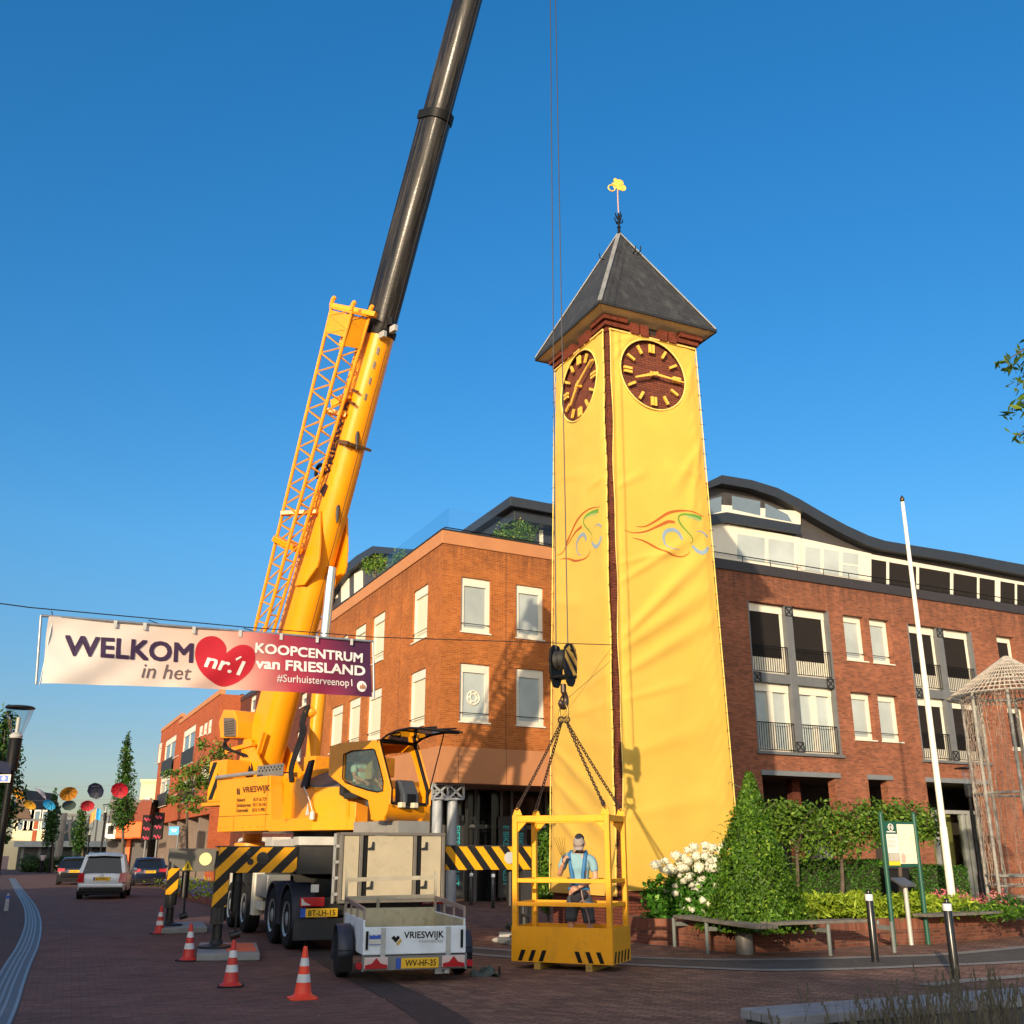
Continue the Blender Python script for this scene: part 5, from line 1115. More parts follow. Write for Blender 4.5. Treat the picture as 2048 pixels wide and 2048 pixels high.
# ---- driver's cab
OC, WC = 1.30, .92
outer = [(660, 1492), (690, 1485), (748, 1480), (757, 1482), (768, 1530), (779, 1578), (778, 1606), (767, 1641), (742, 1634), (736, 1600), (705, 1586), (657, 1550)]
inner = [(688, 1508), (703, 1502), (745, 1498), (750, 1500), (759, 1530), (767, 1563), (766, 1582), (755, 1584.5), (737, 1581), (712, 1573), (691, 1565), (685, 1556)]
wc_ = CW(OC); po = pxp(wc_, outer); pi = pxp(wc_, inner); n = len(po)
m = MB()
for d0, d1 in ((0, .05), (WC-.05, WC)):
    a = [p-CN*d0 for p in po]; b = [p-CN*d0 for p in pi]; a2 = [p-CN*d1 for p in po]; b2 = [p-CN*d1 for p in pi]
    m.add(a+b+a2+b2, [[i, (i+1) % n, n+(i+1) % n, n+i] for i in range(n)]+[[2*n+i, 3*n+i, 3*n+(i+1) % n, 2*n+(i+1) % n] for i in range(n)]+[[n+i, n+(i+1) % n, 3*n+(i+1) % n, 3*n+i] for i in range(n)]+[[i, 2*n+i, 2*n+(i+1) % n, (i+1) % n] for i in range(n)])
def skin(i, j, t=.04):
    a, b = po[i], po[j]; nn = (b-a).cross(CN).normalized()*t; m.prism([a-CN*.051, b-CN*.051, b-CN*(WC-.051), a-CN*(WC-.051)], nn)
for i, j in ((0, 1), (1, 2), (11, 0), (10, 11), (9, 10), (8, 9)): skin(i, j, .03)
cab = m.build('cab', YEL, crane, bevel=.012)
cen = (po[6]+po[7])/2
m = MB(); prof = []
pa, pb, pc = po[6]+UP*.0, po[7], po[8]
for k in range(9):
    f = k/8; prof.append((pa*(1-f)*(1-f)+(pb+CA*.10-UP*.10)*2*f*(1-f)+(pc-UP*.04)*f*f))
prof += [po[8]+UP*.05, po[9]+UP*.05, po[6]-CA*.25+UP*.0]
m.prism([p+CN*.004 for p in prof], -CN*(WC+.008)); m.build('cab_nose', YEL, cab, smooth=40)
m = MB()
for o in (.03, WC-.03): m.tube(po[3]-CN*o, po[5]-CN*o+CA*.02, .032); m.tube(po[5]-CN*o+CA*.02, po[6]-CN*o+CA*.02, .03)
m.bar(po[3]-CN*.0, po[3]-CN*WC, .08, .06); m.bar(po[6]-CN*.05, po[6]-CN*(WC-.05), .05, .05); m.build('front_frame', BLACK, cab, smooth=40)
m = MB()
for o in (-.02, WC+.02): m.path([po[3]-CN*o+CA*.03, po[5]-CN*o+CA*.06, po[6]-CN*o+CA*.05-UP*.02, po[6]-CN*(o+(.05 if o < .5 else -.05))+CA*.05-UP*.04], .018, 6)
m.build('grab_bar', YEL2, cab)
m = MB()
for d in (.0, WC-.01):
    if d == 0: m.prism([p-CN*.02 for p in pi], -CN*.006)
m.build('side_window', glass('cab_glass', (.80, .86, .82, 1), refl=.12, fres=.4), cab)
m = MB(); m.path([p+CN*.004 for p in pi], .012, 5, True); m.build('window_seal', BLACK, cab)
# swung up windscreen
arc = [(762, 1480), (776, 1469), (795, 1461), (820, 1456), (848, 1457)]; pa = pxp(wc_, arc)
m = MB(); W2_ = CN*(WC-.08)
m.path(pa, .022, 6); m.path([p-W2_-UP*.02 for p in pa], .022, 6); m.bar(pa[-1], pa[-1]-W2_, .05, .05); m.bar(pa[0], pa[0]-W2_, .05, .05); m.bar(pa[2]-CN*.15+UP*.03, pa[4]-CN*.3+UP*.05, .03, .03); m.tube(pa[4], pa[4]+CA*.5-CN*.5-UP*.07, .018)
m.tube(pa[4]-CN*.25+CA*.08, pa[4]-CN*.25+CA*.6-UP*.03, .015); m.ring(pa[1]-CN*.2-UP*.02, .11, .012, UP, 4, 5); m.tube(pa[3]-W2_, po[5]-CN*WC*.98-UP*.2, .012); ws = m.build('windscreen_frame', BLACK, cab)
m = MB(); k = len(pa); m.add([p for p in pa]+[p-W2_-UP*.02 for p in pa]+[p+UP*.012 for p in pa]+[p-W2_-UP*.008 for p in pa], [[i, i+1, k+i+1, k+i] for i in range(k-1)]+[[2*k+i, 3*k+i, 3*k+i+1, 2*k+i+1] for i in range(k-1)])
m.build('windscreen', glass('tinted_glass', (.62, .60, .52, 1), refl=.15), ws)
# inside: seat, console
m = MB(); q = cpx(700, 1556, .85); sc_ = (q-CS).dot(CA)
cb(m, sc_-.05, sc_+.10, .60, 1.08, 2.75, 3.40); cb(m, sc_+.1, sc_+.6, .60, 1.08, 2.68, 2.80); m.build('seat', M('dark_seat_cloth', (.02, .022, .024, 1), .9), cab, bevel=.04)
m = MB(); f0 = (po[5]-CS).dot(CA); m.prism([C(f0-.28, .95, 2.45), C(f0+.02, .95, 2.45), C(f0+.0, .95, 2.72), C(f0-.16, .95, 2.98), C(f0-.3, .95, 2.98)], -CN*.36)
cn_ = m.build('console', M('slate_console', (.05, .06, .075, 1), .5), cab, bevel=.03)
m = MB(); m.prism([C(f0+.005, .88, 2.50), C(f0+.005, .68, 2.50), C(f0-.005, .68, 2.72), C(f0-.005, .88, 2.72)], CA*.02); m.build('screen_hood', BLACK, cn_)
m = MB(); m.bar(pi[0]-CN*.5+CA*.02, pi[11]-CN*.5+CA*.02, .02, .5); m.build('rear_panel', M('beige_panel', '#b09a6a', .7), cab)
for o in (.25, .55):
    m = MB(); c = po[6]-CN*o+CA*.06-UP*.03; m.box(c, .12, .12, .10, R(-45)); hl_ = m.build('head_lamp', M('lamp_cream', '#d6cbb0', .25), cab, bevel=.02)
m = MB(); cb(m, 2.2, 3.6, .25, 1.0, 2.02, 2.24); m.build('cab_step', M('chequer_plate', (.42, .40, .36, 1), .45, .5, bump=.5, bs=60), crane)
# ---------------------------------------------------------------- hook block, chains, man basket
hz = 5.02; hk = thing('hook_block', (HOOK.x, HOOK.y, 4.0), 'black crane hook block with yellow stripes hanging on two ropes above the basket', 'hook block')
hx = V((.82, -.57, 0)); hy = V((.57, .82, 0))      # hx along the sheave axle, seen half from the side
def hp(a, b, z): return V((HOOK.x, HOOK.y, 0))+hx*a+hy*b+UP*z
prof = [(-.17, hz-.02), (-.08, hz+.06), (.08, hz+.06), (.17, hz-.02), (.21, hz-.22), (.19, hz-.42), (.12, hz-.60), (.06, hz-.67), (-.06, hz-.67), (-.12, hz-.60), (-.19, hz-.42), (-.21, hz-.22)]
m = MB()
for a in (-.165, .125): m.prism([hp(a, b, z) for b, z in prof], hx*.04)
for b, z in ((0, hz-.05), (.1, hz-.5), (-.1, hz-.5)): m.tube(hp(-.2, b, z), hp(.2, b, z), .03, n=8)
m.build('side_plate', BLACK, hk, bevel=.006)
m = MB(); m.lathe(hp(-.11, 0, hz-.2), [(.17, 0), (.13, .04), (.13, .06), (.17, .10), (.17, .12), (.13, .16), (.13, .18), (.17, .22)], 24, hx); m.build('sheave', M('dark_worn_steel', (.06, .055, .05, 1), .45, .5, dirt=.3), hk, smooth=30)
m = MB(); m.m = 0
for k in range(5):
    a0 = -.2+.12*k
    if k % 2 == 0: m.prism([hp(.1675, a0+.2-.11*0, hz-.02-.16*k), hp(.1675, a0+.32, hz-.02-.16*k), hp(.1675, a0+.32-.12, hz-.02-.16*k), hp(.1675, a0+.2, hz-.02-.16*k)], hx*.002) if False else None
for q in (((-.17, hz-.06), (-.05, hz+.03), (.19, hz-.34), (.20, hz-.22)), ((-.20, hz-.20), (-.185, hz-.08), (.135, hz-.56), (.18, hz-.46)), ((.04, hz+.05), (.10, hz+.04), (.205, hz-.20), (.19, hz-.10))):
    m.prism([hp(.166, b, z) for b, z in q], hx*.003)
for q in (((-.20, hz-.30), (-.19, hz-.16), (.05, hz-.66), (.10, hz-.60)), ((.0, hz+.05), (.09, hz+.04), (.20, hz-.16), (.205, hz-.24))):
    m.prism([hp(-.166, b, z) for b, z in q], -hx*.003)
m.build('yellow_stripe', M('dull_hazard_yellow', (.55, .33, .05, 1), .45, dirt=.3), hk)
m = MB(); m.tube(hp(0, 0, hz-.62), hp(0, 0, hz-.76), .05, n=12)
pts = [hp(0, .0, hz-.74), hp(0, .055, hz-.82), hp(0, .07, hz-.90), hp(0, .04, hz-.98), hp(0, -.03, hz-1.0), hp(0, -.09, hz-.95), hp(0, -.095, hz-.89)]
m.path(smooth_line(pts, 5), [.045+.012*math.sin(k/30*3.1) if k < 26 else .045-.035*(k-26)/5 for k in range(31)], 10); m.bar(hp(0, .02, hz-.76), hp(0, -.09, hz-.88), .03, .012); m.build('hook', M('worn_hook_steel', (.07, .045, .035, 1), .4, .5, dirt=.3), hk, smooth=60)
cFL = at_z(1031, 1922, .1); cFR = at_z(1222, 1930, .1); cX = (cFR-cFL); cWd = cX.length; cX.normalize(); cY = V((-cX.y, cX.x, 0)); cD = .80
ZT_ = 2.23
def K(a, b, z): return cFL+cX*a+cY*b+UP*(z-.1)
CAGEY = M('basket_yellow', (.84, .36, .006, 1), .4, var=.06, vs=1.5, dirt=.25)
cage = thing('man_basket', K(cWd/2, cD/2, 0), 'yellow steel man basket with striped foot panels, standing on the paving under the hook', 'basket')
m = MB(); ch = .04
for a in (0, cWd):
    for b in (0, cD):
        m.para(K(a-ch, b-ch, .1), cX*2*ch, cY*2*ch, UP*(ZT_-.1))
m.each('post', CAGEY, cage, bevel=.006)
m = MB()
for b in (0, cD): m.para(K(ch, b-ch*.9, ZT_-.1), cX*(cWd-2*ch), cY*ch*1.8, UP*.095)
for a in (0, cWd): m.para(K(a-ch*.9, ch, ZT_-.1), cX*ch*1.8, cY*(cD-2*ch), UP*.095)
for a, s in ((ch, 1), (cWd-ch, -1)):
    for b in (0, cD): m.prism([K(a, b-.01, ZT_-.1), K(a+s*.16, b-.01, ZT_-.1), K(a, b-.01, ZT_-.26)], cY*.02)
m.build('top_frame', CAGEY, cage, bevel=.005)
for z in (.92, 1.26):
    m = MB()
    for b in (0, cD): m.para(K(ch, b-.025, z-.03), cX*(cWd-2*ch), cY*.05, UP*.06)
    for a in (0, cWd): m.para(K(a-.025, ch, z-.03), cX*.05, cY*(cD-2*ch), UP*.06)
    m.build('guard_rail', CAGEY, cage, bevel=.004)
for nm, o_, ex, ey in (('front', K(-ch-.005, -ch-.012, .1), cX*(cWd+2*ch+.01), cY*.01), ('rear', K(-ch, cD+ch+.002, .1), cX*(cWd+2*ch), cY*.01), ('side', K(cWd+ch+.002, -ch, .1), cX*.01, cY*(cD+2*ch)), ('side', K(-ch-.012, -ch, .1), cX*.01, cY*(cD+2*ch))):
    m = MB(); m.para(o_, ex, ey, UP*.50); m.build('toe_panel', CAGEY, cage, bevel=.003)
m = MB(); e = -ch-.0145
for a0, sg in ((.06, 1), (.23, 1), (.40, 1), (cWd-.08, -1), (cWd-.25, -1), (cWd-.42, -1)):
    m.prism([K(a0, e, .115), K(a0+sg*.07, e, .115), K(a0+sg*.13, e, .27), K(a0+sg*.06, e, .27)], cY*.002)
for k in range(5): b = .0+k*.16; m.prism([K(cWd+ch+.0125, b, .115), K(cWd+ch+.0125, b+.07, .115), K(cWd+ch+.0125, b+.13, .27), K(cWd+ch+.0125, b+.06, .27)], cX*.002)
m.each('hazard_stripe', BLACK, cage)
m = MB(); m.para(K(0, 0, .11), cX*cWd, cY*cD, UP*.03); m.build('floor_plate', TREAD, cage)
m = MB()
for a in (.32, cWd-.38): m.para(K(a, -.04, 0), cX*.10, cY*(cD+.08), UP*.11)
m.each('skid', M('skid_yellow', (.45, .27, .05, 1), .6, dirt=.5), cage)
lug = [K(a, b, ZT_) for a in (.03, cWd-.03) for b in (.0, cD)]
m = MB()
for p in lug: m.prism([p-cX*.08, p+cX*.08, p+cX*.045+UP*.09, p+UP*.12, p-cX*.045+UP*.09], cY*.03)
m.each('lifting_lug', CAGEY, cage, bevel=.005)
m = MB(); m.para(K(cWd*.62, cD*.62, .14), cX*.45, cY*.25, UP*.28); m.build('tool_chest', M('red_box', (.45, .03, .02, 1), .5), cage, bevel=.02)
# chain sling
rp = V((HOOK.x, HOOK.y, 0)); CH = M('rusty_chain', (.055, .032, .022, 1), .6, .4, var=.3, vs=20)
slg = thing('chain_sling', rp+UP*3.8, 'four leg rusty lifting chain hanging from the crane hook down to the yellow basket', 'chain')
m = MB(); m.ring(rp+UP*3.92, .085, .018, hy, 24, 8, 1.0, 1.0); m.v = [V((p.x, p.y, 3.92+(p.z-3.92)*1.6)) for p in m.v]; m.build('master_link', M('brass_coloured_link', (.30, .20, .05, 1), .4, .6), slg, smooth=60)
def link(m, p, d, x, L, w_, r):
    y = d.cross(x); pts = []
    for k in range(10):
        t = 2*math.pi*k/10; c_, s_ = math.cos(t), math.sin(t); pts.append(p+d*((L/2-w_/2)*(1 if c_ > 0 else -1)+c_*w_/2)+x*s_*w_/2)
    m.path(pts, r, 5, True)
for i, p in enumerate(lug):
    m = MB(); a = rp+UP*3.79+(cX*(.035 if i > 1 else -.035)); b = p+UP*.11; d = (b-a); L = d.length; d.normalize(); x = d.orthogonal().normalized(); y = d.cross(x); n = int(L/.052)
    for k in range(n):
        f = (k+.5)/n; big = 2.0 if (n-4 < k) else 1.0; link(m, a.lerp(b, f)-UP*.02*math.sin(f*math.pi), d, x if k % 2 else y, .068*(1.5 if big > 1 else 1), .042*(1.3 if big > 1 else 1), .0085*(1.3 if big > 1 else 1))
    m.build('chain_leg', CH, slg)
m = MB()
for s in (-1, 1): m.ring(rp+UP*3.80+cX*.05*s, .05, .016, cY, 14, 6)
m.each('coupling_link', CH, slg)
# ---------------------------------------------------------------- people
def skin_body(name, J, E, mat, parent, sub=2, post=None, root=0):
    """J: list of (point, radius or (rx, ry)); E: edges; one continuous surface grown along the bones"""
    me = bpy.data.meshes.new(name); o0 = base(parent); me.from_pydata([tuple(V(p)-o0) for p, r in J], E, []); o = bpy.data.objects.new(name, me); COL.objects.link(o)
    md = o.modifiers.new('skin', 'SKIN'); md.use_smooth_shade = True
    for i, (p, r) in enumerate(J):
        sv = me.skin_vertices[0].data[i]; sv.radius = r if hasattr(r, '__len__') else (r, r); sv.use_root = (i == root)
    s = o.modifiers.new('subdivision', 'SUBSURF'); s.levels = sub; s.render_levels = sub
    dg = bpy.context.evaluated_depsgraph_get(); m2 = bpy.data.meshes.new_from_object(o.evaluated_get(dg)); o.modifiers.clear(); o.data = m2; m2.name = name; bpy.data.meshes.remove(me)
    m2.materials.clear(); m2.materials.append(mat)
    for p in m2.polygons: p.use_smooth = True
    o.parent = parent; return o
SKINC = M('skin', (.58, .30, .19, 1), .5, var=.06, vs=8)
def add_mesh(o, mb):
    """melt extra shapes (ears, nose, fingers) into a body mesh"""
    bm = bmesh.new(); bm.from_mesh(o.data); o0 = base(o); vs = [bm.verts.new(p-o0) for p in mb.v]; bm.verts.ensure_lookup_table()
    for f in mb.f:
        try: bm.faces.new([vs[i] for i in f]).smooth = True
        except ValueError: pass
    bm.to_mesh(o.data); bm.free()
def frame(fwd):
    f = V(fwd).normalized(); r = V((f.y, -f.x, 0)).normalized(); return f, r
def head_extra(c, f, r, s=1.0, tilt=0.0):
    """skull, nose, ears, brow as one rounded head; f looks ahead, tilt nods"""
    f2 = (f*math.cos(tilt)-UP*math.sin(tilt)).normalized(); u2 = r.cross(f2).normalized(); u2 = u2 if u2.z > 0 else -u2
    m = MB(); q = lambda a, b, z: c+r*a*s+f2*b*s+u2*z*s
    nu, nv = 16, 12; vs = []; fs = []
    for i in range(nv+1):
        t = math.pi*i/nv
        for k in range(nu):
            b = 2*math.pi*k/nu; x = .078*math.sin(t)*math.cos(b); y = .098*math.sin(t)*math.sin(b); z = .118*math.cos(t)
            if z < -.03: x *= 1-.28*(-z-.03)/.09; y = y*(1-.12*(-z-.03)/.09)+.012
            vs.append(q(x, y, z))
    for i in range(nv): fs += [[i*nu+k, (i+1)*nu+k, (i+1)*nu+(k+1) % nu, i*nu+(k+1) % nu] for k in range(nu)]
    m.add(vs, fs); m.path([q(0, .092, .025), q(0, .112, -.01), q(0, .122, -.028), q(0, .10, -.038)], [.009, .012, .016, .012], 8)
    for e in (-1, 1):
        m.ball(q(e*.080, -.005, -.005), (.014*s, .024*s, .034*s), 8, 6); m.path([q(e*.05, .082, .035), q(e*.02, .094, .034)], .008, 6)
    m.path([q(-.026, .088, -.062), q(0, .096, -.060), q(.026, .088, -.062)], .007, 6)
    return m, q
def hand_mesh(w, d, n, curl=.8, s=1.0, side=1):
    """palm, four fingers of unequal length and a thumb: w wrist, d along the hand, n palm side"""
    d = d.normalized(); n = (n-d*n.dot(d)).normalized(); x = d.cross(n)*side; m = MB(); P = lambda a, b, c: w+x*a*s+d*b*s+n*c*s
    m.prism([P(-.036, 0, -.012), P(.034, 0, -.012), P(.042, .085, -.011), P(-.040, .09, -.011)], n*.026*s)
    for k, (a, L) in enumerate(((-.030, .075), (-.010, .083), (.011, .077), (.030, .060))):
        p = P(a, .085, .002); pts = [p]; ang = 0
        for j in range(3): ang += curl*.75; st = L*(.45, .32, .23)[j]; p = p+(d*math.cos(ang)+n*math.sin(ang))*st*s; pts.append(p)
        m.path(pts, [.0095*s, .009*s, .0082*s, .0065*s], 7)
    m.path([P(.030, .02, .004), P(.055, .05, .012), P(.055, .082, .028), P(.042, .105, .04)], [.013*s, .011*s, .0095*s, .007*s], 7)
    return m
# worker in the basket
wp = K(cWd*.60, cD*.50, .14); fz = .14
wk = thing('person', wp, 'man in light blue shirt, grey cap and work shorts standing inside the yellow basket', 'person')
wf, wr = frame((-.22, -1, 0)); wr = -wr if wr.x < 0 else wr                      # wr = picture right
def W_(a, b, z): return wp+wr*a+wf*b+UP*(z)
hip = .93
shR, shL = W_(-.21, .07, 1.45), W_(.22, .05, 1.43)      # picture-left and picture-right shoulders
elR, wrR = W_(-.30, .10, 1.19), W_(-.20, .30, 1.38)
elL, wrL = W_(.27, .06, 1.15), W_(.02, .28, 1.02)
J = [(W_(0, 0, hip), (.145, .11)), (W_(0, .01, 1.10), (.14, .105)), (W_(.01, .05, 1.30), (.175, .12)), (W_(.01, .07, 1.46), (.13, .09)), (W_(.015, .11, 1.54), .06), (W_(.03, .16, 1.60), .058),
     (shR, .062), (elR, .043), (wrR, .030), (shL, .062), (elL, .043), (wrL, .030),
     (W_(-.11, 0, .86), .085), (W_(-.14, .03, .50), .058), (W_(-.15, -.02, .30), .054), (W_(-.16, -.03, .09), .04), (W_(-.17, .09, .045), .036),
     (W_(.11, 0, .86), .085), (W_(.15, .05, .50), .058), (W_(.17, .0, .30), .054), (W_(.18, -.01, .09), .04), (W_(.20, .11, .045), .036)]
E_ = [(0, 1), (1, 2), (2, 3), (3, 4), (4, 5), (3, 6), (6, 7), (7, 8), (3, 9), (9, 10), (10, 11), (0, 12), (12, 13), (13, 14), (14, 15), (15, 16), (0, 17), (17, 18), (18, 19), (19, 20), (20, 21)]
body = skin_body('body', J, E_, SKINC, wk)
hc = W_(.04, .20, 1.665); hm, hq = head_extra(hc, wf, wr, 1.06, .60); add_mesh(body, hm)
add_mesh(body, hand_mesh(wrR, (wf*.3+UP*.6+wr*.2), -wf*.4+wr*.7, 1.1, 1.0, 1)); add_mesh(body, hand_mesh(wrL, (-wr*.7+wf*.5-UP*.25), -UP*.2+wf*.2-wr*.4, .9, 1.0, -1))
SHIRT = M('pale_blue_shirt', '#7fa6b2', .8, var=.08, vs=6)
g = lambda i, k=1.0: (J[i][0], tuple(x*k for x in J[i][1]) if hasattr(J[i][1], '__len__') else J[i][1]*k)
skin_body('shirt', [(W_(0, .0, .93), (.165, .13)), g(1, 1.16), g(2, 1.12), (W_(.01, .065, 1.47), (.15, .105)), (W_(.015, .09, 1.525), .078), (shR, .080), (shR.lerp(elR, .72), .068), (shL, .080), (shL.lerp(elL, .72), .068)], [(0, 1), (1, 2), (2, 3), (3, 4), (3, 5), (5, 6), (3, 7), (7, 8)], SHIRT, wk, root=1)
DEN = M('grey_work_shorts', (.07, .075, .09, 1), .85, var=.2, vs=7)
skin_body('shorts', [(W_(0, 0, .96), (.165, .13)), (W_(0, 0, .86), (.17, .135)), (W_(-.12, .01, .78), .115), (W_(-.142, .03, .50), .098), (W_(.12, .01, .78), .115), (W_(.15, .05, .48), .098)], [(0, 1), (1, 2), (2, 3), (1, 4), (4, 5)], DEN, wk, root=1)
m = MB()
for e, k in ((-1, W_(-.142, .03, .57)), (1, W_(.15, .05, .55))): m.lathe(k-UP*.045, [(.094, 0), (.098, .02), (.095, .05)], 18)
m.build('hem', M('black_hem', (.03, .032, .042, 1), .85), wk, smooth=50)
m = MB()
for s in (-1, 1):
    m.path(smooth_line([W_(s*.075, .125, 1.02), W_(s*.085, .165, 1.2), W_(s*.11, .185, 1.36), W_(s*.12, .14, 1.50), W_(s*.11, .0, 1.545), W_(s*.10, -.09, 1.48), W_(s*.08, -.13, 1.3)]), .030, 6)
    m.ring(W_(s*.12, .0, .80), .125, .016, (s*.2, 0, 1), 18, 6)
m.path([W_(-.16, .06, 1.0), W_(-.08, .155, 1.0), W_(.08, .155, 1.0), W_(.16, .06, 1.0)], .022, 6)
m.build('harness', M('blue_strap', (.03, .16, .36, 1), .6), wk, smooth=60)
m = MB(); m.ball(W_(-.02, .16, .86), (.10, .05, .12), 10, 8); m.ball(W_(.09, .15, .92), (.06, .04, .07), 10, 8); m.build('tool_pouch', M('dark_pouch', (.02, .02, .03, 1), .8), wk, smooth=60)
m = MB(); m.path(smooth_line([W_(.05, .17, 1.0), W_(.09, .20, .80), W_(.15, .16, .60), W_(.17, .14, .42)]), .012, 6); m.ring(W_(.08, .20, .78), .05, .01, wf, 14, 5); m.build('lanyard', M('pink_grey_strap', (.35, .24, .20, 1), .6), wk)
CAP = M('grey_cap', (.30, .26, .24, 1), .85); m = MB(); f2 = (wf*math.cos(.60)-UP*math.sin(.60)); u2 = wr.cross(f2); u2 = u2 if u2.z > 0 else -u2
m.add([hc+(wr*math.cos(b)*.089*math.sin(t)+f2*math.sin(b)*.108*math.sin(t)+u2*(.128*math.cos(t)+.012)) for t in [R(90)*i/6 for i in range(7)] for b in [2*math.pi*k/18 for k in range(18)]], [[i*18+k, (i+1)*18+k, (i+1)*18+(k+1) % 18, i*18+(k+1) % 18] for i in range(6) for k in range(18)])
cp_ = m.build('cap', M('navy_cap', (.02, .022, .035, 1), .85), wk, smooth=70)
m = MB(); m.add([hc+(wr*math.cos(b)*.092*math.sin(t)+f2*math.sin(b)*.112*math.sin(t)+u2*(.130*math.cos(t)+.012)) for t in [R(34+46*i/5) for i in range(6)] for b in [R(10+160*k/14) for k in range(15)]], [[i*15+k, (i+1)*15+k, (i+1)*15+k+1, i*15+k+1] for i in range(5) for k in range(14)]); m.build('cap_front', CAP, cp_, smooth=70)
m = MB(); m.add([hc+wr*x*(.085 if y == 0 else .07)+f2*(.085+y*.10-(abs(x)**2)*.03)+u2*(.022-.012*y-.02*x*x) for y in (0, .5, 1) for x in (-1, -.6, -.2, .2, .6, 1)], [[j*6+i, j*6+i+1, j*6+i+7, j*6+i+6] for j in range(2) for i in range(5)]); m.build('visor', CAP, cp_, smooth=70, solid=.008)
m = MB(); m.ball(hc+u2*.05-f2*.055, (.078, .07, .08), 14, 8); m.build('hair', M('dark_hair', (.015, .012, .012, 1), .8), wk, smooth=60)
for x, z in ((-.165, .045), (.19, .045)): 
    m = MB(); m.ball(W_(x, .03, z+.0), (.052, .145, .06), 12, 8); m.build('boot', M('dark_boot', (.02, .017, .015, 1), .6), wk, smooth=60)
cab_ties = thing('cable_ties', wrR+UP*.1, 'thin bundle of cable ties held up in the worker fist', 'cable ties')
m = MB()
for k in range(5): a = wrR+wf*.04+UP*.06+wr*.01*k; m.tube(a, a+UP*.32-wr*(.14-.03*k)-wf*.02*k, .004, .002, n=5)
m.build('tie', BLACK, cab_ties)
# crane driver
dp = cpx(722, 1560, .85); dp.z = 2.80
dr = thing('person', dp, 'crane driver in a pale green shirt and white cap seated behind the cab window', 'person')
df, drr = CA, CN
def D_(a, b, z): return dp+drr*a+df*b+UP*z
J = [(D_(0, -.05, .08), (.14, .12)), (D_(0, -.04, .26), (.14, .11)), (D_(0, -.02, .42), (.16, .11)), (D_(0, 0, .53), (.10, .08)), (D_(0, .02, .60), .05), (D_(0, .03, .66), .05),
     (D_(.19, 0, .50), .06), (D_(.23, .10, .28), .042), (D_(.16, .34, .20), .03), (D_(-.19, 0, .50), .06), (D_(-.23, .10, .28), .042), (D_(-.16, .34, .20), .03),
     (D_(.10, .12, .08), .08), (D_(.12, .42, .06), .06), (D_(.12, .46, -.30), .05), (D_(-.10, .12, .08), .08), (D_(-.12, .42, .06), .06), (D_(-.12, .46, -.30), .05)]
body = skin_body('body', J, [(0, 1), (1, 2), (2, 3), (3, 4), (4, 5), (3, 6), (6, 7), (7, 8), (3, 9), (9, 10), (10, 11), (0, 12), (12, 13), (13, 14), (0, 15), (15, 16), (16, 17)], SKINC, dr)
hc = D_(0, .04, .74); hm, hq = head_extra(hc, df, drr, 1.0, .1); add_mesh(body, hm); add_mesh(body, hand_mesh(J[8][0], df-UP*.3, -UP, .8)); add_mesh(body, hand_mesh(J[11][0], df-UP*.3, -UP, .8))
MINT = M('mint_shirt', '#cfe8dc', .8, var=.05)
skin_body('shirt', [(J[0][0], (.16, .14)), g(1, 1.14), g(2, 1.1), (J[3][0], (.12, .09)), (J[6][0], .078), (D_(.22, .07, .36), .066), (J[9][0], .078), (D_(-.22, .07, .36), .066)], [(0, 1), (1, 2), (2, 3), (3, 4), (4, 5), (3, 6), (6, 7)], MINT, dr, root=1)
skin_body('trousers', [(D_(0, -.05, .06), (.155, .13)), (D_(.10, .12, .08), .095), (D_(.12, .42, .06), .075), (D_(.12, .46, -.30), .065), (D_(-.10, .12, .08), .095), (D_(-.12, .42, .06), .075), (D_(-.12, .46, -.30), .065)], [(0, 1), (1, 2), (2, 3), (0, 4), (4, 5), (5, 6)], DEN, dr)
m = MB(); m.ball(hc+UP*.035, (.088, .105, .10), 14, 8); m.para(hc+df*.08-drr*.07+UP*.05, df*.11, drr*.14, UP*.012); m.build('cap', M('white_cap', '#dfe9e2', .8), dr, smooth=50)
m = MB(); m.ball(hc+drr*.085, (.03, .04, .045), 8, 6); m.ball(hc-drr*.085, (.03, .04, .045), 8, 6); m.each('ear_muff', M('white_cap'), dr, smooth=50)
# ---------------------------------------------------------------- box trailer
RA = R(-16); RF = V((math.sin(RA), math.cos(RA), 0)); RR = V((RF.y, -RF.x, 0)); RO = V((-1.60, 16.2, 0))
def Q(x, y, z): return RO+RR*x+RF*y+UP*z
def qb(m, x0, x1, y0, y1, z0, z1): m.para(Q(x0, y0, z0), RR*(x1-x0), RF*(y1-y0), UP*(z1-z0))
trl = thing('box_trailer', RO, 'open galvanised box trailer with a firm name on its tailgate, parked behind the crane', 'trailer')
GALV = M('galvanised_sheet', (.70, .77, .84, 1), .5, .05, var=.12, vs=2.5, dirt=.12); HB = .71
m = MB(); qb(m, -HB, HB, -1.02, -.985, .36, .71); tg = m.build('tailgate', GALV, trl, bevel=.012)
m = MB()
for x in (-.44, .46): qb(m, x-.032, x+.032, -1.035, -1.021, .27, .70)
m.each('hinge_strap', ZINC, tg)
m = MB()
for x in (-.66, .65): qb(m, x-.016, x+.016, -1.04, -1.021, .43, .66)
m.each('latch', BLACK, tg)
m = MB(); m.text('VRIESWIJK', Q(-.155, -1.0225, .535), RR, UP, w=.55, bold=.02, depth=.002); m.build('lettering', BLACK, tg)
m = MB(); m.text('KRAANBEDRIJF', Q(.06, -1.0225, .49), RR, UP, w=.33, depth=.002); m.build('small_lettering', M('grey_lettering', (.25, .26, .28, 1), .5, var=0), tg)
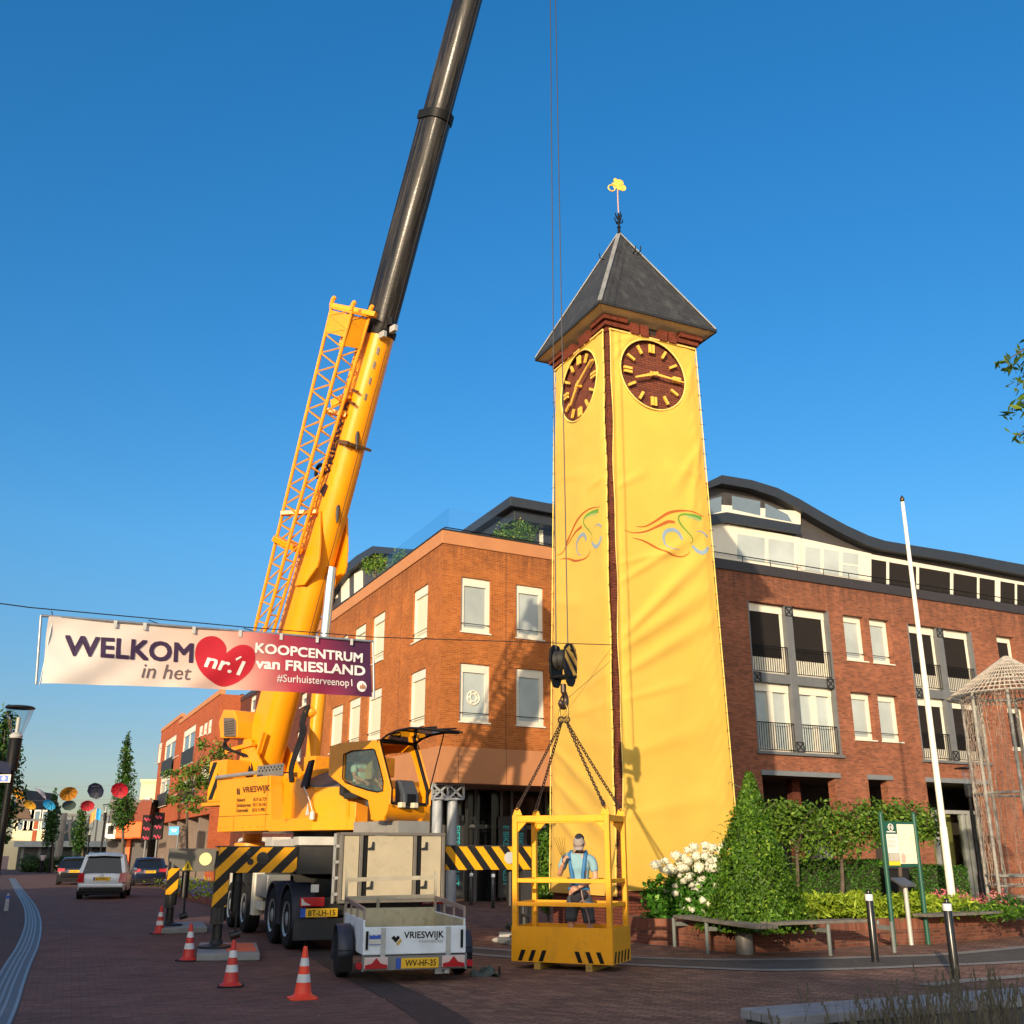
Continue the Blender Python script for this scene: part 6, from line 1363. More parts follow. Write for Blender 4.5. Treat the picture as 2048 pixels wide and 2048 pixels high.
m = MB(); y = -1.024; m.prism([Q(-.33, y, .57), Q(-.29, y, .60), Q(-.27, y, .57), Q(-.24, y, .60), Q(-.21, y, .57), Q(-.27, y, .51)], -RF*.002); m.build('emblem', BLACK, tg)
m = MB(); m.prism([Q(-.262, y, .50), Q(-.205, y, .56), Q(-.185, y, .53), Q(-.235, y, .47)], -RF*.002); m.build('emblem_fold', M('gold_emblem', (.55, .36, .05, 1), .5), tg)
m = MB(); qb(m, -.63, -.47, y-.002, y, .47, .62); stk = m.build('sticker', M('white_sticker'), tg)
m = MB(); m.prism([Q(-.63, y-.003, .56), Q(-.63, y-.003, .615), Q(-.60, y-.003, .60), Q(-.57, y-.003, .615), Q(-.54, y-.003, .60), Q(-.50, y-.003, .615), Q(-.47, y-.003, .61), Q(-.47, y-.003, .56)], -RF*.001); qb(m, -.63, -.47, y-.004, y-.003, .485, .495); m.build('blue_mark', EUBL, stk)
m = MB(); qb(m, -HB, -HB+.025, -.98, 1.0, .36, .80); sd1 = m.build('side_board', GALV, trl, bevel=.006)
m = MB(); qb(m, HB-.025, HB, -.98, 1.0, .36, .80); m.build('side_board', GALV, trl, bevel=.006)
m = MB(); qb(m, -HB, HB, 1.0, 1.03, .36, .86); m.build('front_board', PLY, trl, bevel=.006)
m = MB(); qb(m, -HB+.02, HB-.02, -.98, 1.0, .35, .385); m.build('bed', M('weathered_bed', (.20, .19, .15, 1), .85, dirt=.4), trl)
m = MB(); qb(m, -HB+.026, HB-.026, .99, .999, .386, .85); qb(m, HB-.034, HB-.026, -.97, .99, .386, .79); m.build('lining', M('algae_stained_ply', '#b3a98a', .85, var=.15, dirt=.45), trl)
PINK = M('pinkish_grey_steel', (.28, .22, .20, 1), .5, .3, dirt=.2)
for x in (-HB+.01, HB-.01):
    m = MB(); m.bar(Q(x, -.96, .93), Q(x, 1.0, 1.0), .035, .05)
    for yv in (-.95, -.3, .35, 1.0): m.bar(Q(x, yv, .80), Q(x, yv, .95+.03*(yv+1)), .03, .03, RF)
    m.build('top_rail', PINK, trl)
m = MB(); qb(m, -HB-.01, -HB+.03, 1.0, 1.04, .3, 1.46); qb(m, HB-.03, HB+.01, 1.0, 1.04, .3, 1.40)
m.bar(Q(-HB, 1.02, 1.27), Q(HB, 1.02, 1.30), .03, .06); m.bar(Q(-HB, 1.02, 1.0), Q(HB, 1.02, 1.02), .03, .06); m.bar(Q(-.2, 1.02, .85), Q(-.2, 1.02, 1.0), .04, .03); m.build('head_rack', M('beige_steel', (.36, .32, .24, 1), .5, .2, dirt=.25), trl)
m = MB(); qb(m, -HB, HB, -1.03, -.97, .17, .345); qb(m, -HB-.01, -HB+.02, -1.05, -1.03, .16, .36); qb(m, HB-.02, HB+.01, -1.05, -1.03, .16, .36); m.bar(Q(0, 1.0, .34), Q(-.3, 2.5, .45), .09, .09); qb(m, -HB, HB, -.1, .1, .28, .34); m.build('light_bar', GREYM, trl)
for x in (-.53, .53):
    m = MB(); qb(m, x-.16, x+.16, -1.07, -1.03, .19, .335); tl = m.build('tail_lamp', M('pale_lamp', (.62, .50, .48, 1), .2, var=.04), trl, bevel=.01)
    m = MB(); m.prism([Q(x-.15, -1.074, .195), Q(x+.15, -1.074, .195), Q(x+.15, -1.074, .24), Q(x+.06, -1.074, .26), Q(x, -1.074, .33), Q(x-.06, -1.074, .26), Q(x-.15, -1.074, .24)], RF*.006); m.build('red_lens', REDL, tl)
    m = MB(); m.tube(Q(x*1.43, -1.0, .235), Q(x*1.43, -1.06, .235), .045, n=14); m.build('marker_lamp', REDL, trl)
m = MB(); qb(m, -.19, .33, -1.045, -1.031, .185, .315); pl = m.build('number_plate', PLATE, trl, bevel=.006)
m = MB(); m.text('WV-HF-35', Q(.08, -1.046, .213), RR, UP, w=.42, h=.078, bold=.012, align='C', depth=.002); m.build('lettering', BLACK, pl)
m = MB(); qb(m, -.255, -.192, -1.045, -1.031, .185, .315); m.build('plate_flash', EUBL, pl)
for s in (-1, 1):
    c = Q(s*.86, 0, .31); ax = RR*s; m = MB(); m.lathe(c, [(.17, -.10), (.28, -.10), (.31, -.07), (.31, .05), (.28, .08), (.18, .075)], 30, ax); wd = m.build('wheel', RUBBER, trl, smooth=35)
    m = MB(); m.lathe(c, [(.18, .05), (.17, .07), (.10, .03), (.06, .05), (.01, .06)], 20, ax); m.build('rim', ZINC, wd, smooth=40)
    m = MB(); vs = []; n = 11
    for xx in (.75, .96):
        for k in range(n): a = R(-20+220*k/(n-1)); vs.append(Q(s*xx, 0, .33)+RF*math.cos(a)*.40+UP*math.sin(a)*.37)
    m.add(vs, [[i, i+1, n+i+1, n+i] for i in range(n-1)]); m.build('mudguard', NAVY, trl, smooth=50, solid=.012)
    m = MB(); m.para(Q(s*.855-.10, -.40, .10), RR*.2, RF*.012, UP*.28); m.build('mud_flap', RUBBER, trl)
m = MB(); qb(m, .3, .5, -.95, -.8, .10, .18); m.tube(Q(.42, -1.0, .14), Q(.42, -1.1, .14), .02); m.build('prop_stand', ZINC, trl)
# ---------------------------------------------------------------- outrigger mats, cones, things lying about
def mat_board(px, label, patch=None):
    P = [at_z(*q) for q in px]; c = sum(P, V())/4; t = thing('outrigger_mat', V((c.x, c.y, 0)), label, 'support mat', 'mats under the outrigger feet')
    m = MB(); m.prism([V((p.x, p.y, .005)) for p in P], UP*.115); m.build('board', M('grey_plastic_mat', (.22, .23, .24, 1), .6, dirt=.3), t, bevel=.015)
    if patch: m = MB(); m.prism([V((p.x, p.y, .121)) for p in (P[1].lerp(P[0], .05).lerp(P[2], .15), P[1].lerp(P[0], .45).lerp(P[3], .15), P[3].lerp(P[2], .55).lerp(P[0], .1), P[2].lerp(P[3], .08).lerp(P[1], .1))], UP*.006); m.build('orange_paint', M('orange_mat_paint', '#d9603a', .6, dirt=.3), t)
    return t
mat_board(((392, 1923), (519, 1922), (512, 1899), (398, 1899)), 'grey support mat with orange paint under the striped rear outrigger foot', True)
mat_board(((322, 1869), (414, 1866), (405, 1854), (330, 1855)), 'plain grey support mat under the front outrigger foot, farther down the street')
p = T(3.1, .14, 0); t = thing('outrigger_mat', p, 'grey support mat under the outrigger foot behind the yellow basket', 'support mat', 'mats under the outrigger feet')
m = MB(); m.box(p+UP*.0625, .8, .8, .115, -TA); m.build('board', M('grey_plastic_mat'), t, bevel=.015)
CR, CO_ = M('cone_red', '#c22c22', .45, var=.1, vs=6, dirt=.2), M('cone_orange', '#f0411c', .42, var=.06, vs=6); CWH = M('cone_white', (.62, .64, .66, 1), .4, var=.06, dirt=.15)
def cone(px, h, label, mt, tilt=0.0):
    P = at_z(*px); t = thing('traffic_cone', P, label, 'traffic cone', 'traffic cones round the outriggers', rz=random.uniform(-.4, .4)); s = h/.75
    def r_(z): return (.135-.105*(z-.06)/.69)*s
    m = MB(); z0 = .03*s
    m.lathe(P, [(.19*s, z0), (.175*s, .05*s), (.145*s, .065*s), (r_(.10), .10*s), (r_(.24), .24*s)], 26); m.lathe(P, [(.14, .06), (.1, .06)] if False else [(r_(.24), .24*s), (r_(.585), .585*s)], 26); m.lathe(P, [(r_(.585), .585*s), (r_(.75), .745*s), (r_(.75)*.8, .75*s)], 26)
    m.build('cone_body', mt, t, smooth=40)
    for a, b in ((.24, .355), (.47, .585)):
        m = MB(); m.lathe(P, [(r_(a)+.0015, a*s), (r_(b)+.0015, b*s)], 26); m.build('white_band', CWH, t, smooth=40)
    m = MB(); m.prism([P+V((math.cos(R(45+90*k+d))*.27*s, math.sin(R(45+90*k+d))*.27*s, 0)) for k in range(4) for d in (-8, 8)], UP*.03*s); m.build('cone_foot', mt if mt is CO_ else RUBBER, t, bevel=.006)
cone((605, 1998), .585, 'bright orange traffic cone standing nearest to the camera, left of the trailer wheel', CO_)
cone((461, 1974), .57, 'red and white traffic cone with worn tip in front of the grey mat', CR)
cone((376, 1922), .57, 'red and white traffic cone at the left end of the grey mat', CR)
cone((318, 1868), .57, 'red and white traffic cone farthest down the street beside the front outrigger', CR)
P = at_z(970, 1952); t = tag(None or thing('crumpled_tarp', P, 'crumpled grey green tarp lying on the paving between trailer and basket', 'tarp'))
m = MB(); m.grid(lambda a, b: P+V(((a-.5)*.42, (b-.5)*.28, .06+.05*math.sin(a*9+b*4)+.04*math.sin(b*11-a*5)-.11*((a-.5)**2+(b-.5)**2)*2)), 16, 10); m.build('cloth', M('grey_green_tarp', (.07, .085, .07, 1), .7, var=.3, vs=8), t, smooth=60, solid=.012)
m = MB(); m.para(P+V((.19, -.1, .01)), V((.03, 0, 0)), V((0, .2, 0)), V((0, 0, .12))); m.build('black_end', BLACK, t)
P = at_z(1014, 1886); t = thing('pale_roll', P, 'pale grey roll lying on the paving behind the left post of the basket', 'roll')
m = MB(); m.tube(P+V((-.16, 0, .10)), P+V((.35, .05, .10)), .10, n=18); m.ball(P+V((-.2, 0, .05)), (.10, .06, .05), 10, 6); m.build('roll', M('pale_grey_sheet', (.45, .43, .40, 1), .6), t, smooth=50)
# ---------------------------------------------------------------- welcome banner across the street
bL = at_y(88, 1300, 15.2); bR = at_y(743, 1340, 18.6); WBn = Wall((bL.x, bL.y), math.degrees(math.atan2(bR.x-bL.x, bR.y-bL.y)))
ban = thing('welcome_banner', (bL+bR)/2, 'long white to purple welcome banner with red heart, hung on a wire across the street', 'banner')
def bp(u, v, o=0.0): return WBn.at(u, v, o)
TL, TRc, BRc, BL_ = [WBn.loc(*q) for q in ((97, 1233), (742, 1283), (744, 1394), (82, 1367))]
def brip(s, z):
    L = TRc[0]-TL[0]; a = s/L; h = (z-BL_[1])/1.1
    return .020*math.sin(9*a+2.2*h)+.020*math.sin(21*a-5*h+.6)*(1.15-h)+.016*math.sin(38*a-9*h)*(1.1-h)+.008*math.sin(64*a+17*h)*max(0, .6-h)+.05*math.exp(-((a-.02)/.05)**2)*math.sin(7*h)
def bpt(a, b):
    s = (TL[0]*b+BL_[0]*(1-b))*(1-a)+(TRc[0]*b+BRc[0]*(1-b))*a; z = (TL[1]*b+BL_[1]*(1-b))*(1-a)+(TRc[1]*b+BRc[1]*(1-b))*a
    if b < .5: z += .05*math.sin(a*math.pi)*(1-b)*.6
    return s, z
def banner_mat():
    t = NT('banner_print'); tc = t.n('TexCoord'); v = t.n('VectorMath', operation='DOT_PRODUCT'); t.l(tc.outputs['Object'], v.inputs[0]); v.inputs[1].default_value = tuple(WBn.d)
    L = TRc[0]-TL[0]; mr = t.n('MapRange', i_1=-L/2, i_2=L/2); t.l(v.outputs['Value'], mr.inputs[0])
    sz = t.n('SeparateXYZ'); t.l(tc.outputs['Object'], sz.inputs[0]); ad = t.n('Math', operation='MULTIPLY_ADD', i_1=.06); zsub = t.n('Math', operation='SUBTRACT', i_1=(TL[1]+BRc[1])/2-ban.location.z); t.l(sz.outputs[2], zsub.inputs[0]); t.l(zsub.outputs[0], ad.inputs[0]); t.l(mr.outputs[0], ad.inputs[2])
    r = t.n('ValToRGB'); t.l(ad.outputs[0], r.inputs[0]); e = r.color_ramp.elements
    for pos, c in ((.0, '#f1e6da'), (.28, '#f0d8c8'), (.5, '#eebfa9'), (.60, '#dd8d82'), (.70, '#b83c4c'), (.84, '#8e2b4e'), (.94, '#5a2445'), (1.0, '#4a2346')):
        x = e.new(pos) if pos not in (0, 1) else e[0 if pos == 0 else -1]; x.color = lin(c)
    t.l(r.outputs[0], t.b.inputs['Base Color']); t.b.inputs['Roughness'].default_value = .6; t.bump(t.noise(tc.outputs['Object'], 500, 1), .05, .002)
    tl = t.n('BsdfTranslucent'); t.l(r.outputs[0], tl.inputs[0]); mx = t.n('MixShader'); mx.inputs[0].default_value = .12; t.l(t.b.outputs[0], mx.inputs[1]); t.l(tl.outputs[0], mx.inputs[2]); t.l(mx.outputs[0], t.t.nodes['Material Output'].inputs[0]); return t.mat
m = MB()
def _g(a, b): s, z = bpt(a, b); return WBn.pt(s, z, brip(s, z))
m.grid(_g, 150, 24); bcl = m.build('cloth', banner_mat(), ban, smooth=80)
cr = lambda x, y: (60+x*.36232, 1190+y*.36232)
def bshape(m):
    for i, p in enumerate(m.v):
        q = p-WBn.p; s = q.dot(WBn.d); m.v[i] = WBn.pt(s, q.z, brip(s, q.z)+.012)
    return m
def btext(tx, x0, y0, x1, y1, hpx, mat, bold=.0, shear=0.0, name='lettering'):
    a = bp(*cr(x0, y0)); b = bp(*cr(x1, y1)); d = b-a; L = d.length; d.normalize(); up = WBn.n.cross(d).normalized(); up = up if up.z > 0 else -up
    hh = (bp(*cr(x0, y0-hpx))-a).length if hpx else None
    m = MB(); m.text(tx, a, d, up, w=L, h=hh, bold=bold, shear=shear, depth=0); return bshape(m).build(name, mat, bcl)
PUR = M('print_purple', '#3a2545', .6, var=0); PGR = M('print_grey', '#6b5a58', .6, var=0); PRD = M('print_red', '#c3202f', .55, var=.04); PWH = M('print_white', '#f4eae4', .6, var=0)
btext('WELKOM', 190, 333, 897, 371, 110, PUR, .028); btext('in het', 612, 457, 888, 470, 82, PGR, 0, .22)
hp_ = [(1077, 325), (1083, 290), (1060, 250), (1020, 228), (970, 232), (930, 262), (914, 310), (918, 360), (940, 420), (985, 465), (1062, 503), (1130, 490), (1190, 450), (1230, 400), (1242, 350), (1232, 305), (1200, 280), (1160, 276), (1120, 292)]
hs = smooth_line([bp(*cr(*q)) for q in hp_]+[bp(*cr(*hp_[0]))], 4); m = MB(); cc = bp(*cr(1075, 390)); n = len(hs)-1
for k in (.33, .66): pass
NR = 8; m.add([cc]+[cc.lerp(h, (j+1)/NR) for j in range(NR) for h in hs[:-1]], [[0, 1+i, 1+(i+1) % n] for i in range(n)]+[[1+j*n+i, 1+j*n+n+i, 1+j*n+n+(i+1) % n, 1+j*n+(i+1) % n] for j in range(NR-1) for i in range(n)])
for i, p in enumerate(m.v): q = p-WBn.p; s = q.dot(WBn.d); m.v[i] = WBn.pt(s, q.z, brip(s, q.z)+.005)
m.build('heart', PRD, bcl)
m = MB(); m.poly([bp(*cr(*q)) for q in ((1132, 352), (1160, 338), (1166, 345), (1136, 364))]); bshape(m).build('lettering', PWH, bcl)
btext('nr.1', 962, 395, 1172, 445, 78, PWH, .02, .15); btext('KOOPCENTRUM', 1240, 318, 1836, 372, 52, PWH, .03); btext('van', 1246, 403, 1372, 413, 38, PWH, .03); btext('FRIESLAND', 1408, 416, 1850, 444, 54, PWH, .03); btext('#Surhuisterveenop1', 1358, 492, 1778, 517, 0, PWH, .004)
m = MB(); c = bp(*cr(1829, 505)); k = (bp(*cr(1829, 475))-c).length
m.add([c]+[c+WBn.d*math.cos(a)*k+UP*math.sin(a)*k for a in [2*math.pi*i/24 for i in range(24)]], [[0, 1+i, 1+(i+1) % 24] for i in range(24)]); bshape(m).build('round_emblem', PWH, bcl)
m = MB()
for x, w_, h_ in ((-.45, .28, .5), (.0, .3, .8), (.45, .28, .5)): m.prism([c+WBn.d*(x-w_/2)*k*1.0+UP*-.45*k+WBn.n*.04, c+WBn.d*(x+w_/2)*k+UP*-.45*k+WBn.n*.04, c+WBn.d*(x+w_/2)*k+UP*(h_-.45)*k+WBn.n*.04, c+WBn.d*x*k+UP*(h_-.2)*k+WBn.n*.04, c+WBn.d*(x-w_/2)*k+UP*(h_-.45)*k+WBn.n*.04], WBn.n*.002)
m.build('emblem_houses', M('emblem_brown', '#b9804f', .6), bcl)
m = MB(); f1, f2_, f3, f4 = bp(82, 1231), bp(746, 1283), bp(748, 1396), bp(72, 1369); m.tube(f1, f2_, .022); m.tube(f2_, f3, .02); m.tube(f1, f4, .02); m.tube(f1+WBn.d*.18-WBn.n*.02, f4+WBn.d*.05, .008)
m.build('frame', ZINC, ban, smooth=40)
m = MB()
for k in (.19, .27, .41, .55, .68, .80, .92): p = f1.lerp(f2_, k); m.para(p+WBn.n*.02-UP*.10-WBn.d*.02, WBn.d*.05, WBn.n*.01, UP*.11)
m.each('clip', M('white_sticker'), ban)
wl_ = bp(-60, 1202); wr_ = V((2.29, 22.62, 0)); wr_.z = at_y(1224, 1290, 22.62).z
pts = []
wm = [bp(0, 1207), bp(60, 1215), bp(280, 1235), bp(487, 1254), bp(742, 1274)]
t = thing('span_wire', wl_, 'thin steel wire spanning the street above the banner to the tower corner', 'wire')
m = MB(); m.path([wl_]+wm+[wr_], .009, 5); m.each('wire', ROPE, t)
m = MB()
for q, e in ((bp(103, 1222), f1.lerp(f2_, .03)), (bp(297, 1240), f1.lerp(f2_, .32)), (bp(487, 1256), f1.lerp(f2_, .61))): m.tube(q, e, .008, n=5)
m.each('hanger', ROPE, t)
t = thing('tag_line', HOOK+UP*4, 'thin line running from the hook up to the tower corner', 'line'); m = MB(); m.path([V((HOOK.x, HOOK.y, 4.1)), V((2.29, 22.62, wr_.z-.25))], .004, 4); m.build('cord', ROPE, t)
# ---------------------------------------------------------------- street lamps, bollards, signs on the left
def funnel_lamp(P, H_, label, s=1.0):
    t = thing('street_lamp', P, label, 'street lamp'); m = MB(); m.lathe(P, [(.11, 0), (.11, .9), (.075, 1.0), (.06, H_-1.25), (.06, H_-1.2), (.10, H_-1.19), (.115, H_-.62), (.10, H_-.60)], 18); m.build('pole', BLACK, t, smooth=40)
    m = MB(); m.lathe(P+UP*(H_-.60), [(.09, 0), (.13, .14), (.19, .32), (.25, .55)], 26); m.build('glass_funnel', glass('lamp_glass', (.88, .90, .90, 1), refl=.25, fres=.25), t, smooth=60)
    m = MB(); m.lathe(P+UP*(H_-.60), [(.255, .545), (.265, .56), (.22, .585), (.02, .59)], 26); m.build('lid', DARKM, t, smooth=40)
    m = MB(); m.tube(P+UP*(H_-.6), P+UP*(H_-.22), .035); m.lathe(P+UP*(H_-.62), [(.09, 0), (.12, .06), (.07, .12)], 16); m.build('lamp_core', M('pale_lamp_core', (.6, .6, .58, 1), .4), t, smooth=40); return t
q = at_y(17, 1576, 19.5); lp_ = V((q.x, q.y, 0)); hl0 = at_y(45, 1411, 19.5).z
lamp = funnel_lamp(lp_, hl0, 'black street lamp with clear funnel glass at the left edge beside the road')
t = thing('direction_sign', lp_+UP*2.8, 'small blue direction signs on the street lamp pole', 'sign'); SB, SBL = M('dark_blue_sign', (.007, .012, .045, 1), .6, spec=.15), M('bright_blue_sign', '#2a63c8', .4)
a = at_y(5, 1521, 19.4); m = MB(); m.para(a-V((.1, 0, .2)), V((.28, 0, -.04)), V((0, .02, 0)), V((0, 0, .2))); m.build('upper_panel', SB, t)
a = at_y(22, 1549, 19.38); m = MB(); m.para(a-V((.75, 0, .14)), V((.75, 0, 0)), V((0, .02, 0)), V((0, 0, .14))); sp = m.build('lower_panel', WHITE, t)
m = MB(); m.para(a-V((.72, .004, .125)), V((.68, 0, 0)), V((0, .003, 0)), V((0, 0, .11))); m.build('blue_field', SBL, sp)
m = MB(); m.disc(a-V((.12, .005, .07)), .035, V((0, -1, 0)), .003, 12); m.disc(a-V((.32, .005, .07)), .02, V((0, -1, 0)), .003, 12); m.build('sign_mark', PWH, sp)
for px, Y, lb in (((120, 1630), 88, 'slim street lamp with funnel glass before the slatted house'),):
    pass
for (u, vt, Y, lb) in ((213, 1608, 80, 'distant street lamp with funnel glass in front of the slatted house'), (181, 1655, 95, 'distant black lamp post below the hanging flag'), (108, 1660, 100, 'distant black lamp post between the small trees')):
    q = at_y(u, vt, Y); funnel_lamp(V((q.x, q.y, 0)), q.z, lb)
def bollard(P, H_, r, label, cap=True):
    t = thing('bollard', P, label, 'bollard', 'black bollards with white bands'); m = MB(); m.lathe(P, [(r, 0), (r, H_*.93), (r*.8, H_*.95), (r*.5, H_*.955), (r*.45, H_*.98), (r*.7, H_*.985), (r*.5, H_)], 18); m.build('post', M('glossy_black', (.010, .010, .011, 1), .25, var=.1, dirt=.08), t, smooth=40)
    m = MB(); m.lathe(P, [(r*1.04, H_*.845), (r*1.05, H_*.85), (r*1.05, H_*.93), (r*1.0, H_*.935)], 18); m.build('white_band', M('cone_white'), t, smooth=40)
for b_, t_, lb in (((1751, 1924), (1737, 1779), 'black bollard with white band left of the green map sign'), ((1912, 1957), (1899, 1797), 'black bollard with white band nearest the camera, in front of the flagpole'), ((902, 1808), (902, 1742), 'far black bollard leftmost of three before the shop pillars'), ((942, 1811), (943, 1742), 'far black bollard in the middle of three before the shop'), ((986, 1817), (985, 1743), 'far black bollard rightmost of three, beside the basket')):
    P = at_z(*b_); bollard(P, at_y(*t_, P.y).z, .06, lb)
P = at_z(12, 1822); t = thing('marker_post', P, 'small white post with blue top beside the hedge at the left edge', 'post'); m = MB(); m.lathe(P, [(.07, 0), (.06, .25), (.05, .42), (.03, .5)], 12); m.build('post', M('pale_marker', (.4, .42, .45, 1), .5), t, smooth=50)
m = MB(); m.lathe(P, [(.055, .36), (.052, .44)], 12); m.build('blue_ring', SBL, t)
# ---------------------------------------------------------------- hanging umbrellas
def umbrella(u, v, Y, rad, tilt, col, label):
    P = at_y(u, v, Y); t = thing('umbrella', P, label, 'umbrella', 'coloured umbrellas hanging over the street'); n = 8; ax = V((math.sin(tilt[0])*math.cos(tilt[1]), math.sin(tilt[1])-.0, math.cos(tilt[0])*math.cos(tilt[1]))).normalized(); x = ax.orthogonal().normalized(); y = ax.cross(x); vs = [P+ax*rad*.42]
    def q(r_, a, dip): return P+(x*math.cos(a)+y*math.sin(a))*rad*r_+ax*rad*(.42*(1-r_**1.9)-dip)
    for r_ in (.35, .7, 1.0):
        for k in range(2*n): vs.append(q(r_*(1 if k % 2 == 0 else .955), math.pi*k/n, 0 if k % 2 == 0 else -.02*r_))
    N2 = 2*n; m = MB(); m.add(vs, [[0, 1+k, 1+(k+1) % N2] for k in range(N2)]+[[1+j*N2+k, 1+(j+1)*N2+k, 1+(j+1)*N2+(k+1) % N2, 1+j*N2+(k+1) % N2] for j in range(2) for k in range(N2)])
    nm = 'umbrella_'+col.strip('#'); tm = NT(nm); tm.b.inputs['Base Color'].default_value = lin(col); tm.b.inputs['Roughness'].default_value = .6; tl = tm.n('BsdfTranslucent'); tl.inputs[0].default_value = lin(col); mx = tm.n('MixShader'); mx.inputs[0].default_value = .4; tm.l(tm.b.outputs[0], mx.inputs[1]); tm.l(tl.outputs[0], mx.inputs[2]); tm.l(mx.outputs[0], tm.t.nodes['Material Output'].inputs[0])
    m.build('canopy', tm.mat, t)
    m = MB(); m.tube(P+ax*rad*.48, P-ax*rad*.85, .012, n=5); m.path([P-ax*rad*.85, P-ax*rad*.95+x*.03, P-ax*rad*.9+x*.08], .014, 5)
    for k in range(n): a = 2*math.pi*k/n; m.path([P+ax*rad*.38, q(.5, a, .03), q(1, a, .01)], .008, 4)
    m.build('shaft_and_ribs', DARKM, t)
UM = [(34, 1586, 66, (.5, .7), '#e79b1f', 'amber umbrella, upper row, partly hidden by the lamp post'), (80, 1588, 66, (.7, .25), '#d8d4dc', 'pale grey umbrella tilted sideways in the upper row'), (137, 1588, 66, (-.6, .7), '#d08a22', 'orange brown umbrella in the middle of the upper row'), (191, 1582, 66, (.1, 1.15), '#1c2340', 'navy umbrella seen from below in the upper row'), (239, 1581, 66, (-.2, 1.0), '#c81f33', 'large red umbrella at the right end of the upper row'),
      (22, 1608, 84, (.4, .8), '#2c3a6e', 'dark blue umbrella at the left end of the lower row, behind the lamp post'), (59, 1610, 84, (.15, .7), '#e8ad2b', 'yellow umbrella in the lower row, right of the lamp post'), (98, 1610, 84, (.2, .8), '#2aa6de', 'sky blue umbrella in the lower row'), (138, 1611, 84, (-.4, .7), '#4a5f5b', 'grey green umbrella in the lower row'), (175, 1612, 84, (-.4, .8), '#d2323f', 'smaller red umbrella at the right end of the lower row')]
for u, v, Y, tl, c, lb in UM: umbrella(u, v, Y, .53, tl, c, lb)
t = thing('umbrella_wires', at_y(130, 1575, 66), 'thin wires the umbrellas hang from, across the far street', 'wire'); m = MB(); m.path([at_y(-40, 1570, 66), at_y(140, 1575, 66), at_y(330, 1566, 66)], .008, 4); m.path([at_y(-40, 1600, 84), at_y(120, 1602, 84), at_y(290, 1596, 84)], .008, 4); m.each('wire', ROPE, t)
P = at_y(186, 1655, 92); t = thing('hanging_flag', P, 'orange and blue flag hanging above a lamp post far down the street', 'flag'); m = MB(); m.grid(lambda a, b: P+V((-.35+.5*a, .1*math.sin(5*a), .3+.9*b+.4*a)), 6, 4); m.build('orange_field', M('flag_orange', '#d99a55', .7), t); m = MB(); m.grid(lambda a, b: P+V((.15+.4*a, .1*math.sin(5+5*a), .7+.9*b-.2*a)), 6, 4); m.build('blue_field', M('flag_blue', '#3aa4dc', .7), t); m = MB(); m.tube(P, P+V((0, 0, 1.6)), .03); m.build('staff', DARKM, t)
# white scroll arch far down the street
P = at_y(165, 1700, 104); t = thing('scroll_arch', V((P.x, P.y, 0)), 'pale curled metal arch with a tapering pillar far down the street', 'sculpture'); m = MB(); z = lambda v: at_y(150, v, 104).z
X_ = lambda u: at_y(u, 1680, 104).x
m.path(smooth_line([V((X_(u), 104, z(v))) for u, v in ((142, 1690), (136, 1650), (150, 1640), (165, 1645), (172, 1665), (168, 1685), (152, 1680), (148, 1690))]), .12, 6); m.path(smooth_line([V((X_(u), 104, z(v))) for u, v in ((118, 1650), (128, 1640), (138, 1655), (126, 1668))]), .10, 6)
m.tube(V((X_(119), 104, 0)), V((X_(122), 104, z(1626))), .42, .30, n=8); m.build('scroll', M('pale_bronze', (.42, .38, .32, 1), .5), t, smooth=50)
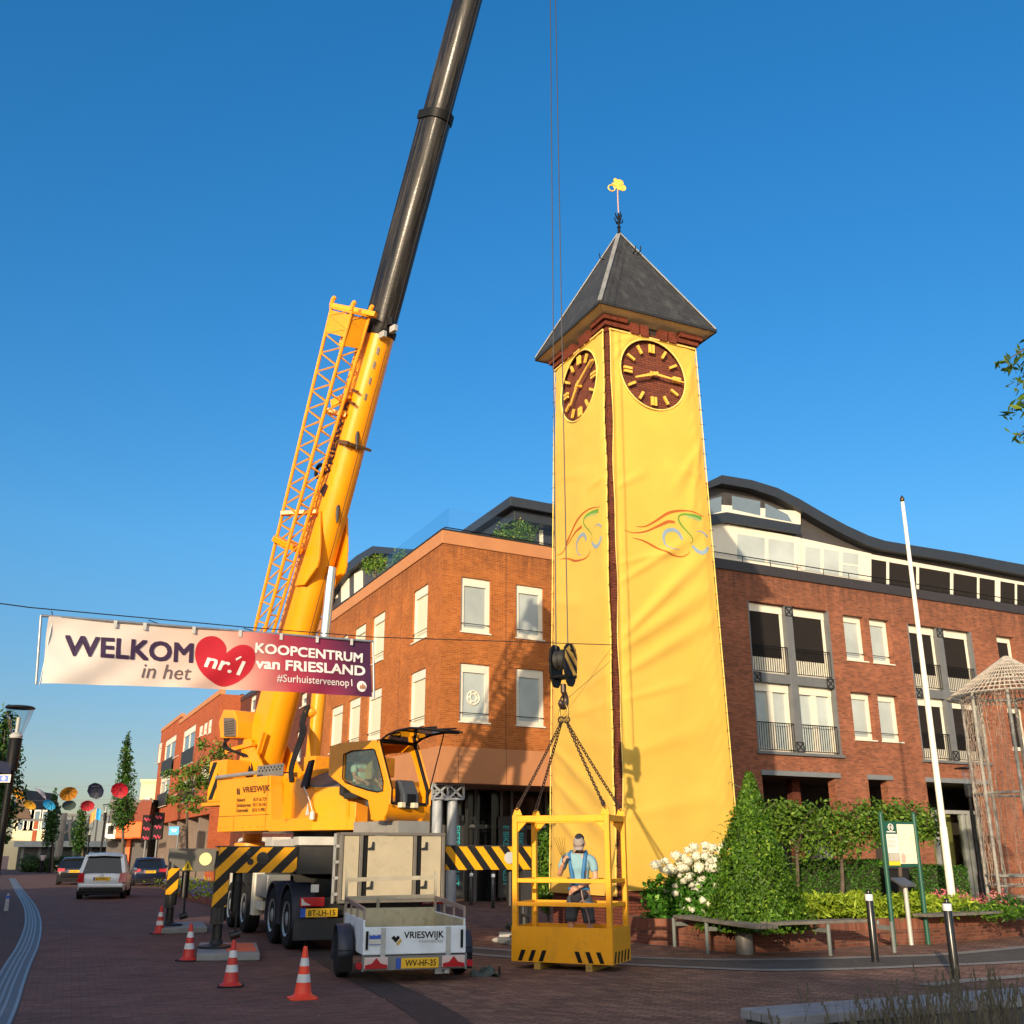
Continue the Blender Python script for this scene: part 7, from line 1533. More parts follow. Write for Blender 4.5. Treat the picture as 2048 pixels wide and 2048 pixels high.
# ---------------------------------------------------------------- cars
GLS = M('car_glass', (.012, .014, .016, 1), .05, var=0, spec=.7)
def car(P, rz, L, W_c, H_c, paint, label, kind, name='parked_car'):
    t = thing(name, P, label, 'car', 'cars parked in the street'); f = V((math.sin(rz), math.cos(rz), 0)); r = V((f.y, -f.x, 0))
    q = lambda x, y, z: P+r*x+f*y+UP*z
    W2c = W_c/2; van = kind == 'van'
    # stations along the length (y from the tail), lower body: half width, bottom, shoulder height
    bh = .98 if van else .92
    st = [(0, .80, .34, bh*.84), (.06, .90, .30, bh*.95), (.25, .97, .24, bh), (.7, 1.0, .22, bh), (L*.5, 1.0, .22, bh-.02), (L*.72, 1.0, .22, bh-.04), (L*.86, .96, .24, bh-.16), (L*.97, .86, .30, bh-.27), (L, .74, .38, bh-.40)]
    vs = []; NP = 12
    for y, k, zb, zt in st:
        w = W2c*k
        for x, z in ((-w*.86, zb), (-w*.97, zb+.07), (-w, (zb+zt)*.5), (-w*.985, zt-.10), (-w*.93, zt-.015), (-w*.5, zt+.005), (w*.5, zt+.005), (w*.93, zt-.015), (w*.985, zt-.10), (w, (zb+zt)*.5), (w*.97, zb+.07), (w*.86, zb)): vs.append(q(x, y, z))
    m = MB(); m.add(vs, [[j*NP+i, j*NP+(i+1) % NP, (j+1)*NP+(i+1) % NP, (j+1)*NP+i] for j in range(len(st)-1) for i in range(NP)]+[list(range(NP))[::-1], [(len(st)-1)*NP+i for i in range(NP)]])
    body = m.build('body', paint, t, smooth=40, bevel=.0)
    # greenhouse: roof shell with glass below
    y0, y1, y2, y3 = (.10, .32, L*.52, L*.74) if van else (.18, .78, L*.50, L*.73)
    zt = H_c; zs = bh-.02
    def ringz(y, w, z): return [q(-w, y, z), q(w, y, z)]
    gl = [(y0, W2c*.86, zs), (y1, W2c*.70, zt-.07), (y2, W2c*.72, zt-.05), (y3, W2c*.84, zs)]
    vs = []
    for y, w, z in gl: vs += [q(-w, y, z), q(w, y, z)]
    vs += [q(-W2c*.90, y0+.4, zs), q(W2c*.90, y0+.4, zs), q(-W2c*.9, y3-.4, zs), q(W2c*.9, y3-.4, zs)]
    m = MB(); m.add(vs, [[0, 1, 3, 2], [2, 3, 5, 4], [4, 5, 7, 6], [0, 2, 8], [2, 4, 10, 8], [4, 6, 10], [1, 9, 3], [3, 9, 11, 5], [5, 11, 7]]); m.build('window_glass', GLS, t)
    m = MB(); e = .012
    rf = [(y1-.14, W2c*.70, zt-.10), (y1+.05, W2c*.71, zt-.025), (y1+.5, W2c*.72, zt), (y2, W2c*.73, zt-.03), (y2+.10, W2c*.73, zt-.06)]
    vs = []
    for y, w, z in rf: vs += [q(-w, y, z-.05), q(-w*.95, y, z-.01), q(0, y, z+.012), q(w*.95, y, z-.01), q(w, y, z-.05)]
    m.add(vs, [[j*5+i, j*5+i+1, (j+1)*5+i+1, (j+1)*5+i] for j in range(len(rf)-1) for i in range(4)]); m.build('roof', paint, body, smooth=50, solid=.03)
    m = MB()
    for s in (-1, 1):
        m.bar(q(s*W2c*.87, y0-.02, zs-.02), q(s*W2c*.705, y1-.04, zt-.07), .13 if van else .16, .05, f); m.bar(q(s*W2c*.84, y3, zs), q(s*W2c*.72, y2, zt-.05), .06, .05); m.bar(q(s*W2c*.895, L*.42, zs), q(s*W2c*.735, L*.42, zt-.06), .09, .03, r)
    m.each('window_pillar', paint, body)
    m = MB()
    for s in (-1, 1):
        if van: m.prism([q(s*W2c*.98, -.005, .62), q(s*W2c*.70, -.03, .62), q(s*W2c*.72, -.01, .95), q(s*W2c*.93, .03, .97)], f*.12)
        else: m.prism([q(s*W2c*.94, .0, .70), q(s*W2c*.52, -.02, .74), q(s*W2c*.54, .0, .88), q(s*W2c*.95, .06, .90)], f*.14)
    m.build('tail_lamp', REDL, t)
    m = MB(); k = .34 if van else .33; zp = .68 if van else .66; m.para(q(-.31, -.03, zp), r*.62, f*.04, UP*.13); pl = m.build('number_plate', PLATE, t); 
    m = MB(); m.para(q(-.30, -.034, zp+.01), r*.06, f*.004, UP*.11); m.build('plate_flash', EUBL, pl)
    m = MB(); m.text('63-RTN-9' if van else 'KX-40-PD', q(0, -.031, zp+.03), r, UP, w=.42, h=.07, bold=.01, align='C', depth=.002); m.build('lettering', BLACK, pl)
    m = MB(); m.para(q(-W2c*.88, -.05, .26), r*W_c*.88, f*.2, UP*(.16 if van else .12)); m.para(q(-W2c*.8, -.02, .16), r*W_c*.8, f*.3, UP*.12); m.build('bumper', M('car_black_plastic', (.012, .012, .013, 1), .6, spec=.2), t, bevel=.03)
    if van: m = MB(); m.para(q(-W2c*.9, -.055, .43), r*W_c*.9, f*.2, UP*.13); m.build('bumper_skin', paint, t, bevel=.04); m = MB(); m.ring(q(0, -.02, .86), .055, .012, f, 16, 6); m.build('badge', ZINC, t)
    if van:
        m = MB()
        for s in (-1, 1): m.tube(q(s*W2c*.66, .55, zt+.03), q(s*W2c*.66, 2.3, zt+.03), .018)
        m.build('roof_rail', ZINC, t)
    for y in (.72, L-.82):
        for s in (-1, 1):
            m = MB(); c = q(s*(W2c-.01), y, .31); m.lathe(c, [(.2, -.2), (.29, -.2), (.315, -.17), (.315, -.03), (.29, 0), (.20, -.01)], 24, r*s); wd = m.build('wheel', RUBBER, t, smooth=40); m = MB(); m.lathe(c, [(.2, -.03), (.17, -.01), (.05, -.03), (.01, -.02)], 16, r*s); m.build('rim', ZINC, wd)
    for s in (-1, 1):
        m = MB(); m.ball(q(s*(W2c+.12), L*.64, bh+.06), (.11, .07, .08), 10, 6); m.build('wing_mirror', paint, t, smooth=60)
    return t
SILV = M('silver_paint', (.66, .69, .72, 1), .35, .15, var=0, coat=.4); BLKC = M('black_car_paint', (.012, .013, .015, 1), .2, var=0, coat=.8); BLUC = M('dark_blue_car_paint', (.012, .020, .050, 1), .2, .2, var=0, coat=.8)
a, b = at_z(150, 1799), at_z(247, 1799); P = (a+b)/2
car(V((P.x, P.y, 0)), R(-16), 4.4, 1.80, 1.68, SILV, 'silver family van seen from behind in the middle of the street', 'van')
P = at_z(144, 1770); car(V((P.x, P.y, 0)), R(-20), 4.1, 1.78, 1.47, BLKC, 'black hatchback half hidden behind the silver van, on its left', 'hatch')
P = at_z(297, 1772); car(V((P.x, P.y, 0)), R(-22), 4.2, 1.80, 1.46, BLUC, 'dark blue hatchback parked to the right of the silver van', 'hatch')
# cyclist far away
P = at_z(82, 1746); P = V((P.x, P.y, 0)); bf = V((-.35, .94, 0)); br_ = V((.94, .35, 0)); bk_ = thing('bicycle', P, 'dark bicycle ridden down the street by a person in a pale coat', 'bicycle'); m = MB()
for y in (-.52, .52):
    m = MB(); m.ring(P+bf*y+UP*.35, .33, .02, br_, 24, 6); wd = m.build('wheel', RUBBER, bk_)
m = MB(); h_ = lambda y, z: P+bf*y+UP*z
for a, b in ((h_(-.52, .35), h_(-.05, .3)), (h_(-.52, .35), h_(-.2, .82)), (h_(-.05, .3), h_(-.22, .95)), (h_(-.05, .3), h_(.38, .85)), (h_(.52, .35), h_(.34, 1.05))): m.tube(a, b, .022, n=6)
m.tube(h_(.30, 1.06)-br_*.28, h_(.30, 1.06)+br_*.28, .016); m.build('frame', BLACK, bk_)
m = MB(); m.ball(h_(-.22, .98), (.12, .14, .05), 10, 6); m.build('saddle', BLACK, bk_)
cy = thing('person', P+UP*.98, 'person in a pale coat cycling away on the left of the street', 'person'); b_ = lambda x, y, z: P+br_*x+bf*y+UP*z
J = [(b_(0, -.2, 1.02), (.16, .14)), (b_(0, -.14, 1.28), (.17, .13)), (b_(0, -.06, 1.52), (.15, .1)), (b_(0, -.02, 1.62), .06), (b_(0, .0, 1.72), .09), (b_(0, .0, 1.80), .075), (b_(.22, -.02, 1.46), .06), (b_(.27, .12, 1.22), .05), (b_(.25, .3, 1.08), .04), (b_(-.22, -.02, 1.46), .06), (b_(-.27, .12, 1.22), .05), (b_(-.25, .3, 1.08), .04), (b_(.1, .15, .75), .08), (b_(.1, -.02, .35), .05), (b_(.1, .08, .28), .045), (b_(-.1, .1, .62), .08), (b_(-.1, -.08, .20), .05), (b_(-.1, .02, .13), .045)]
skin_body('body', J, [(0, 1), (1, 2), (2, 3), (3, 4), (4, 5), (2, 6), (6, 7), (7, 8), (2, 9), (9, 10), (10, 11), (0, 12), (12, 13), (13, 14), (0, 15), (15, 16), (16, 17)], M('dark_trousers_skin', (.03, .028, .03, 1), .8), cy, 1)
skin_body('coat', [(b_(0, -.2, .98), (.2, .18)), (b_(0, -.14, 1.28), (.2, .16)), (b_(0, -.06, 1.52), (.18, .12)), (b_(.22, -.02, 1.46), .08), (b_(.27, .12, 1.22), .07), (b_(-.22, -.02, 1.46), .08), (b_(-.27, .12, 1.22), .07)], [(0, 1), (1, 2), (2, 3), (3, 4), (2, 5), (5, 6)], M('pale_coat', (.55, .45, .43, 1), .8), cy, 1)
# ---------------------------------------------------------------- planted bed at the foot of the tower
foot = smooth_line([at_z(*q) for q in ((1246, 1880), (1300, 1889), (1370, 1892), (1432, 1902), (1501, 1905), (1610, 1902), (1710, 1893), (1780, 1890), (1854, 1888), (1950, 1880), (2048, 1871), (2160, 1862))], 5)
BR_P = brick('planter_brick', '#7d4a3a', '#683b30', '#6e5a4c', bw=.21, bh=.062, stain=.25, mort=.014, var2='#4a2d27')
BR_S = brick('soldier_brick', '#8a5340', '#6f4032', '#75604f', bw=.065, bh=.24, stain=.2, mort=.012)
wh = .47; wall = thing('planter_wall', foot[20], 'low curved brick wall with upright top course round the planted bed', 'wall')
def wallrib(m, z0, z1, o):
    n = len(foot); vs = []
    for i, p in enumerate(foot):
        t_ = (foot[min(i+1, n-1)]-foot[max(i-1, 0)]); t_.z = 0; t_.normalize(); s = V((t_.y, -t_.x, 0))
        for k, z in ((o, z0), (o, z1), (-.22, z1), (-.22, z0)): q = p+s*k; vs.append(V((q.x, q.y, z)))
    m.add(vs, [[4*i+k, 4*i+4+k, 4*i+4+(k+1) % 4, 4*i+(k+1) % 4] for i in range(n-1) for k in range(4)]+[[3, 2, 1, 0], [4*n-4, 4*n-3, 4*n-2, 4*n-1]])
m = MB(); wallrib(m, 0, wh-.20, .0); m.build('lower_courses', BR_P, wall); m = MB(); wallrib(m, wh-.199, wh, .006); m.build('upright_course', BR_S, wall)
def inner(d):
    n = len(foot); out = []
    for i, p in enumerate(foot):
        t_ = (foot[min(i+1, n-1)]-foot[max(i-1, 0)]); t_.z = 0; t_.normalize(); out.append(p-V((t_.y, -t_.x, 0))*d)
    return out
ins = inner(.2); bed = [V((p.x, p.y, .40)) for p in ins]+[V((14, 29, .40)), V((8.5, 29.5, .40)), V((3.5, 27, .40))]
m = MB(); m.poly(bed); m.build('planting_soil', M('dark_soil', (.05, .035, .025, 1), .95, bump=.5, bs=12), kind='structure')
# benches on steel legs along the wall
def bench(pts, legs, label, w_=.42, z=.56):
    P = [at_z(*q, z) for q in pts]; c = (P[0]+P[-1])/2; t = thing('bench', V((c.x, c.y, 0)), label, 'bench', 'benches along the planter wall'); d = (P[-1]-P[0]); d.z = 0; L = d.length; d.normalize(); s = V((-d.y, d.x, 0))
    m = MB()
    for k in range(4): m.para(P[0]+s*(k*w_/4+.005)-UP*.05, d*L, s*(w_/4-.014), UP*.05)
    m.each('seat_plank', M('weathered_wood', (.14, .125, .105, 1), .8, var=.25, vs=6, bump=.3, bs=25), t, bevel=.006)
    for q in legs:
        b = at_z(*q); b = P[0]+d*((b-P[0]).dot(d))+s*.05; b.z = 0; m = MB(); m.tube(b, b+UP*(z-.05), .035, n=10); m.bar(b+UP*(z-.16), b+s*.35+UP*(z-.16), .05, .07); m.tube(b+s*.34+UP*.45, b+s*.34+UP*(z-.05), .03); m.build('leg', M('dull_grey_green_steel', (.16, .18, .17, 1), .6, .2), t)
bench(((1345, 1830), (1510, 1852)), ((1373, 1893), (1453, 1906)), 'weathered wooden bench on steel legs before the ivy pyramid')
bench(((1548, 1845), (1735, 1839)), ((1609, 1905), (1707, 1896)), 'weathered wooden bench on steel legs in the middle of the planter wall')
bench(((1862, 1829), (2010, 1822)), ((1992, 1874),), 'weathered wooden bench at the right end of the wall, behind the near bollard')
P = at_z(1490, 1908); t = thing('ash_bin', P, 'small round grey metal bin standing on the paving under the bench', 'bin'); m = MB(); m.lathe(P, [(.15, 0), (.15, .36), (.16, .37), (.16, .40), (.13, .40), (.13, .33), (.01, .32)], 24); m.build('drum', M('dull_bin_metal', (.20, .19, .18, 1), .5, .4, dirt=.3), t, smooth=40)
# green map board, lectern
a, b = at_z(1789, 1892), at_z(1857, 1889); WS = Wall((a.x, a.y), math.degrees(math.atan2((b-a).x, (b-a).y))); L = (b-a).length; zt = at_y(1755, 1627, a.y).z
GRN = M('sign_green', (.012, .085, .055, 1), .4, var=.05); sg = thing('map_board', (a+b)/2, 'green framed map board on two tall green posts in front of the planter wall', 'sign')
for s in (0, L): m = MB(); m.tube(WS.pt(s, 0), WS.pt(s, zt), .045, n=14); m.lathe(WS.pt(s, zt), [(.045, 0), (.03, .03), (.005, .04)], 14); m.build('post', GRN, sg, smooth=40)
z1, z0 = WS.loc(1790, 1643)[1], WS.loc(1802, 1734)[1]; m = MB(); wbox(m, WS, .045, L-.045, z0, z1, -.02, .02); pn = m.build('panel', GRN, sg, bevel=.004)
def mapmat():
    t = NT('printed_map'); ob = t.obj(); c = t.ramp(t.noise(ob, 5, 3), lin('#e9e6c4'), lin('#e3dfc8'), .4, .6); v = t.n('TexVoronoi', feature='DISTANCE_TO_EDGE', i_Scale=9.0); t.l(ob, v.inputs['Vector'])
    c = t.mix(t.ramp(v.outputs['Distance'], (.5, .5, .5, 1), (0, 0, 0, 1), .01, .03), c, lin('#c79a8e')); c = t.mix(t.ramp(t.noise(ob, 16, 5), (0, 0, 0, 1), (.5, .5, .5, 1), .6, .65), c, lin('#a9a888')); t.l(c, t.b.inputs['Base Color']); t.b.inputs['Roughness'].default_value = .35; return t.mat
xa = L*.42; m = MB(); wbox(m, WS, xa, L-.06, z0+.06, z1-.05, .021, .026); m.build('map', mapmat(), pn)
h = z1-z0; m = MB(); wbox(m, WS, .07, xa-.004, z0+h*.30, z0+h*.72, .021, .025); m.build('text_sheet', M('sheet_white', '#e6e0d2', .5), pn)
m = MB()
for k in range(12): z = z0+h*(.69-.018*k-.05*(k//4)*.5); wbox(m, WS, .09, .09+(xa-.14)*(.9 if k % 4 else .55), z-.006, z, .0255, .0262)
m.build('printed_lines', M('printed_grey', '#9d968c', .6, var=0), pn)
m = MB(); wbox(m, WS, .07, xa-.004, z0+h*.13, z0+h*.295, .021, .025); m.build('index_table', M('sheet_grey', '#b3ac9f', .5), pn); m = MB(); wbox(m, WS, .07, xa-.004, z0+.03, z0+h*.125, .021, .025); m.build('yellow_strip', M('sheet_yellow', '#e6c531', .5), pn)
m = MB(); m.prism([WS.pt(xa+.03, z0+.08, .027), WS.pt(xa+.13, z0+.08, .027), WS.pt(xa+.15, z0+.2, .027), WS.pt(xa+.09, z0+.27, .027), WS.pt(xa+.03, z0+.2, .027)], WS.n*.001); m.build('town_patch', M('map_pink', '#d9a79a', .5), pn)
m = MB(); c = WS.pt(.20, z1-h*.13, .022); m.ring(c, .062, .008, WS.n, 22, 5); m.path([c+WS.d*-.025+UP*-.03, c+WS.d*-.02+UP*.03, c+WS.d*.02-UP*.03, c+WS.d*.025+UP*.03], .007, 5); wbox(m, WS, .09, .31, z1-h*.24, z1-h*.22, .021, .024); m.build('round_emblem', PWH, pn)
P = at_z(1823, 1890); t = thing('lectern_sign', P, 'small slanted metal panel on a pale post between the legs of the map board', 'sign'); zt = at_y(1808, 1770, P.y).z
m = MB(); m.tube(P, P+UP*zt, .045, n=14); m.build('post', M('pale_post', (.48, .46, .42, 1), .5, .3), t, smooth=40)
m = MB(); c = P+UP*(zt+.03)+WS.d*-.02; up2 = (UP*.45-WS.n*.85).normalized(); m.prism([c-WS.d*.17-up2*.13, c+WS.d*.19-up2*.13, c+WS.d*.15+up2*.14, c-WS.d*.2+up2*.14], WS.n.cross(WS.d)*.02+UP*.02); m.build('panel', M('dark_steel_panel', (.12, .13, .14, 1), .3, .5), t)
P = at_y(1880, 1600, 24.0); P = V((P.x*.0+at_y(1902, 1780, 24.0).x, 24.0, .4)); t = thing('flagpole', P, 'tall white tapering flagpole with a dark knob, rising from the planted bed', 'flagpole'); zt = at_y(1818, 1004, 24.0).z; m = MB(); m.lathe(V((P.x, P.y, 0)), [(.088, .3), (.080, 2.2), (.070, 2.25), (.066, zt*.55), (.06, zt*.56), (.042, zt)], 18); m.build('pole', M('white_pole', '#ece4d2', .35, var=.04), t, smooth=40)
m = MB(); m.lathe(V((P.x, P.y, zt)), [(.03, 0), (.05, .03), (.055, .08), (.03, .13), (.01, .17)], 14); m.build('knob', M('dark_brass', (.10, .07, .03, 1), .35, .8), t, smooth=50)
q = at_y(1966, 1795, 33); P = V((q.x, 33, 0)); H_ = at_y(1929, 1533, 33).z; t = thing('street_lamp', P, 'black street lamp with clear cylinder and flat disc hat before the apartment house entrance', 'street lamp')
m = MB(); m.lathe(P, [(.09, 0), (.09, 1.0), (.06, 1.1), (.05, H_-.95)], 16); m.build('pole', BLACK, t, smooth=40); m = MB(); m.lathe(P, [(.10, H_-.55), (.13, H_-.08)], 18); m.build('glass_cylinder', glass('lamp_glass', (.88, .90, .90, 1), refl=.25, fres=.25), t, smooth=50); m = MB(); m.lathe(P, [(.06, H_-.95), (.11, H_-.90), (.125, H_-.6), (.11, H_-.55)], 16); m.lathe(P, [(.12, H_-.08), (.33, H_-.07), (.33, H_-.04), (.06, H_)], 24); m.build('hat', DARKM, t, smooth=40)
# lattice pavilion hung with strings of lights
gx = at_y(2024, 1600, 27.5); gc = V((gx.x+.38, 27.5, 0)); GR_ = 1.22; ze = at_y(1935, 1388, 27.5).z; za = at_y(2012, 1313, 27.5).z
pav = thing('light_pavilion', gc, 'open pavilion of grey poles with pale wicker roof and hanging strings of small lights', 'pavilion')
NP_ = 8; pp = [gc+V((math.cos(2*math.pi*(k+.35)/NP_)*GR_, math.sin(2*math.pi*(k+.35)/NP_)*GR_, 0)) for k in range(NP_)]
for p in pp: m = MB(); m.tube(p+UP*.05, p+UP*ze, .045, n=10); m.build('pole', M('rough_grey_pole', (.30, .29, .26, 1), .7, .2, var=.3, vs=12, dirt=.3), pav)
m = MB()
for z in (ze-.02, ze*.55, ze*.2, .9): m.path([p+UP*z for p in pp], .035 if z > 1 else .02, 6, True)
m.each('ring_beam', M('rough_grey_pole'), pav)
WICK = M('pale_wicker', (.46, .40, .33, 1), .8, var=.25, vs=14); m = MB(); ap_ = gc+UP*za
for k in range(72):
    a = 2*math.pi*k/72; e = gc+V((math.cos(a), math.sin(a), 0))*(GR_+.38)+UP*(ze-.08); a2 = a+.45; e2 = gc+V((math.cos(a2), math.sin(a2), 0))*(GR_+.36)+UP*(ze-.06)
    m.tube(e, ap_+V((math.cos(a), math.sin(a), 0))*.05, .013, n=4, cap=False); m.tube(e2, ap_.lerp(e, .22), .010, n=4, cap=False)
for k in range(9): f = .12+.88*k/8; m.path([ap_.lerp(gc+V((math.cos(2*math.pi*j/24), math.sin(2*math.pi*j/24), 0))*(GR_+.37)+UP*(ze-.08), f)+UP*.02 for j in range(24)], .016, 5, True)
m.build('wicker_roof', WICK, pav)
m = MB()
for k in range(75):
    a = random.uniform(0, 2*math.pi); r_ = GR_*random.uniform(.93, 1.03); p = gc+V((math.cos(a)*r_, math.sin(a)*r_, 0)); zb = random.choice((.6, .9, 1.2, 2.0)); n = 22
    m.path([p+V((random.uniform(-.03, .03), random.uniform(-.03, .03), ze-.05-(ze-zb)*j/n)) for j in range(n+1)], .006, 4)
    for j in range(1, n, 2): m.ball(p+V((random.uniform(-.03, .03), random.uniform(-.03, .03), ze-.1-(ze-zb)*j/n)), .014, 4, 3)
so = m.build('light_string', M('pinkish_light_string', (.36, .27, .21, 1), .6, var=.3, vs=30), pav); so['kind'] = 'stuff'
# ---------------------------------------------------------------- plants
BARK = M('bark', (.10, .075, .055, 1), .9, var=.25, vs=10, bump=.6, bs=30)
LV_IVY = leafmat('ivy_leaf', '#2c5012', '#587f22', '#8aa83a'); LV_LIME = leafmat('lime_leaf', '#6d8a1c', '#a3b834', '#c2cf50'); LV_HEDGE = leafmat('hedge_leaf', '#274a12', '#4a7a20', '#6f9a30'); LV_TREE = leafmat('tree_leaf', '#3a5c1c', '#6c8c2c', '#93a844'); LV_DARK = leafmat('street_tree_leaf', '#24421a', '#3f6526', '#6a8a38'); LV_HYD = leafmat('hydrangea_leaf', '#2c5514', '#55902a', '#86b544')
P0 = at_z(1525, 1862, .4); iv = thing('ivy_pyramid', V((P0.x, P0.y+.55, .4)), 'tall leafy green climber clipped into a pyramid before the right face of the tower', 'climbing plant')
ic = V((P0.x+.06, P0.y+.80, .38)); ia = at_y(1497, 1543, ic.y); HI = ia.z-.38
LV_IVP = leafmat('pyramid_leaf', '#2c4e10', '#5d8420', '#8fa838'); n = 19000; hh = 1-np.sqrt(RNG.uniform(0, 1, n)); hh = np.where(RNG.uniform(size=n) < .25, RNG.uniform(0, 1, n), hh); ang = RNG.uniform(0, 2*math.pi, n); rb = .84*(1-hh)**.98*(1+.13*np.sin(ang*3+hh*9)+.10*np.sin(ang*7-hh*15)+.06*np.sin(ang*13+hh*31))+.05; rr = rb*np.where(RNG.uniform(size=n) < .07, RNG.uniform(1.0, 1.3, n), RNG.uniform(.80, 1.05, n))
Pp = np.stack([ic.x+(ia.x-ic.x)*hh+np.cos(ang)*rr, ic.y+np.sin(ang)*rr, .36+hh*HI], 1); ow = np.stack([np.cos(ang), np.sin(ang), np.full(n, .15)], 1)
leaves('foliage', Pp, .075, LV_IVP, iv, .25, ow, .5, droop=1.0)
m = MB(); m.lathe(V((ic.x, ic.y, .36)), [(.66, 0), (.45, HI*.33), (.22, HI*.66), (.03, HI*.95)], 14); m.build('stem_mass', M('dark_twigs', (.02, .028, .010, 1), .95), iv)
m = MB()
for k in range(22): a = k*.7; k *= .42; p = V((ic.x, ic.y, .4+HI*.1*k)); m.path([p+V((math.cos(a), math.sin(a), 0))*(.7*(1-k/10)), p+V((math.cos(a), math.sin(a), .1))*(.95-k*.06)+UP*.1, p+V((math.cos(a), math.sin(a), .2))*(1.08-k*.07)], .006, 4)
m.build('runner', M('green_twig', (.10, .14, .04, 1), .8), iv)
# hydrangea with white heads
hb = at_z(1375, 1842, .42); hc_ = V((hb.x+.05, hb.y+.35, .42)); hy_ = thing('hydrangea', hc_, 'hydrangea bush full of round white flower heads between the tower and the ivy pyramid', 'flowering bush')
bl_ = [((hc_.x-.35, hc_.y, .75), (.55, .4, .55)), ((hc_.x+.2, hc_.y+.05, .95), (.6, .4, .65)), ((hc_.x+.5, hc_.y, 1.05), (.4, .35, .6)), ((hc_.x-.1, hc_.y-.15, .6), (.8, .35, .35))]
Pp, ow = blob_points(4200, bl_, .4); leaves('foliage', Pp, .12, LV_HYD, hy_, .6, ow*.4, .62, droop=.2)
m = MB()
for k in range(26): m.tube(hc_+V((random.uniform(-.3, .4), random.uniform(-.2, .2), 0)), hc_+V((random.uniform(-.7, .7), random.uniform(-.3, .3), random.uniform(.4, 1.1))), .008, n=4)
m.build('stem', M('green_twig'), hy_)
LV_FL = leafmat('white_petal', '#d8d8b8', '#f2f0e0', '#fbfaf2', .2); fl = []
for u, v, r_ in ((1312, 1730, 11), (1341, 1738, 13), (1352, 1711, 10), (1367, 1716, 9), (1376, 1753, 11), (1388, 1694, 9), (1392, 1712, 11), (1398, 1735, 13), (1404, 1760, 9), (1410, 1690, 8), (1418, 1715, 12), (1426, 1735, 12), (1432, 1720, 12), (1441, 1700, 8), (1392, 1773, 11), (1425, 1696, 9), (1350, 1772, 5), (1432, 1771, 5), (1351, 1787, 6), (1339, 1740, 11), (1448, 1692, 10), (1367, 1820, 7), (1384, 1818, 6), (1403, 1823, 6), (1363, 1736, 9), (1410, 1712, 8), (1376, 1722, 9), (1445, 1742, 7), (1415, 1808, 5), (1330, 1722, 8)):
    Y = hc_.y-.42+random.uniform(0, .25); fl.append((at_y(u, v, Y), r_/2070*Y*.93))
for k in range(26): u, v = min(1448, max(1318, RNG.normal(1385, 42))), min(1800, max(1700, RNG.normal(1742, 30))); fl.append((at_y(u, v, hc_.y-.35+random.uniform(-.1, .3)), random.uniform(.025, .075)))
pts = []; out = []
for c, r_ in fl:
    k = 130; d = RNG.normal(size=(k, 3)); d /= np.linalg.norm(d, axis=1)[:, None]; pts.append(np.array(c)+d*np.array([r_, r_, r_*.8])*RNG.uniform(.82, 1.22, (k, 1))); out.append(d*3)
fo = leaves('flower_heads', np.concatenate(pts), .040, LV_FL, hy_, 0, np.concatenate(out), .95); fo['kind'] = 'stuff'
fb = MB()
for c, r_ in fl: fb.ball(c, r_*.78, 8, 6)
fb.build('flower_core', M('cream_flower', '#e6e4cc', .8), hy_, smooth=60)['kind'] = 'stuff'
# pleached trees, hedge blocks, ground cover, pink flowers
def small_tree(name, base_, trunk, blobs, n, size, mat, label, cat='tree', group=None, tr=.045, dens=.45):
    t = thing(name, base_, label, cat, group); m = MB(); m.path(smooth_line(trunk, 4), [tr*(1-.5*k/(4*(len(trunk)-1))) for k in range(4*(len(trunk)-1)+1)], 9)
    top_ = trunk[-1]
    for c, s in blobs:
        for k in range(3):
            e = V(c)+V((random.uniform(-.7, .7)*s[0], random.uniform(-.7, .7)*s[1], random.uniform(-.3, .7)*s[2])); mid = top_.lerp(e, .5)+V((0, 0, .1)); m.path(smooth_line([trunk[-2].lerp(top_, random.random()), mid, e], 3), [tr*.45, tr*.4, tr*.36, tr*.3, tr*.24, tr*.18, tr*.1], 5)
    m.build('trunk', BARK, t, smooth=60); Pp, ow = blob_points(n, blobs, dens); leaves('crown', Pp, size, mat, t, .5, ow*.5, .5); return t
Yt = 26.0
def B3(u, v, Y, rx, ry, rz): c = at_y(u, v, Y); return (tuple(c), (rx, ry, rz))
for i, (tx, ty, bl__, lb) in enumerate(((1592, 1800, [(1575, 1655, .75, .6, .55), (1620, 1680, .6, .5, .65), (1560, 1630, .5, .5, .4), (1600, 1625, .5, .4, .3)], 'flat topped pleached tree directly right of the ivy pyramid, a white board behind its leaves'), (1681, 1790, [(1665, 1645, .55, .6, .55), (1715, 1655, .55, .6, .6), (1680, 1690, .55, .5, .4), (1735, 1625, .5, .5, .35), (1755, 1665, .4, .5, .4)], 'flat topped pleached tree with a pinkish trunk in front of the middle hedge'), (1797, 1790, [(1790, 1635, .6, .6, .45), (1845, 1640, .55, .6, .45), (1820, 1665, .55, .5, .4), (1862, 1660, .3, .4, .35), (1770, 1660, .4, .4, .4)], 'flat topped pleached tree behind the green map board'))):
    p = at_y(tx, ty, Yt); p.z = .4; tp_ = at_y(tx+2, 1715, Yt); bb = [B3(u, v, Yt+random.uniform(-.2, .2), a, b, c) for u, v, a, b, c in bl__]
    small_tree('pleached_tree', p, [p, (p+tp_)/2+V((.02, 0, 0)), tp_, tp_+UP*.4], bb, 2600, .12, LV_TREE, lb, group='pleached trees in the bed', tr=.06, dens=.2)
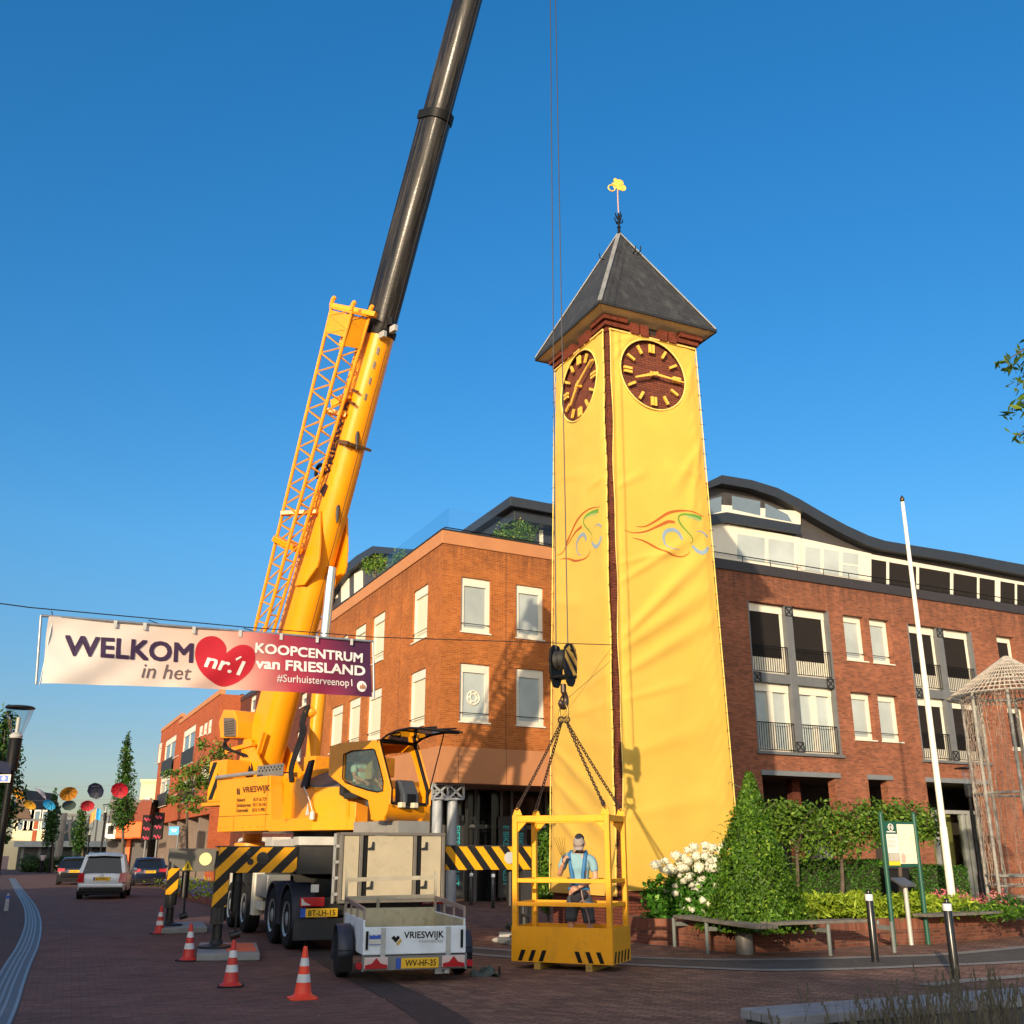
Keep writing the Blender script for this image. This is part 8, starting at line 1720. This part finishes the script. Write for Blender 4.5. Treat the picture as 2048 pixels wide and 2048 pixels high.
a = at_y(1637, 1705, 27.2); t = thing('white_shape', V((a.x, a.y, .4)), 'white board half hidden by leaves of the pleached tree beside the ivy pyramid', 'board'); m = MB(); m.prism([at_y(u, v, 27.2) for u, v in ((1614, 1690), (1640, 1684), (1660, 1692), (1662, 1718), (1640, 1722), (1628, 1712), (1616, 1708))], V((0, .03, 0))); m.build('panel', M('shape_white', '#e9e4d6', .6), t); m = MB(); m.tube(V((a.x, a.y+.04, .4)), a+V((0, .04, 0)), .03); m.build('post', GREYM, t)  # unidentified pale object, drawn as a flat white panel on a post
def hedge(x0, x1, yt, Y, dep, label, n, nm='hedge'):
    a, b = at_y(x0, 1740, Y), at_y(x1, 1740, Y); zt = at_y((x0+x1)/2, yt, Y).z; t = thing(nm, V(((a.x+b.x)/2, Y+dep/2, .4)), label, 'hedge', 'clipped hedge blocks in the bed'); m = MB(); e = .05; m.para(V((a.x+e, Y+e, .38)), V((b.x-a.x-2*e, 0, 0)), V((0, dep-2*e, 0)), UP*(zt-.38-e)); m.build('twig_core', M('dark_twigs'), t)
    P = []; O_ = []; w_ = b.x-a.x
    for fx, k in (((0, -1, 0), w_*(zt-.4)), ((-1, 0, 0), dep*(zt-.4)), ((1, 0, 0), dep*(zt-.4)), ((0, 0, 1), dep*w_)):
        c = int(n*k/(w_*(zt-.4)+2*dep*(zt-.4)+dep*w_)); q = np.stack([RNG.uniform(a.x, b.x, c), RNG.uniform(Y, Y+dep, c), RNG.uniform(.4, zt, c)], 1)
        if fx[1]: q[:, 1] = Y+RNG.normal(0, .03, c)
        elif fx[0]: q[:, 0] = (a.x if fx[0] < 0 else b.x)+RNG.normal(0, .03, c)
        else: q[:, 2] = zt+RNG.normal(0, .025, c)
        P.append(q); O_.append(np.tile(np.array(fx, float), (c, 1)))
    leaves('foliage', np.concatenate(P), .065, LV_HEDGE, t, .2, np.concatenate(O_), .6)
hedge(1600, 1768, 1722, 26.6, .7, 'long clipped hedge block behind the lime ground cover, left of the map board', 5200)
hedge(1815, 1884, 1732, 26.6, .7, 'short clipped hedge block between map board and flagpole', 2400)
hedge(1892, 1934, 1735, 27.0, .8, 'narrow clipped hedge block right of the flagpole', 1800)
a = at_y(1770, 1795, 26.4); b = at_y(1822, 1795, 26.4); t = thing('litter_bin', V(((a.x+b.x)/2, 26.4, .4)), 'black square litter bin in the shade between two hedge blocks', 'bin'); zt = at_y(1795, 1738, 26.4).z; m = MB(); m.para(V((a.x, 26.3, .4)), V((b.x-a.x, 0, 0)), V((0, .5, 0)), UP*(zt-.4)); m.build('body', BLACK, t, bevel=.03); m = MB(); m.para(V((a.x-.02, 26.28, zt)), V((b.x-a.x+.04, 0, 0)), V((0, .54, 0)), UP*.05); m.build('lid', DARKM, t, bevel=.02)
def cover(name, px, Y0, n, size, mat, zc, label=None, amp=.18, sp=(.5, .5)):
    P = []
    for u, v, k in px:
        c = at_y(u, v, Y0+random.uniform(-.15, .15)); P.append(np.stack([RNG.normal(c.x, sp[0]*k, n), RNG.normal(c.y, sp[1]*k, n), np.zeros(n)], 1))
    P = np.concatenate(P); r_ = np.sin(P[:, 0]*5.1)*np.cos(P[:, 1]*4.3)*.06; P[:, 2] = .42+np.abs(RNG.normal(0, 1, len(P)))*0+zc*RNG.uniform(.1, 1, len(P))*(1+r_*3)+r_
    return leaves(name, P, size, mat, None, .5, None, .28, 'stuff')
cover('lime_ground_cover', [(u, 1835, 1) for u in range(1590, 1890, 14)], 22.6, 620, .15, LV_LIME, .38, sp=(.28, .35))
cover('dark_ground_cover', [(u, 1830, 1) for u in list(range(1500, 1620, 20))+list(range(1890, 2100, 22))], 22.9, 260, .12, LV_IVY, .18, sp=(.25, .5))
PINKM = leafmat('pink_petal', '#d9607a', '#ea8f8c', '#f2b09a', .2); cover('pink_flowers', [(u, 1806, 1) for u in range(1842, 2010, 14)], 24.2, 90, .09, PINKM, .42, sp=(.16, .2)); cover('flower_leaves', [(u, 1812, 1) for u in range(1842, 2040, 16)], 24.2, 200, .10, LV_HEDGE, .30, sp=(.2, .25))
# climber on the tower's far left corner, terrace plants
q = at_y(1088, 1800, 26); t = thing('climber', V((q.x, 26, 0)), 'green climber growing up beside the left edge of the tower behind the basket', 'climbing plant'); bb = [B3(1092, v, 26, .22, .25, .42) for v in (1680, 1720, 1755, 1790)]+[B3(1082, 1770, 26, .25, .25, .35), B3(1100, 1640, 26, .10, .12, .4)]; Pp, ow = blob_points(2600, bb, .3); leaves('foliage', Pp, .09, LV_IVY, t, .3, ow, .6); m = MB(); m.tube(V((q.x+.1, 26.05, 0)), at_y(1095, 1650, 26.05), .03); m.build('stem', BARK, t)
LV_TER = leafmat('terrace_leaf', '#3d6a22', '#7f9c34', '#b5a842')
for (u, v, rx, rz, nn, wl__, lb) in ((1032, 1070, .95, .65, 1700, WR, 'bushy green plant behind the glass balustrade on the roof terrace corner'), (752, 1130, .75, .55, 1300, WL, 'round green bush on the roof terrace beside the curved penthouse'), (800, 1120, .40, .55, 500, WL, 'slim light green plant on the roof terrace next to the round bush')):
    c = wl__.at(u, v, -.9); t = thing('terrace_plant', V((c.x, c.y, ZC)), lb, 'plant', 'plants on the roof terrace'); bb = [(tuple(c), (rx, .5, rz)), ((c.x+.3*rx, c.y, c.z+.3*rz), (rx*.6, .4, rz*.6)), ((c.x-.5*rx, c.y, c.z-.2*rz), (rx*.5, .4, rz*.5))]; Pp, ow = blob_points(nn, bb, .2); leaves('foliage', Pp, .13, LV_TER, t, .4, ow*.5, .35); m = MB(); m.tube(V((c.x, c.y, ZC)), c, .05); m.build('stem', BARK, t)
# street trees on the left
def px_tree(u, vb, vt, Y, blobs, n, size, label, tr=.07, mat=LV_DARK, group='street trees on the left'):
    p = at_y(u, vb, Y); p.z = 0; tp_ = at_y(u+2, vt, Y); small_tree('street_tree', p, [p, p.lerp(tp_, .5)+V((.05, 0, 0)), tp_, tp_+UP*.4], [B3(*b) for b in blobs], n, size, mat, label, group=group, tr=tr, dens=.15)
px_tree(372, 1760, 1600, 42, [(365, 1575, 42, .65, .6, .35), (400, 1560, 42, .6, .6, .4), (350, 1600, 42, .55, .5, .22), (395, 1600, 42, .7, .5, .30), (345, 1548, 42, .45, .4, .2), (420, 1530, 42.5, .6, .5, .6), (440, 1505, 42.5, .6, .5, .6), (455, 1540, 43, .6, .5, .5), (405, 1490, 42.5, .35, .4, .3), (390, 1535, 42, .5, .4, .2), (375, 1545, 42, .5, .5, .3), (415, 1570, 42, .5, .5, .4), (385, 1618, 42, .6, .5, .2)], 2500, .14, 'small loose crowned street tree just left of the crane', .06, LV_TREE)
px_tree(244, 1745, 1600, 78, [(254, 1490, 78, .35, .35, 1.0), (252, 1525, 78, .6, .5, 1.1), (252, 1560, 78, .75, .6, 1.2), (248, 1610, 78, 1.0, .8, 1.3), (246, 1640, 78, .8, .7, .9)], 3000, .26, 'tall narrow street tree in front of the slatted house, behind the large red umbrella', .12)
px_tree(104, 1745, 1660, 100, [(108, 1600, 100, .3, .3, 1.0), (104, 1635, 100, .8, .6, 1.6), (100, 1670, 100, .8, .6, 1.2)], 1300, .32, 'small slim street tree far down the street below the sky blue umbrella', .1)
px_tree(163, 1745, 1680, 96, [(164, 1632, 96, .4, .4, 1.2), (160, 1665, 96, .8, .6, 1.4), (158, 1690, 96, .7, .6, .8)], 1300, .30, 'small slim street tree far down the street below the smaller red umbrella', .1)
px_tree(-8, 1745, 1640, 34, [(10, 1455, 34, .35, .4, .8), (6, 1500, 34, .55, .5, .9), (0, 1545, 34, .75, .6, .9), (2, 1590, 34, .75, .6, .9), (-8, 1640, 34, .8, .6, .8), (12, 1625, 34, .3, .4, .3)], 3600, .17, 'green street tree behind the lamp post at the left edge', .09)
q = at_y(4, 1780, 21.5); t = thing('kerb_hedge', V((-18, 36, 0)), 'green hedge along the pavement at the left edge', 'hedge'); bb = [((-.495*y_-.75, y_, .80), (.75, 1.1, .85)) for y_ in (31.5, 33.5, 35.5, 37.5, 39.5, 41.5, 44)]; Pp, ow = blob_points(6500, bb, .6); leaves('foliage', Pp, .10, LV_HEDGE, t, .3, ow, .55); m = MB()
for c, s in bb: m.ball(c, (.6, .9, .7), 8, 6)
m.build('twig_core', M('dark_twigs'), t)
q0 = at_z(66, 1746); t = thing('far_hedge', q0, 'dark green hedge at the end of the street behind the cyclist', 'hedge'); bb = [(tuple(at_y(u, 1722, 104)), (1.2, .8, .9)) for u in (62, 84, 105, 128)]; bb = [((c[0], c[1], .7), s) for c, s in bb]; Pp, ow = blob_points(1800, bb, .5); leaves('foliage', Pp, .3, LV_DARK, t, .3, ow, .55); m = MB()
for c, s in bb: m.ball(c, (1.0, .6, .7), 8, 6)
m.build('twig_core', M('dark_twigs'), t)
# flower bed behind the front outrigger
kb = smooth_line([at_z(*q) for q in ((322, 1778), (360, 1796), (400, 1806), (440, 1816), (500, 1826))]); m = MB(); strip(m, kb, -.06, .06, .22)
kt = thing('bed_edging', kb[8], 'rust red steel edging of the flower bed behind the front outrigger', 'edging'); m = MB(); vs = []
for p in kb: vs += [V((p.x, p.y, 0)), V((p.x, p.y, .24))]
m.add(vs, [[2*i, 2*i+2, 2*i+3, 2*i+1] for i in range(len(kb)-1)]); m.build('plate', M('rust_steel', '#7a3a28', .8), kt, solid=.03)
kb2 = [V((p.x+.2, p.y+.5, 0)) for p in kb]; m = MB(); m.poly([V((p.x, p.y+.05, .18)) for p in kb]+[V((kb[-1].x, kb[-1].y+9, .18)), V((kb[0].x+3, kb[0].y+12, .18))]); m.build('bed_soil', M('dark_soil'), kind='structure')
def bedpts(n, z): i = RNG.integers(0, len(kb), n); b = np.array([list(k) for k in kb])[i]; return b+np.stack([RNG.normal(.2, .5, n), RNG.uniform(.2, 4.5, n), RNG.uniform(.15, z, n)], 1)
leaves('bed_plants', bedpts(2600, .5), .16, LV_LIME, None, .6, None, .3, 'stuff'); leaves('lilac_flowers', bedpts(900, .5), .09, leafmat('lilac_petal', '#6f62b0', '#9385c8', None, .2), None, .2, None, .9, 'stuff')
# foreground: timber bench and dry grasses
a, b = at_z(1563, 2033, .45), at_z(2100, 1990, .45); d = (b-a); d.z = 0; L = d.length+2; d.normalize(); s = V((-d.y, d.x, 0)); fbn = thing('timber_bench', V((a.x+d.x, a.y+d.y, 0)), 'long grey weathered timber bench in the bottom right corner behind dry grasses', 'bench')
TIM = M('silvery_timber', (.23, .23, .24, 1), .75, var=.2, vs=5, bump=.35, bs=22); m = MB()
for k in range(4): m.para(a+s*(k*.135)-UP*.08, d*L, s*.122, UP*.08)
m.each('seat_plank', TIM, fbn, bevel=.012); m = MB(); m.para(V((a.x, a.y, .02))+d*.03+s*.02, d*(L-.1), s*.48, UP*.345)
m.build('base', M('dark_timber', (.07, .068, .07, 1), .8, var=.2), fbn, bevel=.01)
def grasses(n, seed):
    m = MB(); rng = random.Random(seed)
    for k in range(n):
        u = rng.triangular(1560, 2130, 1960); Y = rng.uniform(7.6, 9.6); c = at_y(u, 2080, Y); p = V((c.x, Y, 0)); h = rng.uniform(.25, .62)*(1.15 if u > 1850 else .9)+.12; lean = V((rng.uniform(-.16, .16), rng.uniform(-.1, .1), 0)); tp_ = p+lean+UP*h
        m.path([p, p.lerp(tp_, .5)+lean*-.15, tp_], [.0035, .003, .0016], 3)
        if rng.random() < .6:
            for j in range(5): q = p.lerp(tp_, .80+.04*j); m.ball(q+V((rng.uniform(-.01, .01), 0, 0)), (.008, .008, .018), 4, 3)
    return m
grasses(400, 3).build('dry_grass', M('dry_grass', (.13, .11, .07, 1), .8, var=.35, vs=2), kind='stuff')
nn = 2200; U = RNG.triangular(1700, 2000, 2200, nn); Yv = RNG.uniform(7.4, 9.3, nn); X = (U-1024)/2070*Yv*.85; Pp = np.stack([X, Yv, RNG.uniform(.02, .34, nn)], 1); leaves('low_green_plants', Pp, .07, LV_DARK, None, .3, None, .3, 'stuff')
# tree reaching in from the right
tb_ = V((6.6, 9.6, 0)); t = thing('overhanging_tree', tb_, 'tree outside the right edge whose leafy twigs reach into the sky', 'tree'); m = MB(); m.path(smooth_line([tb_, V((6.5, 9.6, 2)), V((6.6, 9.7, 4.2)), V((6.8, 9.8, 6.4)), V((7.0, 9.8, 8.6))]), [.16-.005*k for k in range(25)], 10)
tw = []
for u, v, Y in ((2006, 725, 10.0), (2032, 772, 10.0), (2016, 822, 10.0), (2030, 872, 10.0), (2046, 700, 10), (2040, 730, 10)):
    e = at_y(u, v, Y); s_ = V((6.8, 9.8, e.z+.5)); mid = s_.lerp(e, .6)+UP*.12; m.path(smooth_line([s_, mid, e], 4), [.03, .026, .022, .018, .014, .010, .008, .006, .004], 5); tw.append((s_, mid, e))
pts = []
for s_, mid, e in tw:
    for k in range(30): f = 1-abs(random.gauss(0, .3)); f = max(.2, f); q = mid.lerp(e, f)+V((random.gauss(0, .045), random.gauss(0, .08), random.gauss(-.02, .045))); pts.append(q)
bb = [((7.7, 9.9, 6.4), (1.2, 1.4, 1.5)), ((7.5, 10, 8.0), (1.1, 1.2, 1.1)), ((7.9, 9.6, 9.0), (1.0, 1.1, .9)), ((8.4, 10.2, 7.2), (1.1, 1.2, 1.2))]; Pb, _o = blob_points(7000, bb, .25)
for c, s in bb: [m.tube(V((6.9, 9.8, c[2]-.8)), V(c)+V((random.uniform(-.8, .8), random.uniform(-.8, .8), random.uniform(-.4, .6))), .03, .008, n=5) for _ in range(4)]
m.build('trunk', BARK, t, smooth=60)
leaves('crown', np.concatenate([np.array([list(q) for q in pts]), Pb]), .14, leafmat('long_leaf', '#2f4d16', '#5f7d26', '#8a9a38', .35), t, .3, None, .30, droop=.9)

nn = 260; Pp = np.stack([RNG.uniform(-3, 9, nn), RNG.uniform(8, 20.5, nn), np.full(nn, .013)], 1); leaves('fallen_leaves', Pp, .05, leafmat('dry_leaf', '#6b5a3a', '#a08c5c', '#c4b890', .1), None, 6, None, .5, 'stuff')
